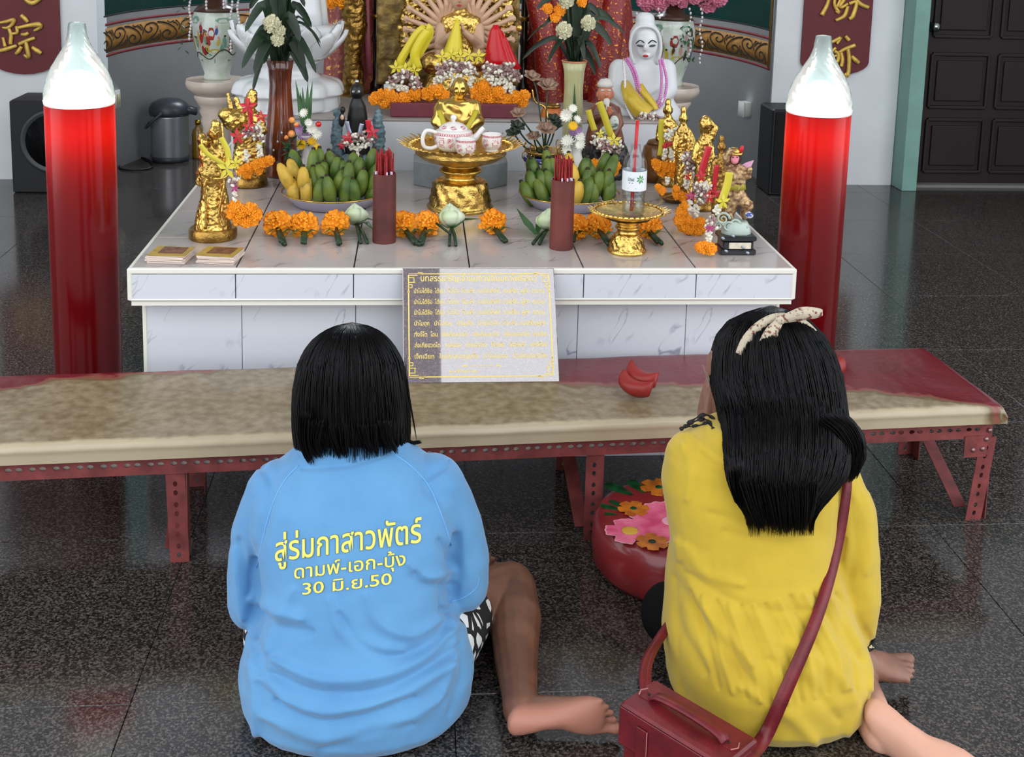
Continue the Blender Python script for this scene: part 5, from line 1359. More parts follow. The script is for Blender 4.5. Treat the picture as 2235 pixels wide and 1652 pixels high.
# ================================================================ small seated gold monk in the middle
mo = Vector((py(1000, 300, 1.02).x, 1.02, ZT+.085)); sM = mpp(mo)
mk = thing('gold_monk_statue', 'small seated gold monk statue with yellow ribbons behind the teapot', 'statue', mo)
def Mp(u, v, dy=0): return G(u, v, 1.02+dy)
b = B(); zb = mo.z
b.loft([ringpts((mo.x, 1.02, z), a_, d_, 30, 2.4) for z, a_, d_ in ((zb, .085, .075), (zb+.015, .095, .085), (zb+.045, .092, .08))]+[ringpts((Mp(999, v).x, 1.02, Mp(999, v).z), w_*sM, d_*sM, 30, 2.3) for v, w_, d_ in ((285, 54, 48), (268, 50, 40), (245, 40, 30), (226, 38, 26), (218, 30, 20), (212, 12, 12), (206, 11, 11))])
for s in (-1, 1): limb(b, [(Mp(999+s*34, 232), .025), (Mp(999+s*44, 262, -.03), .024), (Mp(999+s*20, 282, -.07), .02)])
for k in range(4): pass
me = blob(b, .004, 3)
displace(me, lambda p, n_: .0025*math.sin(p.x*70+p.z*110)*(1 if p.z < Mp(999, 222).z else 0)+.0015*noise.noise(p*50)); obj('robed_body', me, GOLDS, mk)
b = B().ell(Mp(1003, 192, -.005), (.028, .032, .037), 20, 14)
for s in (-1, 1): b.ell(Mp(1003+s*19, 196), (.005, .008, .014), 8, 6)
b.ell(Mp(1003, 198, -.036), (.005, .007, .009), 8, 6); b.tube([Mp(1002, 216), Mp(1002, 204)], .017, 12)
me = blob(b, .0035, 2); displace(me, lambda p, n_: -.002*(abs(p.z-Mp(1003, 193).z) < .004 and abs(p.x-Mp(1003, 193).x) < .018)); obj('head', me, GOLDS, mk)
YST = mat('flat_yellow_ribbon', (186, 170, 44), .5)
strap(mk, [Mp(958, 240, -.05), Mp(966, 262, -.085), Mp(972, 290, -.10)], .017, YST); strap(mk, [Mp(1040, 240, -.05), Mp(1030, 262, -.085), Mp(1014, 290, -.10)], .017, YST)
# ================================================================ vases with leaves and flowers
DKL = mat('lily_leaf_dark', (18, 40, 20), .42, var=.4, vs=20); CREAM = mat('chrysanthemum_cream', (226, 222, 196), .6, col2=(200, 196, 160), vs=50)
CRM = MG[1].copy(); CRM.materials.clear(); CRM.materials.append(CREAM)
BRG = mat('brown_vase_glaze', (116, 50, 24), .12, coat=.7, col2=(70, 28, 18), vs=9)
bv = Vector((-.607, 1.10, ZT)); sb = mpp(bv)
t = thing('brown_vase', 'tall glossy brown vase holding dark lily leaves and cream flowers', 'vase', bv)
obj('vase_body', B().lathe([(0, 0), (.052, 0), (.055, .008), (.050, .03), (.057, .07), (.055, .13), (.046, .20), (.040, .26), (.037, .32), (.040, .37), (.048, .405), (.045, .405), (.036, .37), (0, .36)], 36, bv), BRG, t)
for k in range(5): obj('painted_petal_mark', B().ell(bv+Vector((.051*math.cos(-1.9+k*.25), .051*math.sin(-1.9+k*.25), .10+.03*(k % 3))), (.010, .004, .005), 8, 6, rotz(-1.9+k*.25)), mat('white_enamel_mark', (200, 200, 205), .3), t)
lt = thing('lily_leaf_bunch', 'dark green lily leaves spilling from the brown vase', 'plant', bv+Vector((0, 0, .38)))
rt = bv+Vector((0, 0, .38))
for i, (u, v, bow_, wpx) in enumerate([(560, -20, 0, 20), (585, -40, 0, 18), (620, -60, 0, 22), (650, -40, 0, 20), (612, -10, 0, 22), (545, 20, 20, 20), (665, 15, 15, 22), (680, 60, 30, 18), (535, 70, 40, 20), (700, 95, 20, 14), (528, 150, 60, 22), (555, 160, 60, 24), (552, 200, 70, 22), (575, 140, 50, 26), (665, 150, 60, 26), (690, 160, 70, 20), (672, 180, 60, 22), (645, 120, 40, 24), (590, 60, 10, 22), (635, 50, 10, 24), (655, 90, 30, 24), (700, 105, 60, 14), (570, 100, 30, 24), (630, -30, 0, 20), (540, 120, 50, 16), (600, -60, 0, 20)]):
    tip = G(u, v, bv.y+random.uniform(-.13, .05)); top = rt+(tip-rt)*.45; top.z = max(rt.z+.06, tip.z+.05+bow_*sb*.6)
    ps = catmull([rt+Vector((random.uniform(-.012, .012), random.uniform(-.012, .012), -.03)), rt.lerp(top, .6)+Vector((0, 0, .02)), top, tip.lerp(top, .4)+Vector((0, 0, .012)), tip], 3)
    n = len(ps); ws = [wpx*1.0*sb*(.25+.75*math.sin(PI*min(1, (k/(n-1))*.95+.04))) if k < n-1 else .001 for k in range(n)]
    obj('leaf', B().leaf(ps, ws, up=((0, -1, .25) if i % 3 else (0, -.3, 1)), fold=.3), DKL, lt)
ft = thing('cream_flower_bunch', 'three cream chrysanthemums in front of the lily leaves', 'flowers', rt+Vector((0, -.03, 0)))
for u, v, r in ((594, 52, 20), (610, 66, 14), (606, 86, 15)):
    p = G(u, v, 1.01); inst('chrysanthemum', CRM, TRS(p, align((.1, -.9, .3)), r*sb), ft)
    obj('flower_stem', B().tube([p+Vector((0, .01, 0)), (p+rt)/2+Vector((0, .0, .01)), rt], .003, 6), STEM, ft)

gv = Vector((py(1250, 250, 1.10).x, 1.10, ZT))
t = thing('green_vase', 'tall pale green vase with a flared foot behind the succulents', 'vase', gv)
obj('vase_body', B().lathe([(0, 0), (.045, 0), (.047, .01), (.036, .05), (.034, .12), (.036, .22), (.033, .32), (.036, .38), (.044, .415), (.041, .415), (.032, .37), (0, .36)], 32, gv), mat('celadon_glaze', (168, 166, 122), .25, coat=.4, var=.1), t)
obj('painted_rim', B().tube([gv+Vector((.043*math.cos(a), .043*math.sin(a), .414)) for a in ringdirs(28)], .003, 6, closed=True), mat('rim_orange', (190, 110, 70), .4), t)
obj('painted_reed', B().leaf([gv+Vector((-.004, -.037, .12)), gv+Vector((.002, -.038, .22)), gv+Vector((-.002, -.036, .34))], [.004, .016, .001], up=(0, -1, 0), fold=.05), LEAFG, t)
rt = gv+Vector((0, 0, .39))
lt = thing('leafy_spray', 'dark green leaves spreading from the pale green vase', 'plant', rt)
for i, (u, v, bow_, wpx) in enumerate([(1150, 90, 40, 12), (1140, 130, 50, 12), (1170, 20, 0, 14), (1200, -40, 0, 14), (1240, -60, 0, 18), (1290, -50, 0, 16), (1320, -20, 0, 18), (1345, 60, 20, 18), (1335, 100, 40, 20), (1310, 150, 60, 22), (1300, 165, 60, 16), (1275, 130, 40, 16), (1215, 100, 20, 14), (1185, 60, 10, 12), (1260, 30, 0, 16), (1225, 10, 0, 14), (1365, 75, 20, 10), (1310, 40, 0, 16), (1195, 140, 50, 14), (1282, -10, 0, 16)]):
    tip = G(u, v, gv.y+random.uniform(-.12, .06)); top = rt+(tip-rt)*.45; top.z = max(rt.z+.05, tip.z+.04+bow_*sb*.5)
    ps = catmull([rt+Vector((random.uniform(-.012, .012), random.uniform(-.01, .01), -.03)), rt.lerp(top, .6)+Vector((0, 0, .02)), top, tip.lerp(top, .4)+Vector((0, 0, .012)), tip], 3)
    n = len(ps); ws = [wpx*1.0*sb*(.25+.75*math.sin(PI*min(1, (k/(n-1))*.95+.04))) if k < n-1 else .001 for k in range(n)]
    obj('leaf', B().leaf(ps, ws, up=((0, -1, .25) if i % 3 else (0, -.3, 1)), fold=.3), DKL, lt)
ft = thing('cream_flower_bunch', 'two cream chrysanthemums and orange blooms above the pale green vase', 'flowers', rt+Vector((0, -.02, 0)))
for u, v, r in ((1231, 66, 19), (1284, 50, 17), (1236, 0, 18)):
    p = G(u, v, 1.0); inst('chrysanthemum', CRM, TRS(p, align((.1, -.9, .3)), r*sb), ft)
    obj('flower_stem', B().tube([p, (p+rt)/2+Vector((0, 0, .01)), rt], .003, 6), STEM, ft)
for u, v, r in ((1195, 18, 12), (1212, 38, 12), (1222, 22, 14), (1270, 5, 12)): bloom(ft, G(u, v, 1.04), r*sb, (.2, -.9, .2), 'orange_bloom')

# ---------------------------------------------------------------- small white vases with mixed flowers
DSY = mat('daisy_white', (224, 222, 210), .55); DYL = mat('daisy_yellow', (222, 176, 30), .55, var=.15, vs=60); MAV = mat('mauve_flower', (150, 116, 160), .55)
def daisy(n, L_, wd, m):
    b = B()
    for ring in range(2):
        for k in range(n):
            a = 2*PI*(k+.5*ring)/n; d = Vector((math.cos(a), math.sin(a), .35+.3*ring)).normalized()
            x = Vector((-math.sin(a), math.cos(a), 0))
            b.add([d*.1, d*L_*.6+x*wd, d*L_+Vector((0, 0, .02)), d*L_*.6-x*wd], [(0, 1, 2, 3)])
    b.ell((0, 0, .12), (.2, .2, .12), 8, 6)
    me = new_mesh(b, False); me.materials.append(m); return me
DW, DY, DM = daisy(12, 1, .16, DSY), daisy(14, 1, .15, DYL), daisy(10, 1, .16, MAV)
def flowers_in(parent, Y_, items):
    for me, u, v, r, nm in items:
        p = G(u, v, Y_+random.uniform(-.015, .015)); inst(nm, me, TRS(p, align((random.uniform(-.5, .5), -.8, random.uniform(.1, .7))), r*mpp(p)), parent)
wv = Vector((py(668, 370, .93).x, .93, ZT)); vmat = mat('grey_white_vase', (190, 184, 180), .2, coat=.5)
t = thing('white_vase', 'small grey-white vase with mixed daisies behind the left bananas', 'vase', wv, 'small white flower vases')
vpr = [(0, 0), (.030, 0), (.036, .02), (.038, .06), (.030, .10), (.020, .13), (.019, .15), (.026, .17), (.031, .178), (.028, .178), (.017, .15), (0, .14)]
obj('vase_body', B().lathe(vpr, 28, wv), vmat, t)
ft = thing('mixed_flower_bunch', 'daisies, mauve and yellow flowers with sword leaves in the left white vase', 'flowers', wv+Vector((0, 0, .17)))
flowers_in(ft, .90, [(DW, 665, 248, 13, 'daisy'), (DW, 680, 282, 15, 'daisy'), (DW, 694, 296, 14, 'daisy'), (DY, 680, 308, 15, 'yellow_daisy'), (DY, 660, 316, 14, 'yellow_daisy'), (DM, 656, 282, 13, 'mauve_flower'), (DM, 662, 302, 14, 'mauve_flower'), (DY, 692, 322, 10, 'yellow_daisy'), (DW, 672, 268, 11, 'daisy'), (DM, 676, 290, 10, 'mauve_flower')])
for u, v in ((672, 180), (645, 175), (655, 200), (660, 190), (682, 178)):
    tip = G(u, v, .95); q = wv+Vector((0, 0, .14)); obj('sword_leaf', B().leaf([q, q.lerp(tip, .5)+Vector((0, 0, .01)), tip], [.008, .018, .001], up=(0, -1, .1)), LEAFG, ft)
obj('red_bead', B().ell(G(695, 271, .9), (.010, .010, .010), 12, 8), mat('bead_red', (200, 20, 24), .2, coat=.5), ft)
obj('flower_stems', B().tube([wv+Vector((0, 0, .10)), G(672, 310, .92)], .010, 6), STEM, ft)
wv = Vector((py(1254, 375, .90).x, .90, ZT))
t = thing('white_vase', 'small white vase with mixed flowers behind the right incense holder', 'vase', wv, 'small white flower vases')
obj('vase_body', B().lathe(vpr, 28, wv), mat('chalk_white_vase', (214, 212, 206), .3, coat=.3), t)
ft = thing('mixed_flower_bunch', 'white chrysanthemums and small purple flowers in the right white vase', 'flowers', wv+Vector((0, 0, .17)))
flowers_in(ft, .87, [(DW, 1237, 252, 17, 'daisy'), (DW, 1250, 238, 12, 'daisy'), (DW, 1240, 310, 18, 'daisy'), (DW, 1262, 300, 16, 'daisy'), (DY, 1250, 276, 13, 'yellow_daisy'), (DM, 1250, 290, 14, 'mauve_flower'), (DW, 1235, 328, 14, 'daisy'), (DW, 1268, 318, 14, 'daisy'), (DW, 1258, 262, 12, 'daisy'), (DM, 1262, 284, 10, 'mauve_flower')])
obj('flower_stems', B().tube([wv+Vector((0, 0, .10)), G(1250, 300, .89)], .010, 6), STEM, ft)

# ---------------------------------------------------------------- little berry plant in a red pot
pp_ = Vector((py(634, 385, .90).x, .90, ZT))
t = thing('berry_plant', 'small green plant with orange berries in a red clay pot', 'plant', pp_)
obj('pot', B().lathe([(0, 0), (.022, 0), (.030, .045), (.034, .048), (.034, .056), (.028, .056), (.025, .04), (0, .04)], 24, pp_), mat('red_clay', (140, 66, 48), .6), t)
obj('stem', B().tube([pp_+Vector((0, 0, .03)), pp_+Vector((.0, 0, .12)), pp_+Vector((-.004, 0, .19))], .003, 6), STEM, t)
for k in range(34):
    p = pp_+Vector((random.uniform(-.025, .025), random.uniform(-.025, .02), random.uniform(.06, .16))); d = Vector((random.uniform(-1, 1), random.uniform(-1, .4), random.uniform(-.3, .7))).normalized()*.034
    obj('leaf', B().leaf([p, p+d*.5, p+d], [.004, .022, .001]), mat('plastic_green', (22, 70, 30), .35, var=.3, vs=40, coat=.3), t)
BER = mat('orange_berry', (224, 96, 50), .25, col2=(230, 170, 80), vs=60, coat=.4)
for u, v, r in ((637, 262, 7), (647, 272, 6), (636, 292, 8), (625, 300, 5)): obj('berry', B().ell(G(u, v, .88), (r*.0015,)*3, 12, 8), BER, t)

# ---------------------------------------------------------------- blue and white pot with brown artificial succulents
pc_ = Vector((py(1187, 385, .94).x, .94, ZT)); sp = mpp(pc_)
t = thing('blue_white_pot', 'blue and white ceramic pot painted with leaves and a red flower', 'pot', pc_)
ppr = [(.042, 0), (.046, .01), (.060, .04), (.066, .075), (.066, .09), (.070, .094), (.070, .108), (.064, .110)]
obj('pot_body', B().lathe([(0, 0)]+ppr+[(.058, .105), (.056, .08), (0, .08)], 40, pc_), mat('pot_white', (206, 208, 208), .15, coat=.5), t)
BLU = mat('cobalt_blue', (26, 40, 120), .2, coat=.4)
obj('blue_rim', B().lathe([(.0705, .094), (.0712, .096), (.0712, .107), (.0705, .109)], 40, pc_), BLU, t)
fpp = lerp_prof(ppr); pb = B(); pr2 = B()
for k in range(26):
    b = B(); patch(b, pc_, fpp, -2.7+k*.09+random.uniform(-.02, .02), .045+.022*(k % 3-1)+.006, .004, .010, 6, .001, 0, .5*(1 if k % 2 else -1)); obj('painted_leaf', b, MBLK, t, smooth=False)
b = B(); patch(b, pc_, fpp, -1.75, .055, .020, .016, 14, .0018, .45); obj('painted_flower', b, mat('pot_red_flower', (160, 50, 60), .3), t, smooth=False)
for k in range(9):
    b = B(); patch(b, pc_, lambda z: .0712, -2.6+k*.26, .101, .006, .003, 6, .0006); obj('rim_dab', b, mat('pot_white', (206, 208, 208), .15), t, smooth=False)
gw = thing('gold_wire_basket', 'curled gold wire basket on the blue and white pot', 'basket', pc_+Vector((0, 0, .11)))
obj('wire_ring', B().tube([pc_+Vector((.066*math.cos(a), .066*math.sin(a), .128)) for a in ringdirs(36)], .0022, 6, closed=True), GOLD, gw)
obj('wire_bowl', B().lathe([(0, .112), (.05, .113), (.064, .126), (.062, .128), (.048, .116), (0, .115)], 32, pc_), GOLDD, gw)
for k in range(6):
    a = -PI/2+(k-2)*.75; q = pc_+Vector((.066*math.cos(a), .066*math.sin(a), .126)); rd = Vector((math.cos(a), math.sin(a), 0))
    obj('wire_curl', B().tube([q+rd*(.010*math.sin(th))+Vector((0, 0, -.014+.014*math.cos(th))) for th in [i*PI/7 for i in range(14)]], .0022, 6), GOLD, gw)
    obj('wire_curl', B().tube([q+Vector((-rd.y*.012*math.sin(th), rd.x*.012*math.sin(th), .016-.016*math.cos(th))) for th in [i*PI/6 for i in range(12)]], .0018, 6), GOLD, gw)
obj('wire_stem', B().tube(catmull([pc_+Vector((-.01, 0, .12)), G(1195, 270, .96), G(1190, 235, .98), G(1168, 222, .98), G(1162, 195, .98)], 5), .003, 6), GOLD, gw)
SUC = mat('brown_succulent_petal', (122, 92, 78), .35, col2=(150, 118, 92), vs=40, coat=.3); SUCG = mat('dark_succulent_leaf', (40, 52, 40), .4, var=.3, vs=40)
sg_ = thing('succulent_spray', 'brown and green artificial succulents above the blue and white pot', 'plant', pc_+Vector((0, 0, .12)))
def rosette(c, r, d=(0, -.6, .8), n=6, m=SUC, nm='succulent_petal'):
    M3 = align(d)
    for ring in range(2):
        for k in range(n if ring == 0 else n-2):
            a = 2*PI*(k+.4*ring)/n; L_ = r*(1 if ring == 0 else .7); el = .35+.55*ring; rows = []
            for i in range(5):
                f = i/4; w_ = L_*.42*math.sin(PI*min(1, .12+f*.83))
                ctr = Vector((math.cos(a)*L_*f*math.cos(el*f), math.sin(a)*L_*f*math.cos(el*f), L_*f*math.sin(el)))
                tg = Vector((-math.sin(a), math.cos(a), 0)); rows.append([c+M3 @ (ctr-tg*w_+Vector((0, 0, w_*.25))), c+M3 @ ctr, c+M3 @ (ctr+tg*w_+Vector((0, 0, w_*.25)))])
            obj(nm, B().loft(rows, closed=False), m, sg_, solid=.0012)
for u, v, r, y_, m in ((1160, 170, 22, .98, SUC), (1195, 190, 26, .98, SUC), (1132, 250, 20, .93, SUC), (1192, 285, 25, .90, SUC), (1212, 278, 20, .95, SUCG), (1128, 278, 20, .93, SUCG), (1165, 300, 18, .92, SUC), (1122, 292, 20, .93, SUCG), (1208, 262, 18, .97, SUCG)):
    p = G(u, v, y_); rosette(p, r*mpp(p), (random.uniform(-.3, .3), -.5, .9), 6, m)
    obj('succulent_stem', B().tube(catmull([p, p+Vector(((pc_.x-p.x)*.4, (pc_.y-p.y)*.4, -.05)), pc_+Vector((0, 0, .125))], 4), .0028, 6), STEM, sg_)
t = thing('red_orange_jar', 'red and orange jar half hidden behind the succulents', 'jar', pz(1208, 378, ZT)+Vector((0, .12, 0))); p = t.location
obj('jar_body', B().lathe([(0, 0), (.04, 0), (.048, .05), (.046, .15), (.036, .21), (.03, .22)], 24, p), mat('red_orange_glaze', (170, 70, 36), .3, col2=(200, 120, 50), vs=10), t)
obj('jar_lip', B().lathe([(.031, .218), (.034, .226), (.03, .232), (.026, .226)], 24, p), GOLDD, t)

# ================================================================ figurines
def finish(parent, b, vox, sm, amp, sc, m, nm='figure_body', seed=0):
    me = blob(b, vox, sm)
    if amp: displace(me, bump_noise(amp, sc, True, seed))
    return obj(nm, me, m, parent)
# tall gold warrior, front left
Y1 = .30; o1 = pz(465, 520, ZT); s1 = mpp(o1)
def P1(u, v, dy=0): return G(u, v, Y1+dy)
t = thing('gold_warrior_figurine', 'tall gold standing deity figurine on a round base, front left of the altar', 'figurine', (P1(465, 520).x, Y1, ZT))
b0 = Vector((P1(465, 520).x, Y1, ZT))
obj('round_base', B().lathe([(0, 0), (.064, 0), (.066, .004), (.066, .024), (.062, .030), (0, .030)], 40, b0), GOLDD, t, sharp=40)
b = B()
b.loft([ringpts((P1(u, v).x, Y1, P1(u, v).z), w_*s1, d_*s1, 28, 2.3) for u, v, w_, d_ in ((464, 508, 40, 34), (464, 490, 38, 32), (466, 460, 34, 28), (468, 430, 28, 24), (466, 405, 24, 20), (464, 390, 30, 24), (462, 375, 32, 26), (462, 360, 24, 22), (462, 335, 26, 20), (462, 318, 24, 18), (464, 308, 10, 10), (464, 300, 9, 9))])
hd_ = B().ell(P1(470, 290, -.012), (15*s1, 16*s1, 19*s1), 16, 12).ell(P1(471, 270, -.008), (11*s1, 11*s1, 10*s1), 12, 8).ell(P1(470, 293, -.034), (3*s1, 5*s1, 5*s1), 8, 6).ell(P1(470, 312, -.022), (8*s1, 6*s1, 14*s1), 10, 8)
for sg in (-1, 1): hd_.ell(P1(470+sg*16, 292, -.006), (3*s1, 4*s1, 7*s1), 8, 6); hd_.ell(P1(470+sg*6, 287, -.030), (4*s1, 3*s1, 2*s1), 8, 6)
obj('head', blob(hd_, .0026, 2), GOLDS, t)
limb(b, [(P1(444, 322), 10*s1), (P1(440, 300, -.02), 9*s1), (P1(448, 312, -.04), 7*s1)]); limb(b, [(P1(484, 322), 10*s1), (P1(496, 350, -.02), 9*s1), (P1(505, 355, -.05), 7*s1)])
limb(b, [(P1(438, 385, -.01), 8*s1), (P1(434, 400, -.01), 6*s1)])
finish(t, b, .0032, 3, .0032, 85, GOLD, seed=1)
for pts, r in (([(448, 500), (450, 450), (446, 410), (452, 390)], 3), ([(486, 495), (478, 470), (484, 430), (490, 400), (486, 385)], 3), ([(470, 390), (490, 388), (500, 380)], 3)):
    obj('robe_fold', B().tube(catmull([P1(u, v, -.045) for u, v in pts], 5), r*s1, 8), GOLD, t)
obj('bead_cord', B().tube(catmull([P1(484, 268, -.03), P1(487, 300, -.035), P1(488, 340, -.04)], 5), 2.2*s1, 6), GOLD, t)
malai('yellow ribbon star and marigold ring hung on the tall gold figurine', Y1-.06, mari=[(512, 452, 17), (528, 462, 18), (546, 456, 17), (558, 468, 16), (520, 478, 16), (538, 482, 17), (552, 480, 15), (506, 466, 14)],
    buds_=[([(508, 385), (512, 398)], 26, 4, BUDP, 7), ([(512, 418), (512, 440)], 14, 3.6, BUDW, 2.5)], bows=[(496, 368, 26, RIBY), (514, 355, 16, RIBY), (512, 411, 11, RIBP)],
    straps=[([(437, 315), (452, 335), (475, 350), (492, 362)], 11, RIBY), ([(482, 300), (495, 325), (500, 350)], 13, RIBY)])
# gold dragon rider behind it
Y2 = .95; o2 = Vector((py(545, 400, Y2).x, Y2, ZT)); s2 = mpp(o2)
def P2(u, v, dy=0): return G(u, v, Y2+dy)
t = thing('gold_rider_figurine', 'gold deity figurine riding a horned beast, behind the tall gold figurine', 'figurine', o2)
obj('round_base', B().lathe([(0, 0), (.058, 0), (.060, .006), (.056, .03), (.05, .034), (0, .034)], 32, o2), GOLDD, t)
b = B()
b.loft([ringpts((P2(u, v).x, Y2, P2(u, v).z), w_*s2, d_*s2, 26, 2.3) for u, v, w_, d_ in ((545, 398, 34, 28), (548, 372, 36, 30), (545, 340, 34, 28), (545, 310, 30, 24), (545, 280, 28, 22), (546, 255, 22, 18), (547, 240, 10, 10))])
b.ell(P2(512, 262, -.04), (26*s2, 24*s2, 22*s2), 16, 12); b.ell(P2(492, 250, -.05), (14*s2, 16*s2, 14*s2), 12, 8); limb(b, [(P2(520, 275, -.03), 16*s2), (P2(535, 310, -.01), 20*s2), (P2(540, 350), 22*s2)])
limb(b, [(P2(505, 240, -.03), 5*s2), (P2(498, 205, -.02), 3*s2)]); limb(b, [(P2(525, 245, -.03), 6*s2), (P2(515, 215, -.02), 4*s2)])
b.ell(P2(548, 222), (13*s2, 14*s2, 17*s2), 14, 10); b.ell(P2(550, 205), (10*s2, 10*s2, 10*s2), 12, 8); limb(b, [(P2(565, 255), 9*s2), (P2(575, 285, -.02), 8*s2), (P2(560, 300, -.05), 7*s2)])
finish(t, b, .0036, 3, .0042, 65, GOLD, seed=2)
malai('red ribbon stars with bud strands and marigold bar on the gold beast rider', Y2-.10, mari=[(530, 372, 13), (545, 366, 14), (560, 360, 14), (575, 355, 14), (588, 350, 12), (540, 380, 12), (565, 370, 12)],
    buds_=[([(535, 290), (555, 285), (565, 300)], 40, 4, BUDP, 9), ([(565, 265), (570, 300)], 16, 3.8, BUDW, 4), ([(538, 330), (536, 352)], 16, 4, BUDW, 3.5), ([(566, 318), (567, 340)], 16, 4, BUDW, 3.5)],
    bows=[(518, 298, 20, RIBR), (542, 232, 22, RIBR), (543, 275, 16, RIBR), (570, 255, 16, RIBR)], straps=[([(540, 215), (545, 240), (548, 270)], 10, RIBR), ([(560, 315), (572, 312)], 7, RIBY)])
# black figurine in blue-green carved seat
Y3 = 1.06; o3 = Vector((py(780, 380, Y3).x, Y3, ZT)); s3 = mpp(o3)
def P3(u, v, dy=0): return G(u, v, Y3+dy)
BLKF = mat('black_figure', (14, 13, 14), .4); BSEA = mat('blue_green_patina', (70, 96, 108), .5, col2=(110, 130, 136), vs=50)
t = thing('dragon_throne', 'blue-green carved dragon throne under the black figurine', 'throne', o3)
b = B().loft([ringpts((o3.x, Y3, z), a_, d_, 26, 2.4) for z, a_, d_ in ((ZT, .07, .06), (ZT+.03, .075, .065), (ZT+.07, .06, .055), (ZT+.085, .05, .05))])
for s, uu in ((-1, 737), (1, 826)): limb(b, [(P3(780+s*30, 360), 12*s3), (P3(uu, 330), 11*s3), (P3(uu+s*3, 290), 9*s3), (P3(uu-s*2, 262), 8*s3), (P3(uu+s*1, 245), 5*s3)])
finish(t, b, .0045, 1, .008, 55, BSEA, 'seat_body', 3)
t = thing('black_figurine', 'black figurine with white eyes and silver topknot on the blue-green throne', 'figurine', P3(780, 340))
b = B().loft([ringpts((P3(u, v).x, Y3, P3(u, v).z), w_*s3, d_*s3, 26, 2.2) for u, v, w_, d_ in ((780, 338, 26, 22), (780, 320, 28, 22), (780, 290, 22, 18), (780, 255, 22, 18), (780, 230, 18, 16), (779, 218, 13, 13))])
b.ell(P3(779, 200), (15*s3, 16*s3, 19*s3), 16, 12); b.ell(P3(779, 204, -.026), (3*s3, 4*s3, 5*s3), 8, 6)
obj('figure_body', blob(b, .004, 3), BLKF, t)
for u in (771, 783):
    e = obj('eye', B().ell(P3(u, 200, -.026), (2.6*s3, 1.6*s3, 2.4*s3), 10, 6), mat('eye_white', (220, 220, 220), .3), t)
    obj('pupil', B().ell(P3(u, 200, -.030), (1.2*s3, 1*s3, 1.2*s3), 8, 6), BLKF, e)
obj('topknot', B().ell(P3(779, 178), (5*s3, 5*s3, 5*s3), 10, 8), mat('silver_bead', (190, 190, 195), .2, 1), t)
t = thing('black_crane_figurine', 'tiny black figurine at the left arm of the blue-green throne', 'figurine', P3(747, 275))
obj('figure_body', blob(B().ell(P3(748, 240, -.03), (6*s3, 6*s3, 8*s3), 10, 8).ell(P3(746, 262, -.03), (7*s3, 7*s3, 16*s3), 10, 8), .003, 2), BLKF, t)
obj('face', B().ell(P3(747, 256, -.04), (4*s3, 3*s3, 6*s3), 10, 8), SKINC, t)
malai('bud garland with red ribbons and silver wraps below the black figurine', Y3-.09, buds_=[([(750, 315), (765, 302), (790, 300), (815, 305)], 50, 4, BUDP, 8), ([(760, 310), (780, 325), (805, 312)], 26, 4, BUDW, 6), ([(776, 325), (780, 345), (785, 358)], 24, 4, BUDW, 4)],
    bows=[(760, 300, 16, RIBR), (812, 288, 18, RIBR), (745, 318, 10, RIBR)], straps=[([(803, 262), (806, 280), (812, 300)], 12, RIBR), ([(757, 265), (760, 280), (764, 292)], 9, mat('silver_foil', (170, 176, 200), .25, .6)), ([(790, 270), (786, 285), (784, 305)], 9, mat('silver_foil', (170, 176, 200), .25, .6))])
# old man figurine
Y4 = 1.0; o4 = Vector((py(1318, 378, Y4).x, Y4, ZT)); s4 = mpp(o4)
def P4(u, v, dy=0): return G(u, v, Y4+dy)
t = thing('old_man_figurine', 'painted old man figurine with white beard and brown robe, below the white goddess', 'figurine', o4)
finish(t, B().loft([ringpts((P4(u, v).x, Y4, P4(u, v).z), w_*s4, d_*s4, 26, 2.5) for u, v, w_, d_ in ((1322, 385, 48, 38), (1322, 360, 52, 40), (1322, 330, 48, 38), (1320, 312, 40, 34))]), .005, 1, .006, 45, mat('black_rock_base', (26, 26, 32), .35, coat=.3), 'rock_base', 4)
BRN = mat('brown_robe_paint', (116, 62, 36), .4, col2=(80, 40, 28), vs=25, coat=.3)
b = B().loft([ringpts((P4(u, v).x, Y4, P4(u, v).z), w_*s4, d_*s4, 26, 2.3) for u, v, w_, d_ in ((1320, 318, 42, 34), (1320, 300, 42, 34), (1320, 270, 34, 26), (1320, 240, 32, 24), (1320, 228, 24, 18), (1320, 222, 12, 12))])
limb(b, [(P4(1345, 240), 10*s4), (P4(1352, 270, -.02), 10*s4), (P4(1338, 295, -.05), 8*s4)]); limb(b, [(P4(1294, 242), 10*s4), (P4(1290, 265, -.02), 9*s4), (P4(1312, 255, -.06), 7*s4)])
obj('robe', blob(b, .004, 3), BRN, t)
TAN = mat('painted_face_tan', (176, 110, 80), .4, coat=.2)
b = B().ell(P4(1321, 203), (17*s4, 17*s4, 22*s4), 18, 12); b.ell(P4(1323, 207, -.028), (3.5*s4, 5*s4, 6*s4), 8, 6)
for s in (-1, 1): b.ell(P4(1321+s*17, 206), (3*s4, 4*s4, 7*s4), 8, 6)
obj('head', blob(b, .0032, 2), TAN, t)
HRW = mat('painted_white_hair', (190, 184, 178), .5)
obj('hair', B().lathe([(17.5*s4, 0), (17*s4, 8*s4), (11*s4, 16*s4), (0, 19*s4)], 20, P4(1321, 189, .003)), HRW, t); obj('topknot', B().ell(P4(1319, 175), (5*s4, 5*s4, 6*s4), 10, 8), mat('silver_bead', (190, 190, 195), .2, 1), t)
obj('beard', blob(B().ell(P4(1324, 222, -.022), (8*s4, 5*s4, 9*s4), 10, 8).ell(P4(1326, 238, -.03), (5*s4, 4*s4, 14*s4), 10, 8), .003, 2), HRW, t)
for u in (1315, 1330): obj('eyebrow', B().ell(P4(u, 197, -.027), (5*s4, 2*s4, 1.6*s4), 8, 6), HRW, t)
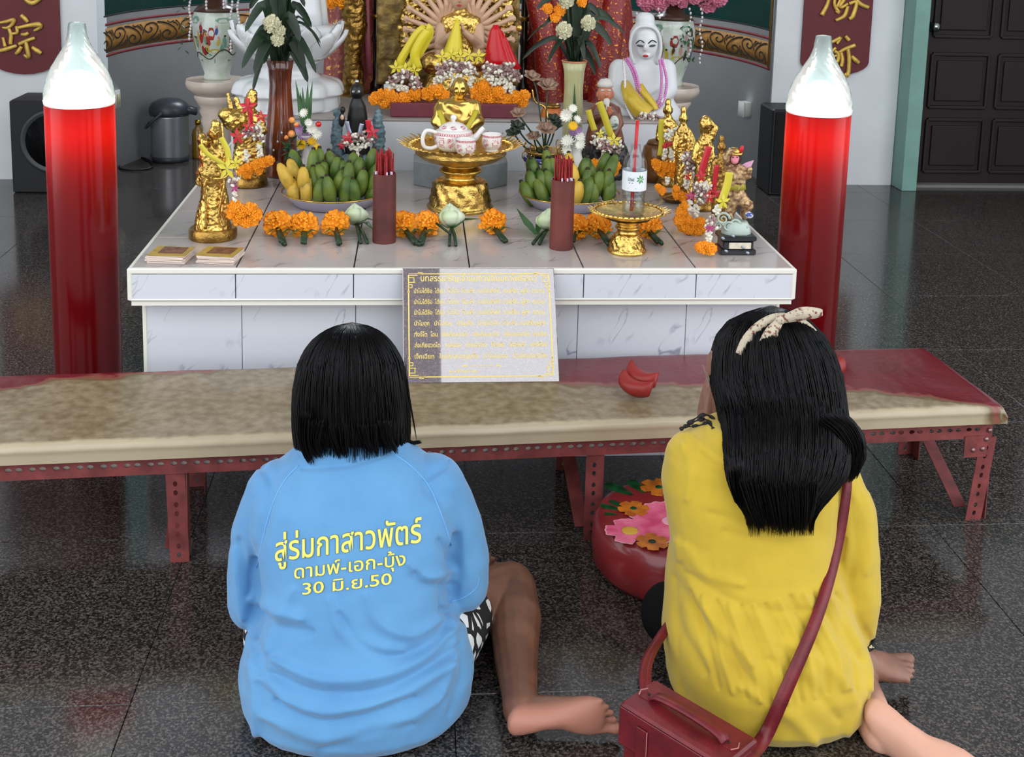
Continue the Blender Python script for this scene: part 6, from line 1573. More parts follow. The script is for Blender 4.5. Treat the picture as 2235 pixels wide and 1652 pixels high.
obj('white_sleeve', blob(B().ell(P4(1340, 268, -.05), (12*s4, 6*s4, 17*s4), 12, 8).ell(P4(1322, 285, -.05), (12*s4, 6*s4, 12*s4), 12, 8), .004, 2), mat('painted_white_green', (190, 194, 186), .35, col2=(90, 110, 96), vs=60, thr=(.55, .62)), t)
obj('hand', blob((lambda bb: (bb.ell(P4(1330, 245, -.065), (6*s4, 5*s4, 7*s4), 10, 8), [limb(bb, [(P4(1327+k*2.2, 242, -.07), 2*s4), (P4(1326+k*2.6, 233, -.074), 1.5*s4)], 6) for k in range(4)], limb(bb, [(P4(1334, 247, -.07), 2*s4), (P4(1339, 241, -.075), 1.6*s4)], 6), bb)[-1])(B()), .0025, 1), TAN, t)
malai('yellow ribbons with bud clusters and marigolds draped on the old man figurine', Y4-.10, mari=[(1298, 358, 13), (1312, 362, 12), (1335, 366, 13), (1346, 362, 11), (1340, 375, 10)],
    buds_=[([(1310, 312), (1325, 320), (1350, 322)], 50, 4, BUDP, 10), ([(1318, 332), (1312, 350)], 14, 3.8, BUDW, 2.5), ([(1324, 332), (1330, 352)], 14, 3.8, BUDW, 2.5), ([(1295, 306), (1350, 312)], 26, 3.8, BUDW, 7)],
    bows=[(1340, 306, 18, RIBY), (1310, 292, 12, RIBY)], straps=[([(1308, 222), (1318, 250), (1328, 280), (1337, 302)], 15, YST), ([(1284, 240), (1290, 262), (1298, 285)], 13, YST)])
# gold figurines down the right side
def goldfig(label, u, vb, vt, w_, seed, m=GOLD, Yoff=0, lean=0, extra=None):
    o = pz(u, vb, ZT); Yf = o.y+.03; o = Vector((py(u, vb, Yf).x, Yf, ZT)); s = mpp(o); h = (vb-vt)
    def Pf(uu, vv, dy=0): return G(uu, vv, Yf+dy)
    t = thing('gold_figurine', label, 'figurine', o, 'gold figurines along the right side of the altar')
    obj('round_base', B().lathe([(0, 0), (w_*1.0*s, 0), (w_*1.02*s, .006), (w_*.9*s, .022), (0, .024)], 28, o), GOLDD, t)
    b = B(); L_ = lambda f: u+lean*f
    b.loft([ringpts((Pf(L_(f), vb-f*h).x, Yf, Pf(L_(f), vb-f*h).z), a_*w_*s, d_*w_*s, 24, 2.3) for f, a_, d_ in ((.08, .8, .7), (.2, .82, .7), (.38, .66, .58), (.46, .72, .6), (.6, .62, .5), (.74, .66, .46), (.79, .3, .3), (.82, .28, .28))])
    hd_ = B().ell(Pf(L_(.87), vb-.87*h), (.36*w_*s, .38*w_*s, .075*h*s), 14, 10).ell(Pf(L_(.95), vb-.95*h), (.26*w_*s, .26*w_*s, .06*h*s), 12, 8).ell(Pf(L_(.87), vb-.865*h, -.38*w_*s), (.08*w_*s, .12*w_*s, .02*h*s), 8, 6).ell(Pf(L_(.81), vb-.81*h, -.22*w_*s), (.2*w_*s, .16*w_*s, .05*h*s), 8, 6)
    for sg in (-1, 1): hd_.ell(Pf(L_(.87)+sg*.38*w_, vb-.87*h), (.07*w_*s, .1*w_*s, .03*h*s), 8, 6)
    obj('head', blob(hd_, .003, 2), GOLDS if m is GOLD else m, t)
    for sg in (-1, 1): limb(b, [(Pf(L_(.7)+sg*.6*w_, vb-.7*h), .24*w_*s), (Pf(L_(.55)+sg*.85*w_, vb-.55*h, -.015), .2*w_*s), (Pf(L_(.5)+sg*.35*w_, vb-.52*h, -.04), .17*w_*s)])
    if extra: extra(b, Pf, s)
    finish(t, b, .0035, 3, .0034, 75, m, seed=seed)
    return t, Pf, Yf
goldfig('gold deity figurine farthest back on the right side with a yellow ribbon', 1458, 408, 216, 26, 11)
goldfig('gold deity figurine second from the back on the right side', 1492, 436, 232, 24, 12, Yoff=0)
goldfig('gold figurine with a tall rounded hat raising one arm, middle of the right side', 1532, 462, 256, 25, 13, lean=6, extra=lambda b, Pf, s: (b.ell(Pf(1540, 272), (13*s, 13*s, 20*s), 12, 10), limb(b, [(Pf(1552, 300), 8*s), (Pf(1560, 280), 7*s), (Pf(1545, 262), 6*s)])))
goldfig('dark gold figurine with red ribbons behind the monkey figurine', 1575, 492, 296, 25, 14, GOLDD)
t = thing('gold_dish', 'small dark gold dish with stalks on the right side of the altar', 'dish', pz(1472, 440, ZT))
p = t.location; obj('dish', B().lathe([(0, 0), (.03, 0), (.05, .016), (.052, .018), (.048, .016), (.028, .004), (0, .004)], 32, p), GOLDD, t)
obj('stalk', B().tube([p+Vector((-.04, -.02, .018)), p+Vector((.03, .02, .03))], .003, 6), mat('dry_stalk', (150, 120, 70), .6), t)
Yr = .84
malai('marigold ring with red-tied buds and yellow ribbon, back of the right side', .86, mari=[(1437, 362, 14), (1452, 366, 14), (1468, 368, 14), (1482, 362, 14), (1446, 376, 12), (1464, 378, 12), (1430, 355, 10)],
    buds_=[([(1455, 300), (1468, 290), (1478, 285)], 34, 4, BUDW, 7), ([(1450, 330), (1450, 345)], 14, 4.4, BUDW, 3), ([(1464, 330), (1466, 345)], 14, 4.4, BUDW, 3), ([(1448, 318), (1470, 312)], 16, 4, RIBR, 3)],
    straps=[([(1444, 260), (1442, 290), (1444, 310), (1440, 340)], 12, YST), ([(1500, 285), (1510, 310), (1500, 330), (1475, 335)], 16, RIBY), ([(1540, 290), (1525, 315), (1500, 330)], 15, RIBY)])
malai('mauve bud strand with loose marigolds, between the right side figurines', .66, mari=[(1444, 415, 11), (1478, 425, 12), (1490, 430, 12), (1476, 412, 9), (1436, 408, 8)],
    buds_=[([(1500, 340), (1505, 355), (1502, 368)], 40, 4, BUDP, 9), ([(1500, 390), (1498, 408)], 18, 4, BUDW, 4), ([(1490, 345), (1515, 340)], 16, 4, BUDW, 5), ([(1455, 390), (1457, 402)], 10, 3.5, BUDW, 3)], bows=[(1502, 385, 10, RIBR)])
malai('thick marigold garland with buds and magenta bow, beside the monkey figurine base', .34, mari=[(1488, 462, 15), (1484, 480, 15), (1492, 494, 15), (1506, 500, 15), (1520, 503, 15), (1532, 495, 14), (1500, 480, 13), (1514, 488, 13), (1494, 450, 12), (1528, 485, 13)],
    buds_=[([(1520, 410), (1535, 425), (1530, 440)], 44, 4.4, BUDP, 9), ([(1506, 440), (1504, 460)], 16, 4.4, BUDW, 3), ([(1518, 450), (1520, 470)], 16, 4.4, BUDW, 3), ([(1530, 405), (1545, 412)], 14, 4.4, BUDW, 5)], bows=[(1507, 428, 13, RIBP), (1548, 430, 16, RIBR)])
malai('red ribbon hanging down the dark gold figurine with a red bow', .36, buds_=[([(1540, 400), (1545, 412)], 14, 4, BUDW, 5)], bows=[(1530, 385, 15, RIBR), (1560, 420, 16, RIBR)], straps=[([(1548, 320), (1540, 345), (1534, 365), (1530, 385)], 15, RIBR), ([(1565, 360), (1560, 395), (1556, 425)], 11, RIBR)])
# monkey-faced deity figurine on black base
Y5 = .165; o5 = Vector((py(1604, 545, Y5).x, Y5, ZT)); s5 = mpp(o5)
def P5(u, v, dy=0): return G(u, v, Y5+dy)
t = thing('monkey_figurine', 'painted monkey-faced deity figurine on clouds and a black base, front right of the altar', 'figurine', o5)
BKB = mat('black_lacquer_base', (18, 20, 26), .3, coat=.4)
sb5 = obj('base', B().cbox(o5+Vector((0, 0, .008)), (.10, .075, .016), .003).cbox(o5+Vector((0, .0, .027)), (.086, .066, .024), .003).cbox(o5+Vector((0, 0, .046)), (.10, .075, .014), .003), BKB, t, smooth=False)
obj('name_panel', B().cbox(o5+Vector((.004, -.0345, .027)), (.062, .004, .018), .0015), mat('cream_panel', (206, 196, 176), .5, var=.1, vs=60), sb5, smooth=False)
for u, v in ((1585, 548), (1622, 540), (1600, 515), (1578, 520), (1632, 552)): obj('silver_flourish', B().ell(P5(u, v, -.038), (5*s5, 1.5*s5, 3*s5), 8, 6, roty(.5)), mat('silver_paint', (150, 160, 170), .3, .5), sb5)
CLD = mat('cloud_pale_green', (170, 186, 176), .35, coat=.3)
for u, v, r in ((1578, 478, 15), (1604, 490, 12), (1590, 495, 12), (1568, 492, 10), (1620, 498, 10)):
    q = P5(u, v, -.02); obj('cloud_curl', B().tube([q+RGT*(r*s5*(1-k/22)*math.cos(k*.55))-DWN*(r*s5*(1-k/22)*math.sin(k*.55)) for k in range(20)], [3.2*s5*(1-k/30) for k in range(20)], 8), CLD, t)
b = B().loft([ringpts((o5.x, Y5, z), a_, d_, 24, 2.4) for z, a_, d_ in ((ZT+.052, .042, .03), (ZT+.07, .04, .03), (ZT+.09, .03, .024))]); obj('cloud_mass', blob(b, .005, 2), CLD, t)
b = B()
limb(b, [(P5(1590, 490), 9*s5), (P5(1592, 465), 10*s5), (P5(1600, 440), 13*s5), (P5(1604, 425), 15*s5)]); limb(b, [(P5(1625, 470), 9*s5), (P5(1632, 448, -.015), 12*s5), (P5(1615, 430), 14*s5)])
b.loft([ringpts((P5(u, v).x, Y5, P5(u, v).z), w_*s5, d_*s5, 24, 2.3) for u, v, w_, d_ in ((1606, 435, 20, 15), (1606, 415, 17, 14), (1607, 395, 19, 15), (1606, 375, 20, 14), (1605, 362, 14, 11), (1604, 356, 8, 8))])
limb(b, [(P5(1590, 370), 8*s5), (P5(1585, 345, -.01), 7*s5), (P5(1596, 328, -.015), 6*s5)]); limb(b, [(P5(1622, 370), 8*s5), (P5(1632, 385, -.015), 7*s5), (P5(1636, 370, -.02), 6*s5)])
finish(t, b, .0038, 2, .003, 80, mat('gilded_armor', (196, 166, 120), .35, .5, col2=(110, 70, 52), vs=90), 'armored_body', 5)
b = B().ell(P5(1604, 345), (15*s5, 15*s5, 17*s5), 16, 12); obj('fur_head', (lambda me: (displace(me, bump_noise(.0015, 160, False, 3)), me)[1])(blob(b, .003, 1)), mat('dark_fur', (44, 28, 24), .7), t)
b = B().ell(P5(1604, 347, -.014), (10*s5, 6*s5, 12*s5), 14, 10).ell(P5(1604, 353, -.02), (6*s5, 5*s5, 6*s5), 10, 8); fcm = obj('face', blob(b, .0026, 2), mat('painted_pink_face', (206, 120, 132), .4), t)
for u in (1600, 1609): obj('eye', B().ell(P5(u, 343, -.021), (2*s5, 1.4*s5, 1.4*s5), 8, 6), MBLK, fcm)
obj('headband', B().tube([P5(1604, 334)+Vector((15*s5*math.cos(a), 15*s5*math.sin(a), 0)) for a in ringdirs(20)], 3*s5, 8, closed=True), GOLD, t)
obj('cap', B().lathe([(13*s5, 0), (12*s5, 6*s5), (6*s5, 12*s5), (0, 13*s5)], 16, P5(1603, 334)), GOLD, t)
obj('red_plume', B().ell(P5(1618, 326, -.004), (5*s5, 4*s5, 9*s5), 10, 8, roty(.4)), STRW, t)
obj('pink_scarf', B().leaf([P5(1618, 366), P5(1632, 362), P5(1645, 350)], [.012, .022, .002], up=(0, -1, .2), fold=.2), mat('scarf_pink', (206, 150, 180), .5), t)
obj('blue_white_boot', blob(B().ell(P5(1636, 470, -.02), (9*s5, 8*s5, 7*s5), 12, 8).ell(P5(1630, 462, -.015), (7*s5, 7*s5, 9*s5), 12, 8), .003, 2), mat('boot_blue_white', (200, 200, 206), .35, col2=(60, 80, 150), vs=70, thr=(.55, .6)), t)
obj('tunic_skirt', B().loft([ringpts((P5(1606, v).x, Y5, P5(1606, v).z), w_*s5, w_*.75*s5, 24, 2.2) for v, w_ in ((412, 22), (402, 21), (396, 20))]), mat('olive_tunic', (160, 150, 50), .5), t)
malai('small marigold pair with white buds hanging in front of the monkey figurine', Y5-.05, mari=[(1530, 540, 15), (1550, 542, 16), (1541, 536, 13)],
    buds_=[([(1568, 452), (1562, 466)], 12, 4.4, BUDW, 3), ([(1556, 478), (1550, 492)], 24, 4.6, BUDP, 5), ([(1548, 508), (1545, 524)], 16, 4.6, BUDW, 3.5)], bows=[(1578, 440, 18, RIBY), (1549, 498, 12, RIBP)], straps=[([(1592, 376), (1588, 400), (1582, 420), (1575, 440)], 17, RIBY)])
# ================================================================ people
def zrow(v, y, u=900): return py(u, v, y).z
def hair(parent, rings, m, nstr, r0=.0022, seed=1, tails=(), endv=12, open_=.24, part=0):
    rnd = random.Random(seed); TH0, TH1 = -PI*(1+open_), PI*open_
    def at(f, th, off=0.):
        x = f*(len(rings)-1); i = min(int(x), len(rings)-2); k = x-i
        v, l, r, cy, b_ = [rings[i][q]*(1-k)+rings[i+1][q]*k for q in range(5)]
        y = cy+(b_+off)*math.sin(th); pl, prr = py(l, v, cy).x, py(r, v, cy).x
        X = (pl+prr)/2+((prr-pl)/2+off)*math.cos(th)
        return Vector((X, y, zrow(v, y, (l+r)/2)))
    n = 48; b = B()
    b.loft([[at(f/30, TH0+(TH1-TH0)*k/n, -.004) for k in range(n+1)] for f in range(31)], closed=False)
    h = obj('hair', b, m, parent, solid=.006)
    sb_ = B()
    for s in range(nstr):
        th = TH0+(TH1-TH0)*rnd.random(); f0 = rnd.choice((.02, .03, .05, .1, .2, .3)); f1 = 1+rnd.uniform(-.12, .12)
        off = rnd.uniform(-.001, .004); ph = rnd.uniform(0, 6); w_ = rnd.uniform(.005, .03); P_ = []; R_ = []; N = 12
        for k in range(N+1):
            g = k/N; f = f0+(f1-f0)*g
            P_.append(at(f, th+w_*math.sin(ph+g*3)*g*2, off+.002*math.sin(g*5+ph)) if f <= 1 else at(1, th+w_*math.sin(ph+g*3)*2, off)+Vector((0, 0, -(f-1)*.35)))
            R_.append(r0*rnd.uniform(.8, 1.1)*(1 if g < .8 else max(.12, (1-g)/.2)))
        sb_.tube(P_, R_, 3)
    for pts, y, n_, sp in tails:
        for s in range(int(n_*2.2)):
            dx, dv, dy = rnd.uniform(-sp, sp), rnd.uniform(-sp, sp)*.4, rnd.uniform(-.012, .012)
            q = catmull([G(u+dx*(1-i/len(pts)*.7), v+dv, y+dy) for i, (u, v) in enumerate(pts)], 4)
            sb_.tube(q, [r0*1.1*max(.1, min(1, 3*i/(len(q)-1))*(1-.9*(i/(len(q)-1))**2)) for i in range(len(q))], 3)
    obj('hair_strands', sb_, m, h, kind='stuff')
    return h
def foot(b, org, X, Yv, Zv, L_):
    M3 = Matrix((Vector(X).normalized(), Vector(Yv).normalized(), Vector(Zv).normalized())).transposed(); org = Vector(org)
    secs = [(-.015, .06, .05, .09), (.03, .115, .10, .11), (.10, .135, .15, .15), (.2, .135, .19, .19), (.33, .13, .19, .19), (.48, .145, .15, .16), (.62, .175, .115, .12), (.74, .195, .09, .09), (.82, .185, .07, .075), (.87, .14, .05, .065)]
    rings = []
    for x, hw, hz, cz in secs:
        row = []
        for k in range(20):
            a = 2*PI*k/20; y, z = hw*math.cos(a), cz+(hz if math.sin(a) > 0 else min(hz, cz))*math.sin(a)
            if math.sin(a) < 0 and .25 < x < .6 and math.cos(a) > 0: z += .035*math.cos(a)
            row.append(org+M3 @ Vector((x*L_, y*L_, z*L_)))
        rings.append(row)
    b.loft(rings)
    for y, x1, r in ((.135, 1.02, .055), (.045, 1.0, .032), (-.028, .97, .030), (-.096, .925, .029), (-.158, .87, .028)):
        limb(b, [(org+M3 @ (Vector((x1-.20, y*.95, .075))*L_), r*L_*.9), (org+M3 @ (Vector((x1-.09, y, .072))*L_), r*L_*.85), (org+M3 @ (Vector((x1-.03, y, .055))*L_), r*L_)], 12)
    return org+M3 @ (Vector((.14, 0, .28))*L_)
def hand(b, w_, d, palm_n, L_=.165, thumb=1):
    d = Vector(d).normalized(); n_ = Vector(palm_n).normalized(); s = d.cross(n_)
    w_ = Vector(w_); c = w_+d*L_*.25
    b.ell(c, (L_*.21, L_*.10, L_*.28), 12, 8, Matrix((s, n_, d)).transposed())
    for k, (o_, l) in enumerate(((-.15, .42), (-.05, .5), (.05, .47), (.15, .38))):
        a = w_+d*L_*.45+s*o_*L_; limb(b, [(a, .0085), (a+d*L_*l*.55+n_*.004, .0078), (a+d*L_*l+n_*.010, .0068)], 8)
    a = w_+d*L_*.15+s*thumb*.20*L_; limb(b, [(a, .0095), (a+d*L_*.18+s*thumb*.10*L_, .0085), (a+d*L_*.34+s*thumb*.12*L_, .0072)], 8)
def apply_folds(me, folds):                                     # folds: (pixel polyline, width px, amplitude m), camera-facing side only
    n = len(me.vertices); co = np.empty(n*3); no = np.empty(n*3)
    me.vertices.foreach_get('co', co); me.vertices.foreach_get('normal', no); co = co.reshape(-1, 3); no = no.reshape(-1, 3)
    R3 = np.array([RGT, DWN, FWD]); c = (co-np.array(CAM)) @ R3.T; u = PX+F*c[:, 0]/c[:, 2]; v = PY+F*c[:, 1]/c[:, 2]
    face = (no @ np.array(FWD)) < .3; t = np.zeros(n)
    for pts, w_, a_ in folds:
        q = np.array([(p.x, p.y) for p in catmull([(x, y, 0) for x, y in pts], 36)]); dm = np.full(n, 1e9)
        L_ = len(q)
        for i, (x, y) in enumerate(q):
            e = 1+2.5*abs(2*i/(L_-1)-1)**6                     # fade towards the ends
            dm = np.minimum(dm, ((u-x)**2+(v-y)**2)*e)
        t += a_*np.exp(-dm/(w_*w_))
    co += no*(t*face)[:, None]
    me.vertices.foreach_set('co', co.ravel()); me.update()
def bvh_of(me): return BVHTree.FromPolygons([v.co for v in me.vertices], [p.vertices for p in me.polygons])
def onmesh(bv_, u, v, off=.002, dflt=-1.0):
    d = ray(u, v).normalized(); r = bv_.ray_cast(CAM, d)
    if r[0] is None: return py(u, v, dflt)
    return r[0]-d*off
def cloth(name, col, col2, bs=700):
    return mat(name, col, .8, bump=.12, bs=bs, sheen=.25, col2=col2, vs=9, thr=(.3, .75))
def skin(name, c1, c2, sole):
    m = mat(name, c1, .45, col2=c2, vs=18, sub=.06); n = m.node_tree.nodes; L = m.node_tree.links; p = n['Principled BSDF']
    src = p.inputs['Base Color'].links[0].from_socket; at = n.new('ShaderNodeAttribute'); at.attribute_name = 'sole'
    mx = n.new('ShaderNodeMix'); mx.data_type = 'RGBA'; mx.inputs[7].default_value = (*lin(sole), 1)
    L.new(at.outputs['Fac'], mx.inputs[0]); L.new(src, mx.inputs[6]); L.new(mx.outputs[2], p.inputs['Base Color']); return m
SKIN = skin('brown_skin', (122, 82, 62), (100, 64, 48), (172, 116, 98))
HAIR = mat('black_hair', (8, 7, 9), .38, spec=.22)

# ---------------------------------------------------------------- person in blue
bp = thing('person', 'person in a light blue t-shirt with yellow lettering sitting on the floor', 'person', (-.245, -.95, 0))
b = B()
hc = Vector((-.262, -.795, .585))
b.ell(hc, (.068, .084, .094), 20, 14); b.ell(hc+Vector((0, .085, -.01)), (.012, .018, .02), 10, 8); b.ell(hc+Vector((0, .04, -.075)), (.045, .05, .035), 12, 8)
for s in (-1, 1): b.ell(hc+Vector((s*.076, 0, -.005)), (.010, .018, .028), 8, 8); b.ell(hc+Vector((s*.03, .082, .012)), (.014, .008, .008), 8, 6)
b.ell(hc+Vector((0, .082, -.05)), (.022, .01, .008), 8, 6)
b.tube([(-.256, -.83, .54), (-.25, -.865, .47), (-.247, -.88, .42)], [.045, .05, .06], 16)
b.loft([ringpts((-.245, cy, z), a_, d_, 28) for z, cy, a_, d_ in ((.02, -.95, .17, .15), (.08, -.95, .185, .165), (.15, -.945, .17, .15), (.22, -.93, .145, .11), (.32, -.90, .16, .11), (.40, -.885, .15, .085), (.45, -.88, .10, .06))])
for s, ex_, ez in ((-1, -.43, .17), (1, -.06, .19)):
    limb(b, [((-.245+s*.145, -.885, .375), .045), ((ex_, -.88, .28), .040), ((ex_, -.86, ez), .038), ((-.245+s*.10, -.70, .27), .032), ((-.245+s*.035, -.635, .33), .026)])
    hand(b, (-.245+s*.012, -.625, .335), (0, .15, 1), (-s, 0, 0), .16, s)
kn = pz(1112, 1285, .065)
ft_o = pz(1116, 1598, .043); ft_o.y += .004
ank = foot(b, ft_o+Vector((0, 0, .0)), (1, .09, .02), (0, 0, -1), (-.09, 1, 0), .196)
limb(b, [((-.13, -.95, .085), .075), ((-.05, -.80, .08), .070), (kn, .056)])
limb(b, [(kn, .056), (kn.lerp(ank, .3)+Vector((.006, 0, .004)), .053), (kn.lerp(ank, .6), .043), (kn.lerp(ank, .88), .034), (ank, .034)])
limb(b, [((-.36, -.95, .085), .072), ((-.405, -.78, .08), .066), ((-.42, -.60, .065), .056)]); limb(b, [((-.42, -.60, .065), .055), ((-.30, -.62, .05), .05), ((-.15, -.66, .042), .036)])
foot(b, (-.14, -.64, .045), (1, .3, 0), (0, 0, -1), (-.3, 1, 0), .21)
me = blob(b, .0032, 4); body = obj('body', me, SKIN, bp)
def set_sole(me, fn):
    at = me.attributes.new('sole', 'FLOAT', 'POINT')
    for i, v in enumerate(me.vertices): at.data[i].value = max(0, min(1, fn(v.co, v.normal)))
set_sole(me, lambda c, n_: 0 if c.x < ft_o.x-.03 or c.y > -1.0 else (ft_o.y+.040-c.y)/.02)
BLUE = cloth('light_blue_cotton', (92, 148, 194), (84, 138, 186))
b = B()
b.loft([ringpts((cx, cy, z), a_, d_, 40, 2.3) for z, cx, cy, a_, d_ in ((.006, -.240, -.955, .192, .165), (.03, -.240, -.955, .212, .182), (.08, -.240, -.95, .218, .187), (.14, -.242, -.945, .205, .178), (.20, -.243, -.935, .176, .158), (.27, -.245, -.92, .186, .146), (.34, -.247, -.905, .196, .136), (.39, -.248, -.893, .194, .124), (.43, -.25, -.885, .160, .104), (.465, -.252, -.875, .112, .082), (.492, -.254, -.865, .078, .068))])
limb(b, [((-.388, -.885, .385), .064), ((-.424, -.885, .30), .058), ((-.433, -.885, .22), .056), ((-.435, -.885, .165), .054)], 20)
limb(b, [((-.105, -.885, .39), .066), ((-.068, -.885, .31), .062), ((-.052, -.885, .24), .060), ((-.048, -.885, .195), .056)], 20)
b.tube(catmull([(-.254+.066*math.cos(a), -.865+.06*math.sin(a), .492-.25*.06*math.sin(a)) for a in ringdirs(20)], 2), .011, 10, closed=False)
me = blob(b, .0038, 9)
apply_folds(me, [
    ([(548, 1225), (556, 1290), (560, 1350), (552, 1385)], 12, -0.0128), ([(1000, 1170), (985, 1240), (972, 1300), (968, 1335)], 12, -0.0128), ([(545, 1330), (548, 1400), (538, 1440)], 12, -0.0080), ([(975, 1330), (1000, 1345), (1030, 1350)], 11, -0.0080),
    ([(560, 1000), (590, 1060), (575, 1150), (548, 1230), (540, 1300)], 12, -0.0068), ([(985, 1010), (930, 1050), (975, 1110), (1000, 1180), (1000, 1240)], 12, -0.0054),
    ([(545, 1310), (600, 1330), (660, 1350)], 15, 0.0095), ([(560, 1330), (620, 1370), (680, 1380)], 13, -0.0082), ([(720, 1310), (745, 1370), (800, 1410), (880, 1420)], 15, 0.0082), ([(740, 1340), (780, 1400), (860, 1430), (950, 1400), (985, 1330)], 12, -0.0082),
    ([(800, 1300), (830, 1360), (900, 1385), (960, 1350)], 14, 0.0082), ([(600, 1440), (690, 1480), (800, 1480), (900, 1450), (980, 1380)], 15, 0.0095), ([(590, 1470), (690, 1510), (820, 1510), (930, 1460), (1000, 1410)], 13, -0.0082),
    ([(570, 1480), (660, 1545), (780, 1545), (880, 1510), (980, 1450)], 17, 0.0109), ([(600, 1530), (700, 1570), (800, 1560), (900, 1520)], 12, -0.0082), ([(580, 1560), (700, 1610), (840, 1590), (950, 1530)], 17, 0.0095), ([(700, 1640), (800, 1600), (900, 1580)], 13, -0.0068),
    ([(560, 1400), (575, 1480), (610, 1530)], 12, -0.0082), ([(545, 1420), (555, 1500), (560, 1600)], 13, 0.0082), ([(985, 1340), (995, 1420), (960, 1520)], 13, 0.0082), ([(1000, 1380), (1010, 1470), (980, 1560)], 11, -0.0068),
    ([(640, 1290), (600, 1370), (585, 1420)], 17, 0.0082), ([(905, 1250), (930, 1275), (985, 1280)], 12, -0.0082), ([(890, 1230), (930, 1260), (990, 1250)], 12, 0.0082), ([(960, 1180), (1000, 1250), (985, 1310)], 13, -0.0082), ([(520, 1180), (535, 1260), (545, 1340)], 13, -0.0082), ([(510, 1200), (520, 1280), (530, 1350)], 11, 0.0054),
    ([(660, 1020), (760, 1012), (850, 985)], 9, -0.0054)])
displace(me, lambda p, n_: .0022*noise.noise(p*14)+.0012*noise.noise(p*38))
shirt = obj('t_shirt', me, BLUE, bp); bvS = bvh_of(me)
# stitched seams
SEAM = mat('seam_blue', (112, 172, 226), .8)
for pts in ([(575, 1010), (610, 1020), (590, 1060), (568, 1120), (552, 1190), (545, 1250)], [(850, 985), (900, 1010), (940, 1055), (965, 1110), (985, 1170)]):
    pass
for pts in ([(652, 1015), (620, 1050), (595, 1100), (575, 1170), (560, 1240)], [(862, 992), (900, 1020), (935, 1060), (962, 1120), (985, 1190)]):
    obj('sleeve_seam', B().tube([onmesh(bvS, q.x, q.y, .0008) for q in catmull([(u, v, 0) for u, v in pts], 5)], .0011, 5), SEAM, shirt)
obj('sleeve_hem', B().tube([onmesh(bvS, q.x, q.y, .0008) for q in catmull([(1046, 1262, 0), (1038, 1285, 0), (1010, 1305, 0), (985, 1312, 0)], 5)], .0011, 5), SEAM, shirt)
# yellow lettering on the back
YPR = mat('yellow_print', (226, 216, 104), .6); OUTL = mat('print_outline', (96, 120, 110), .6)
def shirt_text(s, p0, p1, hpx, offset, lift, m, nm, skew=0.):
    vs, fs, bb_ = text2d(s, offset); b = B()
    du, dv = (p1[0]-p0[0])/(bb_[1]-bb_[0]), (p1[1]-p0[1])/(bb_[1]-bb_[0])
    hx_ = hpx
    b.add([Vector((x, y, 0)) for x, y in vs], fs)
    me = new_mesh(b, False); bm = bmesh.new(); bm.from_mesh(me); bmesh.ops.triangulate(bm, faces=bm.faces)
    for it in range(3):
        long_ = [e for e in bm.edges if (e.verts[0].co-e.verts[1].co).length > .22]
        if not long_: break
        bmesh.ops.subdivide_edges(bm, edges=long_, cuts=1); bmesh.ops.triangulate(bm, faces=bm.faces)
    bmesh.ops.triangulate(bm, faces=bm.faces); bm.to_mesh(me); bm.free()
    for v in me.vertices:
        x, y = v.co.x-bb_[0], v.co.y
        u_, v_ = p0[0]+du*x+skew*y*hpx, p0[1]+dv*x-y*hpx
        v.co = onmesh(bvS, u_, v_, lift)
    me.update(); return obj(nm, me, m, shirt, smooth=False)
for s, p0, p1, h_ in (('สู่ร่มกาสาวพัตร์', (600, 1225), (920, 1183), 72), ('ดามพ์-เอก-บุ้ง', (642, 1263), (885, 1233), 40), ('30 มิ.ย.50', (660, 1298), (855, 1275), 36)):
    shirt_text(s, p0, p1, h_, .026, .0012, OUTL, 'lettering_outline'); shirt_text(s, p0, p1, h_, .009, .0020, YPR, 'lettering')
# patterned shorts
def patt():
    m = bpy.data.materials.new('black_white_pattern'); m.use_nodes = True; n = m.node_tree.nodes; L = m.node_tree.links; p = n['Principled BSDF']
    tc = n.new('ShaderNodeTexCoord'); mp = n.new('ShaderNodeMapping'); mp.inputs['Scale'].default_value = (1, 1, .55); v = n.new('ShaderNodeTexVoronoi'); v.feature = 'DISTANCE_TO_EDGE'; v.inputs['Scale'].default_value = 42
    r = n.new('ShaderNodeValToRGB'); r.color_ramp.interpolation = 'CONSTANT'; r.color_ramp.elements[0].color = (.008, .008, .01, 1); r.color_ramp.elements[1].position = .17; r.color_ramp.elements[1].color = (.7, .7, .7, 1)
    L.new(tc.outputs['Object'], mp.inputs[0]); L.new(mp.outputs[0], v.inputs['Vector']); L.new(v.outputs['Distance'], r.inputs[0]); L.new(r.outputs[0], p.inputs['Base Color']); p.inputs['Roughness'].default_value = .8
    return m
b = B(); b.ell((-.24, -.93, .085), (.20, .15, .083), 24, 14)
limb(b, [((-.13, -.95, .085), .085), ((-.088, -.88, .088), .088), ((-.05, -.81, .08), .074)], 20); limb(b, [((-.36, -.95, .085), .08), ((-.385, -.87, .085), .078), ((-.405, -.78, .08), .070)], 20)
obj('shorts', blob(b, .006, 3), patt(), bp)
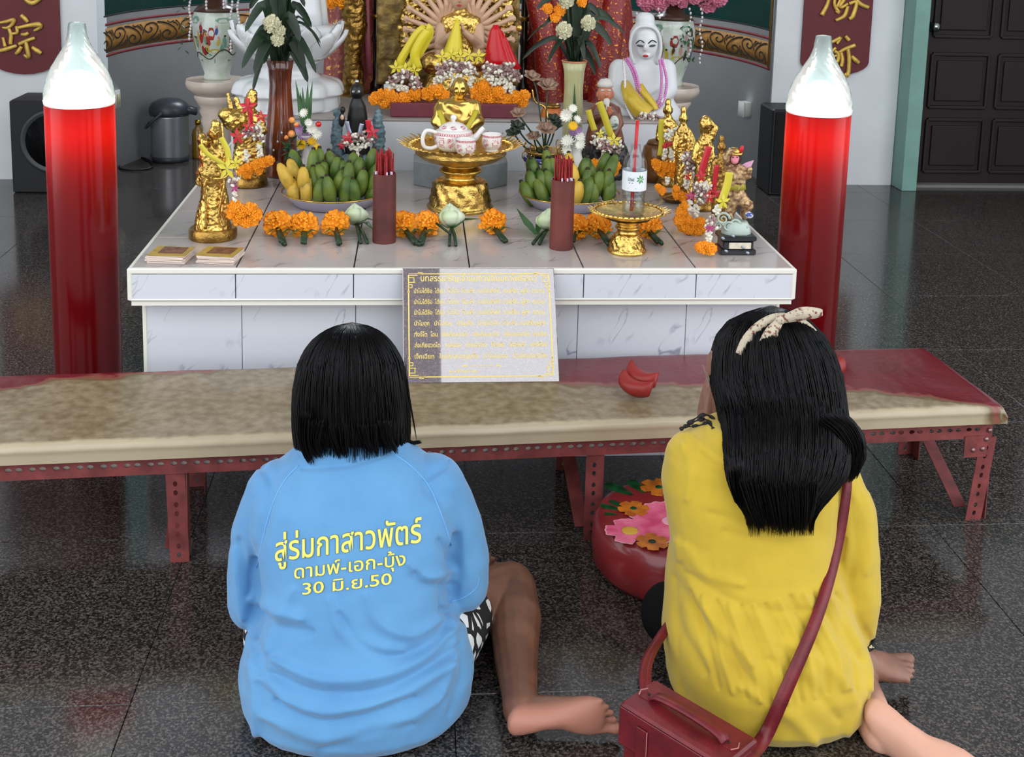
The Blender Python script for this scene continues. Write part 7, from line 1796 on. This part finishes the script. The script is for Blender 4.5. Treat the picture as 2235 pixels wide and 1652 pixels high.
hair(bp, [(706, 764, 772, -.80, .008), (712, 738, 800, -.80, .035), (722, 714, 822, -.80, .056), (738, 692, 842, -.80, .078), (762, 672, 860, -.80, .097), (795, 656, 876, -.805, .110), (848, 646, 884, -.812, .114), (902, 643, 889, -.82, .110), (943, 645, 890, -.832, .103), (976, 648, 889, -.845, .096)], HAIR, 1700, .0013, seed=3, open_=.15,
     tails=[([(665, 900), (662, 950), (668, 985), (680, 1012)], -.93, 40, 14), ([(690, 920), (685, 965), (695, 995)], -.94, 40, 18), ([(872, 880), (880, 940), (893, 965), (917, 964)], -.85, 26, 9), ([(840, 920), (845, 960), (862, 985)], -.93, 26, 16), ([(884, 780), (890, 850), (902, 920), (909, 960)], -.83, 2, 2), ([(740, 930), (745, 970), (752, 992)], -.945, 30, 24), ([(800, 930), (805, 965), (815, 985)], -.94, 30, 24)])

# ---------------------------------------------------------------- person in yellow
yp = thing('person', 'person in a yellow dress with a bow headband kneeling on the floor', 'person', (.53, -.95, 0))
b = B(); hc = Vector((.525, -.785, .60))
b.ell(hc, (.068, .084, .094), 20, 14); b.ell(hc+Vector((-.01, .09, -.01)), (.012, .018, .02), 10, 8); b.ell(hc+Vector((-.01, .045, -.075)), (.045, .05, .035), 12, 8)
for s in (-1, 1): b.ell(hc+Vector((s*.078, 0, -.005)), (.010, .018, .028), 8, 8); b.ell(hc+Vector((s*.03-.01, .084, .012)), (.014, .008, .008), 8, 6)
b.ell(hc+Vector((-.01, .084, -.05)), (.022, .01, .008), 8, 6)
b.tube([(.52, -.83, .55), (.515, -.865, .49), (.51, -.88, .43)], [.045, .05, .06], 16)
b.loft([ringpts((cx, cy, z), a_, d_, 28) for z, cx, cy, a_, d_ in ((.03, .53, -.95, .14, .14), (.10, .53, -.95, .155, .15), (.2, .525, -.93, .13, .11), (.32, .515, -.90, .13, .10), (.42, .51, -.885, .14, .09), (.46, .51, -.88, .10, .065))])
limb(b, [((.40, -.885, .43), .042), ((.405, -.82, .38), .036), ((.425, -.74, .34), .033), ((.47, -.64, .345), .026)]); hand(b, (.478, -.632, .345), (0, .15, 1), (1, 0, 0), .155, -1)
limb(b, [((.655, -.885, .42), .045), ((.700, -.92, .27), .036), ((.715, -.93, .14), .028), ((.66, -.72, .18), .027), ((.53, -.64, .33), .024)]); hand(b, (.50, -.632, .345), (0, .15, 1), (-1, 0, 0), .155, 1)
# feet, tucked to the right; near foot sole up
f1 = pz(1918, 1540, .075)
ankA = foot(b, f1+Vector((-.012, .012, .01)), (.60, -.74, -.16), (.72, .62, .1), (.02, .17, -.98), .225)
limb(b, [((.62, -.93, .06), .06), ((.70, -.96, .05), .045), (ankA, .034)])
f2 = pz(1775, 1505, .03)
ankB = foot(b, f2+Vector((.0, .02, 0)), (.93, .05, .02), (-.05, .93, .0), (0, 0, 1), .215)
limb(b, [((.60, -.78, .07), .055), ((.70, -.86, .06), .045), (ankB, .034)])
limb(b, [((.47, -.94, .10), .085), ((.415, -.86, .09), .07), ((.385, -.82, .075), .055)]); limb(b, [((.60, -.94, .10), .09), ((.56, -.70, .09), .07), ((.55, -.62, .07), .056)])
me = blob(b, .0032, 4); obj('body', me, skin('tan_skin', (140, 100, 84), (116, 80, 66), (216, 164, 142)), yp)
fdir = Vector((.60, -.74, -.16)).normalized()
set_sole(me, lambda c, n_: ((c-f1).dot(fdir)+.035)/.03 if ((c-f1)-fdir*(c-f1).dot(fdir)).length < .075 and (c-f1).dot(fdir) < .27 else 0)
YEL = cloth('yellow_jersey', (198, 168, 44), (184, 154, 38))
b = B()
b.loft([ringpts((cx, cy, z), a_, d_, 40, 2.3) for z, cx, cy, a_, d_ in ((.006, .545, -.965, .165, .165), (.035, .545, -.965, .186, .185), (.09, .54, -.96, .190, .188), (.15, .53, -.95, .182, .175), (.21, .522, -.935, .166, .150), (.27, .515, -.92, .158, .134), (.34, .51, -.905, .166, .128), (.40, .507, -.893, .172, .122), (.45, .505, -.888, .164, .108), (.485, .506, -.885, .135, .088), (.512, .508, -.88, .085, .066))])
limb(b, [((.650, -.885, .42), .066), ((.690, -.905, .33), .062), ((.704, -.925, .26), .056), ((.716, -.94, .18), .048), ((.722, -.95, .115), .034)], 20)
limb(b, [((.395, -.885, .445), .056), ((.400, -.83, .385), .050), ((.425, -.76, .345), .044)], 20)
b.loft([ringpts((cx, cy, z), a_, d_, 20, 2.2) for z, cx, cy, a_, d_ in ((.03, .372, -.965, .022, .07), (.12, .362, -.945, .022, .07), (.22, .370, -.92, .022, .06), (.31, .385, -.90, .024, .05))])
me = blob(b, .0038, 9)
gath = []
for k in range(13):
    u0 = 1510+k*27; v0 = 1290+34*math.sin(PI*min(1, k/9))+ (6 if k > 8 else 0)
    gath.append(([(u0, v0), (u0+16+k*2, v0+60), (u0+40+k*4, v0+140), (u0+60+k*3, v0+210)], 8, .0056 if k % 2 else -.0056))
apply_folds(me, gath+[
    ([(1480, 1180), (1500, 1270), (1560, 1350), (1640, 1450)], 14, 0.0074), ([(1488, 1230), (1510, 1320), (1590, 1430), (1690, 1540)], 13, -0.0063), ([(1470, 1260), (1480, 1360), (1540, 1470)], 14, -0.0074), ([(1500, 1250), (1560, 1290), (1620, 1320), (1700, 1335), (1790, 1330)], 11, -0.0042),
    ([(1495, 1190), (1540, 1250), (1620, 1275)], 14, 0.0053), ([(1550, 1120), (1640, 1145), (1700, 1160)], 12, -0.0032), ([(1580, 1160), (1660, 1180)], 11, -0.0032), ([(1855, 1090), (1870, 1180), (1855, 1260)], 14, -0.0042), ([(1840, 1180), (1825, 1260), (1850, 1380), (1880, 1440)], 12, -0.0084), ([(1890, 1080), (1905, 1160), (1890, 1250)], 14, 0.0042),
    ([(1700, 1400), (1790, 1440), (1850, 1500)], 14, 0.0053), ([(1680, 1440), (1770, 1500), (1830, 1570)], 15, -0.0053), ([(1620, 1500), (1720, 1560), (1780, 1620)], 16, 0.0063), ([(1490, 970), (1510, 1030), (1500, 1090)], 14, 0.0042), ([(1520, 960), (1560, 1000), (1600, 1010)], 13, 0.0042), ([(1530, 990), (1570, 1025), (1610, 1035)], 12, -0.0042), ([(1850, 1500), (1870, 1550), (1850, 1600)], 14, 0.0053)])
displace(me, lambda p, n_: .002*noise.noise(p*15)+.001*noise.noise(p*40))
dress = obj('dress', me, YEL, yp); bvD = bvh_of(me)
TRIMB = mat('black_embroidery', (20, 18, 18), .7)
cq = Vector((.7225, -.951, .092)); obj('cuff_trim', B().tube([cq+Vector((.029*math.cos(a), .029*math.sin(a), .006*math.cos(a))) for a in ringdirs(24)], [.005+.0015*(k % 2) for k in range(24)], 8, closed=True), mat('black_white_trim', (24, 22, 20), .7, col2=(190, 180, 150), vs=120, thr=(.6, .64)), dress)
for pts in ([(1484, 938), (1510, 922), (1540, 915), (1556, 935)], [(1492, 930), (1520, 930), (1548, 922)], [(1500, 925), (1535, 905), (1560, 915)]):
    obj('shoulder_embroidery', B().tube([onmesh(bvD, q.x, q.y, .0012, -.88) for q in catmull([(u, v, 0) for u, v in pts], 5)], [.003+.002*math.sin(i*1.7) for i in range((len(pts)-1)*5+1)], 6), TRIMB, dress)
b = B(); limb(b, [((.46, -.93, .095), .088), ((.415, -.86, .092), .078), ((.382, -.825, .082), .064)], 20)
limb(b, [((.382, -.825, .08), .062), ((.44, -.75, .06), .05)], 16)
obj('leggings', blob(b, .006, 3), mat('black_leggings', (8, 8, 9), .85, spec=.2), yp)
hh = hair(yp, [(670, 1676, 1690, -.785, .008), (680, 1640, 1722, -.785, .045), (700, 1598, 1756, -.785, .075), (732, 1572, 1786, -.788, .098), (775, 1560, 1810, -.795, .112), (832, 1558, 1828, -.81, .116), (885, 1574, 1834, -.835, .112), (935, 1580, 1844, -.905, .092), (990, 1584, 1852, -.965, .066), (1045, 1594, 1842, -.998, .046), (1090, 1608, 1806, -1.006, .042), (1125, 1632, 1772, -1.01, .040)], HAIR, 2200, .0014, seed=5, open_=.12,
     tails=[([(1815, 910), (1848, 940), (1868, 985), (1858, 1035)], -.985, 120, 30), ([(1825, 915), (1862, 950), (1874, 995), (1848, 1045)], -.975, 110, 24), ([(1600, 1020), (1606, 1070), (1622, 1105)], -1.02, 26, 12), ([(1640, 1050), (1652, 1100), (1668, 1150)], -1.045, 60, 28), ([(1690, 1060), (1698, 1110), (1705, 1158)], -1.048, 60, 34), ([(1735, 1060), (1740, 1105), (1742, 1160)], -1.048, 60, 30), ([(1765, 1050), (1764, 1090), (1756, 1140)], -1.043, 50, 24), ([(1790, 1040), (1790, 1080), (1782, 1105)], -1.03, 34, 18)])
# headband with bow
FLO = mat('floral_cream_cloth', (190, 178, 156), .75, col2=(120, 70, 60), vs=130, thr=(.54, .62))
hb = [(1612, 772), (1628, 742), (1655, 715), (1690, 697), (1725, 697), (1755, 708), (1778, 726)]
bvH = bvh_of(hh.data)
hb3 = [onmesh(bvH, q.x, q.y, .013, -.86) for q in catmull([(u, v, 0) for u, v in hb], 5)]
band_ = obj('headband', B().ribbon(hb3, [.012+.010*math.sin(PI*i/(len(hb3)-1)) for i in range(len(hb3))], [-DWN*.9+RGT*.1]*len(hb3), .004), FLO, yp)
c0 = onmesh(bvH, 1703, 698, .022, -.86)
def bow_leaf(tip, w_):
    tip = py(*tip, c0.y-.01); md_ = (c0+tip)/2+Vector((0, -.008, .008)); side = (tip-c0).cross(FWD).normalized()
    return B().ribbon(catmull([c0, c0.lerp(md_, .6), md_, md_.lerp(tip, .6), tip], 3), [.008+w_*math.sin(PI*min(1, .08+i/12*.86)) for i in range(13)], [side]*13, .003)
obj('bow_loop', bow_leaf((1795, 682), .017), FLO, band_); obj('bow_loop', bow_leaf((1655, 771), .018), FLO, band_)
obj('bow_knot', B().ell(c0, (.010, .008, .010), 12, 8), FLO, band_)
# shoulder bag
LTH = mat('red_leather', (112, 24, 32), .42, col2=(92, 16, 26), vs=30, bump=.08, bs=260); LTE = mat('pale_leather_edge', (176, 110, 106), .6)
zt_ = .145
A_, B_, C_ = pz(1430, 1482, zt_), pz(1652, 1612, zt_), pz(1374, 1524, zt_)
bx = (B_-A_).normalized(); by = Vector((0, 0, 1)).cross(bx); 
if by.dot(C_-A_) < 0: by = -by
Lb, Db = (B_-A_).length, .092
M3 = Matrix((bx, by, bx.cross(by))).transposed(); bgc = A_+bx*Lb/2+by*Db/2; bgc.z = 0
bag = thing('shoulder_bag', 'red leather box shoulder bag resting behind the person in yellow', 'bag', (bgc.x, bgc.y, .0))
obj('bag_body', B().cbox((bgc.x, bgc.y, .067), (Lb-.006, Db-.006, .128), .006, M3), LTH, bag, smooth=False)
lid_ = obj('lid', B().cbox((bgc.x, bgc.y, zt_-.008), (Lb+.004, Db+.004, .016), .004, M3).cbox(Vector((bgc.x, bgc.y, .105))+by*(Db/2+.002), (Lb+.002, .004, .07), .0015, M3), LTH, bag, smooth=False)
top = Vector((bgc.x, bgc.y, zt_+.001))
hdl = [top+bx*(-.075)+by*.0, top+bx*-.06+Vector((0, 0, .010)), top+Vector((0, 0, .014)), top+bx*.06+Vector((0, 0, .010)), top+bx*.075]
obj('top_handle', B().ribbon(catmull(hdl, 4), .020, [by]*17, .005), LTH, bag)
for s in (-1, 1):
    q = top+bx*(s*.083); tb_ = obj('handle_tab', B().prism([(-.012, -.011), (.012, -.011), (.018, 0), (.012, .011), (-.012, .011)], .003, q, M3), LTH, bag, smooth=False)
    obj('tab_edge', B().tube([q+bx*(.012*s)+by*.012+Vector((0, 0, .003)), q+bx*(.018*s)+Vector((0, 0, .003)), q+bx*(.012*s)-by*.012+Vector((0, 0, .003))], .0012, 5), LTE, tb_)
    obj('rivet', B().ell(q+Vector((0, 0, .004)), (.003, .003, .002), 8, 6), mat('dark_rivet', (50, 44, 40), .3, .8), tb_)
qf = Vector((bgc.x, bgc.y, .09))+by*(Db/2+.006)-bx*.055
obj('front_strap', B().cbox(qf, (.022, .003, .07), .001, M3), LTH, bag, smooth=False); obj('strap_edge', B().tube([qf+bx*.011+Vector((0, 0, .034)), qf+bx*.011+Vector((0, 0, -.034))], .001, 5), LTE, bag)
sp_ = [(1655, 1640), (1672, 1600), (1700, 1535), (1730, 1465), (1765, 1390), (1795, 1310), (1818, 1230), (1835, 1150), (1846, 1080), (1850, 1035)]
q = [onmesh(bvD, c.x, c.y, .010, -1.08) for c in catmull([(u, v, 0) for u, v in sp_], 4)]
q = [A_+bx*Lb*.98+by*Db*.5+Vector((0, 0, -.03))]+q
for it in range(14): q = [q[0]]+[(q[i-1]+q[i]*2+q[i+1])/4-Vector((0, .0003, 0)) for i in range(1, len(q)-1)]+[q[-1]]
q += [q[-1]+Vector((-.005, .05, .03)), q[-1]+Vector((-.02, .12, .0))]
obj('shoulder_strap', B().ribbon(q, [.027-.011*i/len(q) for i in range(len(q))], [RGT*.9+DWN*.35]*len(q), .003), LTH, bag)
e0 = A_+bx*.008+by*Db*.4+Vector((0, 0, -.02))
for dx in (0, .012):
    obj('front_strap_run', B().ribbon(catmull([e0+bx*dx, py(1404+dx*900, 1455, e0.y+.08), py(1438+dx*600, 1390, e0.y+.18), (.395, -.91, .17)], 5), .013, [RGT]*16, .003), LTH, bag)
# incense sticks held in front
for i, (a, c_) in enumerate((((1534, 796), (1572, 905)), ((1551, 798), (1580, 905)), ((1542, 812), (1576, 905)))):
    s = obj('incense_stick', B().tube([py(*a, -.66), py(*c_, -.655)], .0012, 5), mat('pale_incense', (150, 130, 110), .7))
    tag(s, ['thin incense stick held by the person in yellow, leftmost of the three', 'thin incense stick held by the person in yellow, rightmost of the three', 'thin incense stick held by the person in yellow, middle of the three'][i], 'incense', 'incense sticks held by the person in yellow')
# divination blocks on the bench
RBK = mat('red_wood_block', (140, 34, 30), .45, var=.12, vs=20)
def moon(c, rz, tilt, label, L_=.085):
    b = B(); rings = []
    for i in range(13):
        f = i/12; x = (f-.5)*L_; h = .030*math.sin(PI*min(1, .06+f*.88))**.6; y0 = .014*(2*f-1)**2
        rings.append([(x, y0+.020*math.cos(a), h*max(math.sin(a), -.15)) for a in ringdirs(14)])
    M_ = rotz(rz) @ rotx(tilt); b.loft(rings, c, M_)
    o = obj('moon_block', b, RBK); tag(o, label, 'moon block', 'red moon blocks'); return o
c = pz(1388, 862, .31); moon(c+Vector((-.006, -.01, .022)), -.95, 1.1, 'red crescent moon block lying nearer on the bench, left of the person in yellow', .10)
moon(c+Vector((.018, .028, .030)), -1.0, 1.25, 'red crescent moon block leaning behind another one on the bench', .098)
c = pz(1838, 812, .31); moon(c+Vector((-.012, 0, .012)), 1.2, .3, 'small orange-red block on the bench right of the person in yellow', .06)
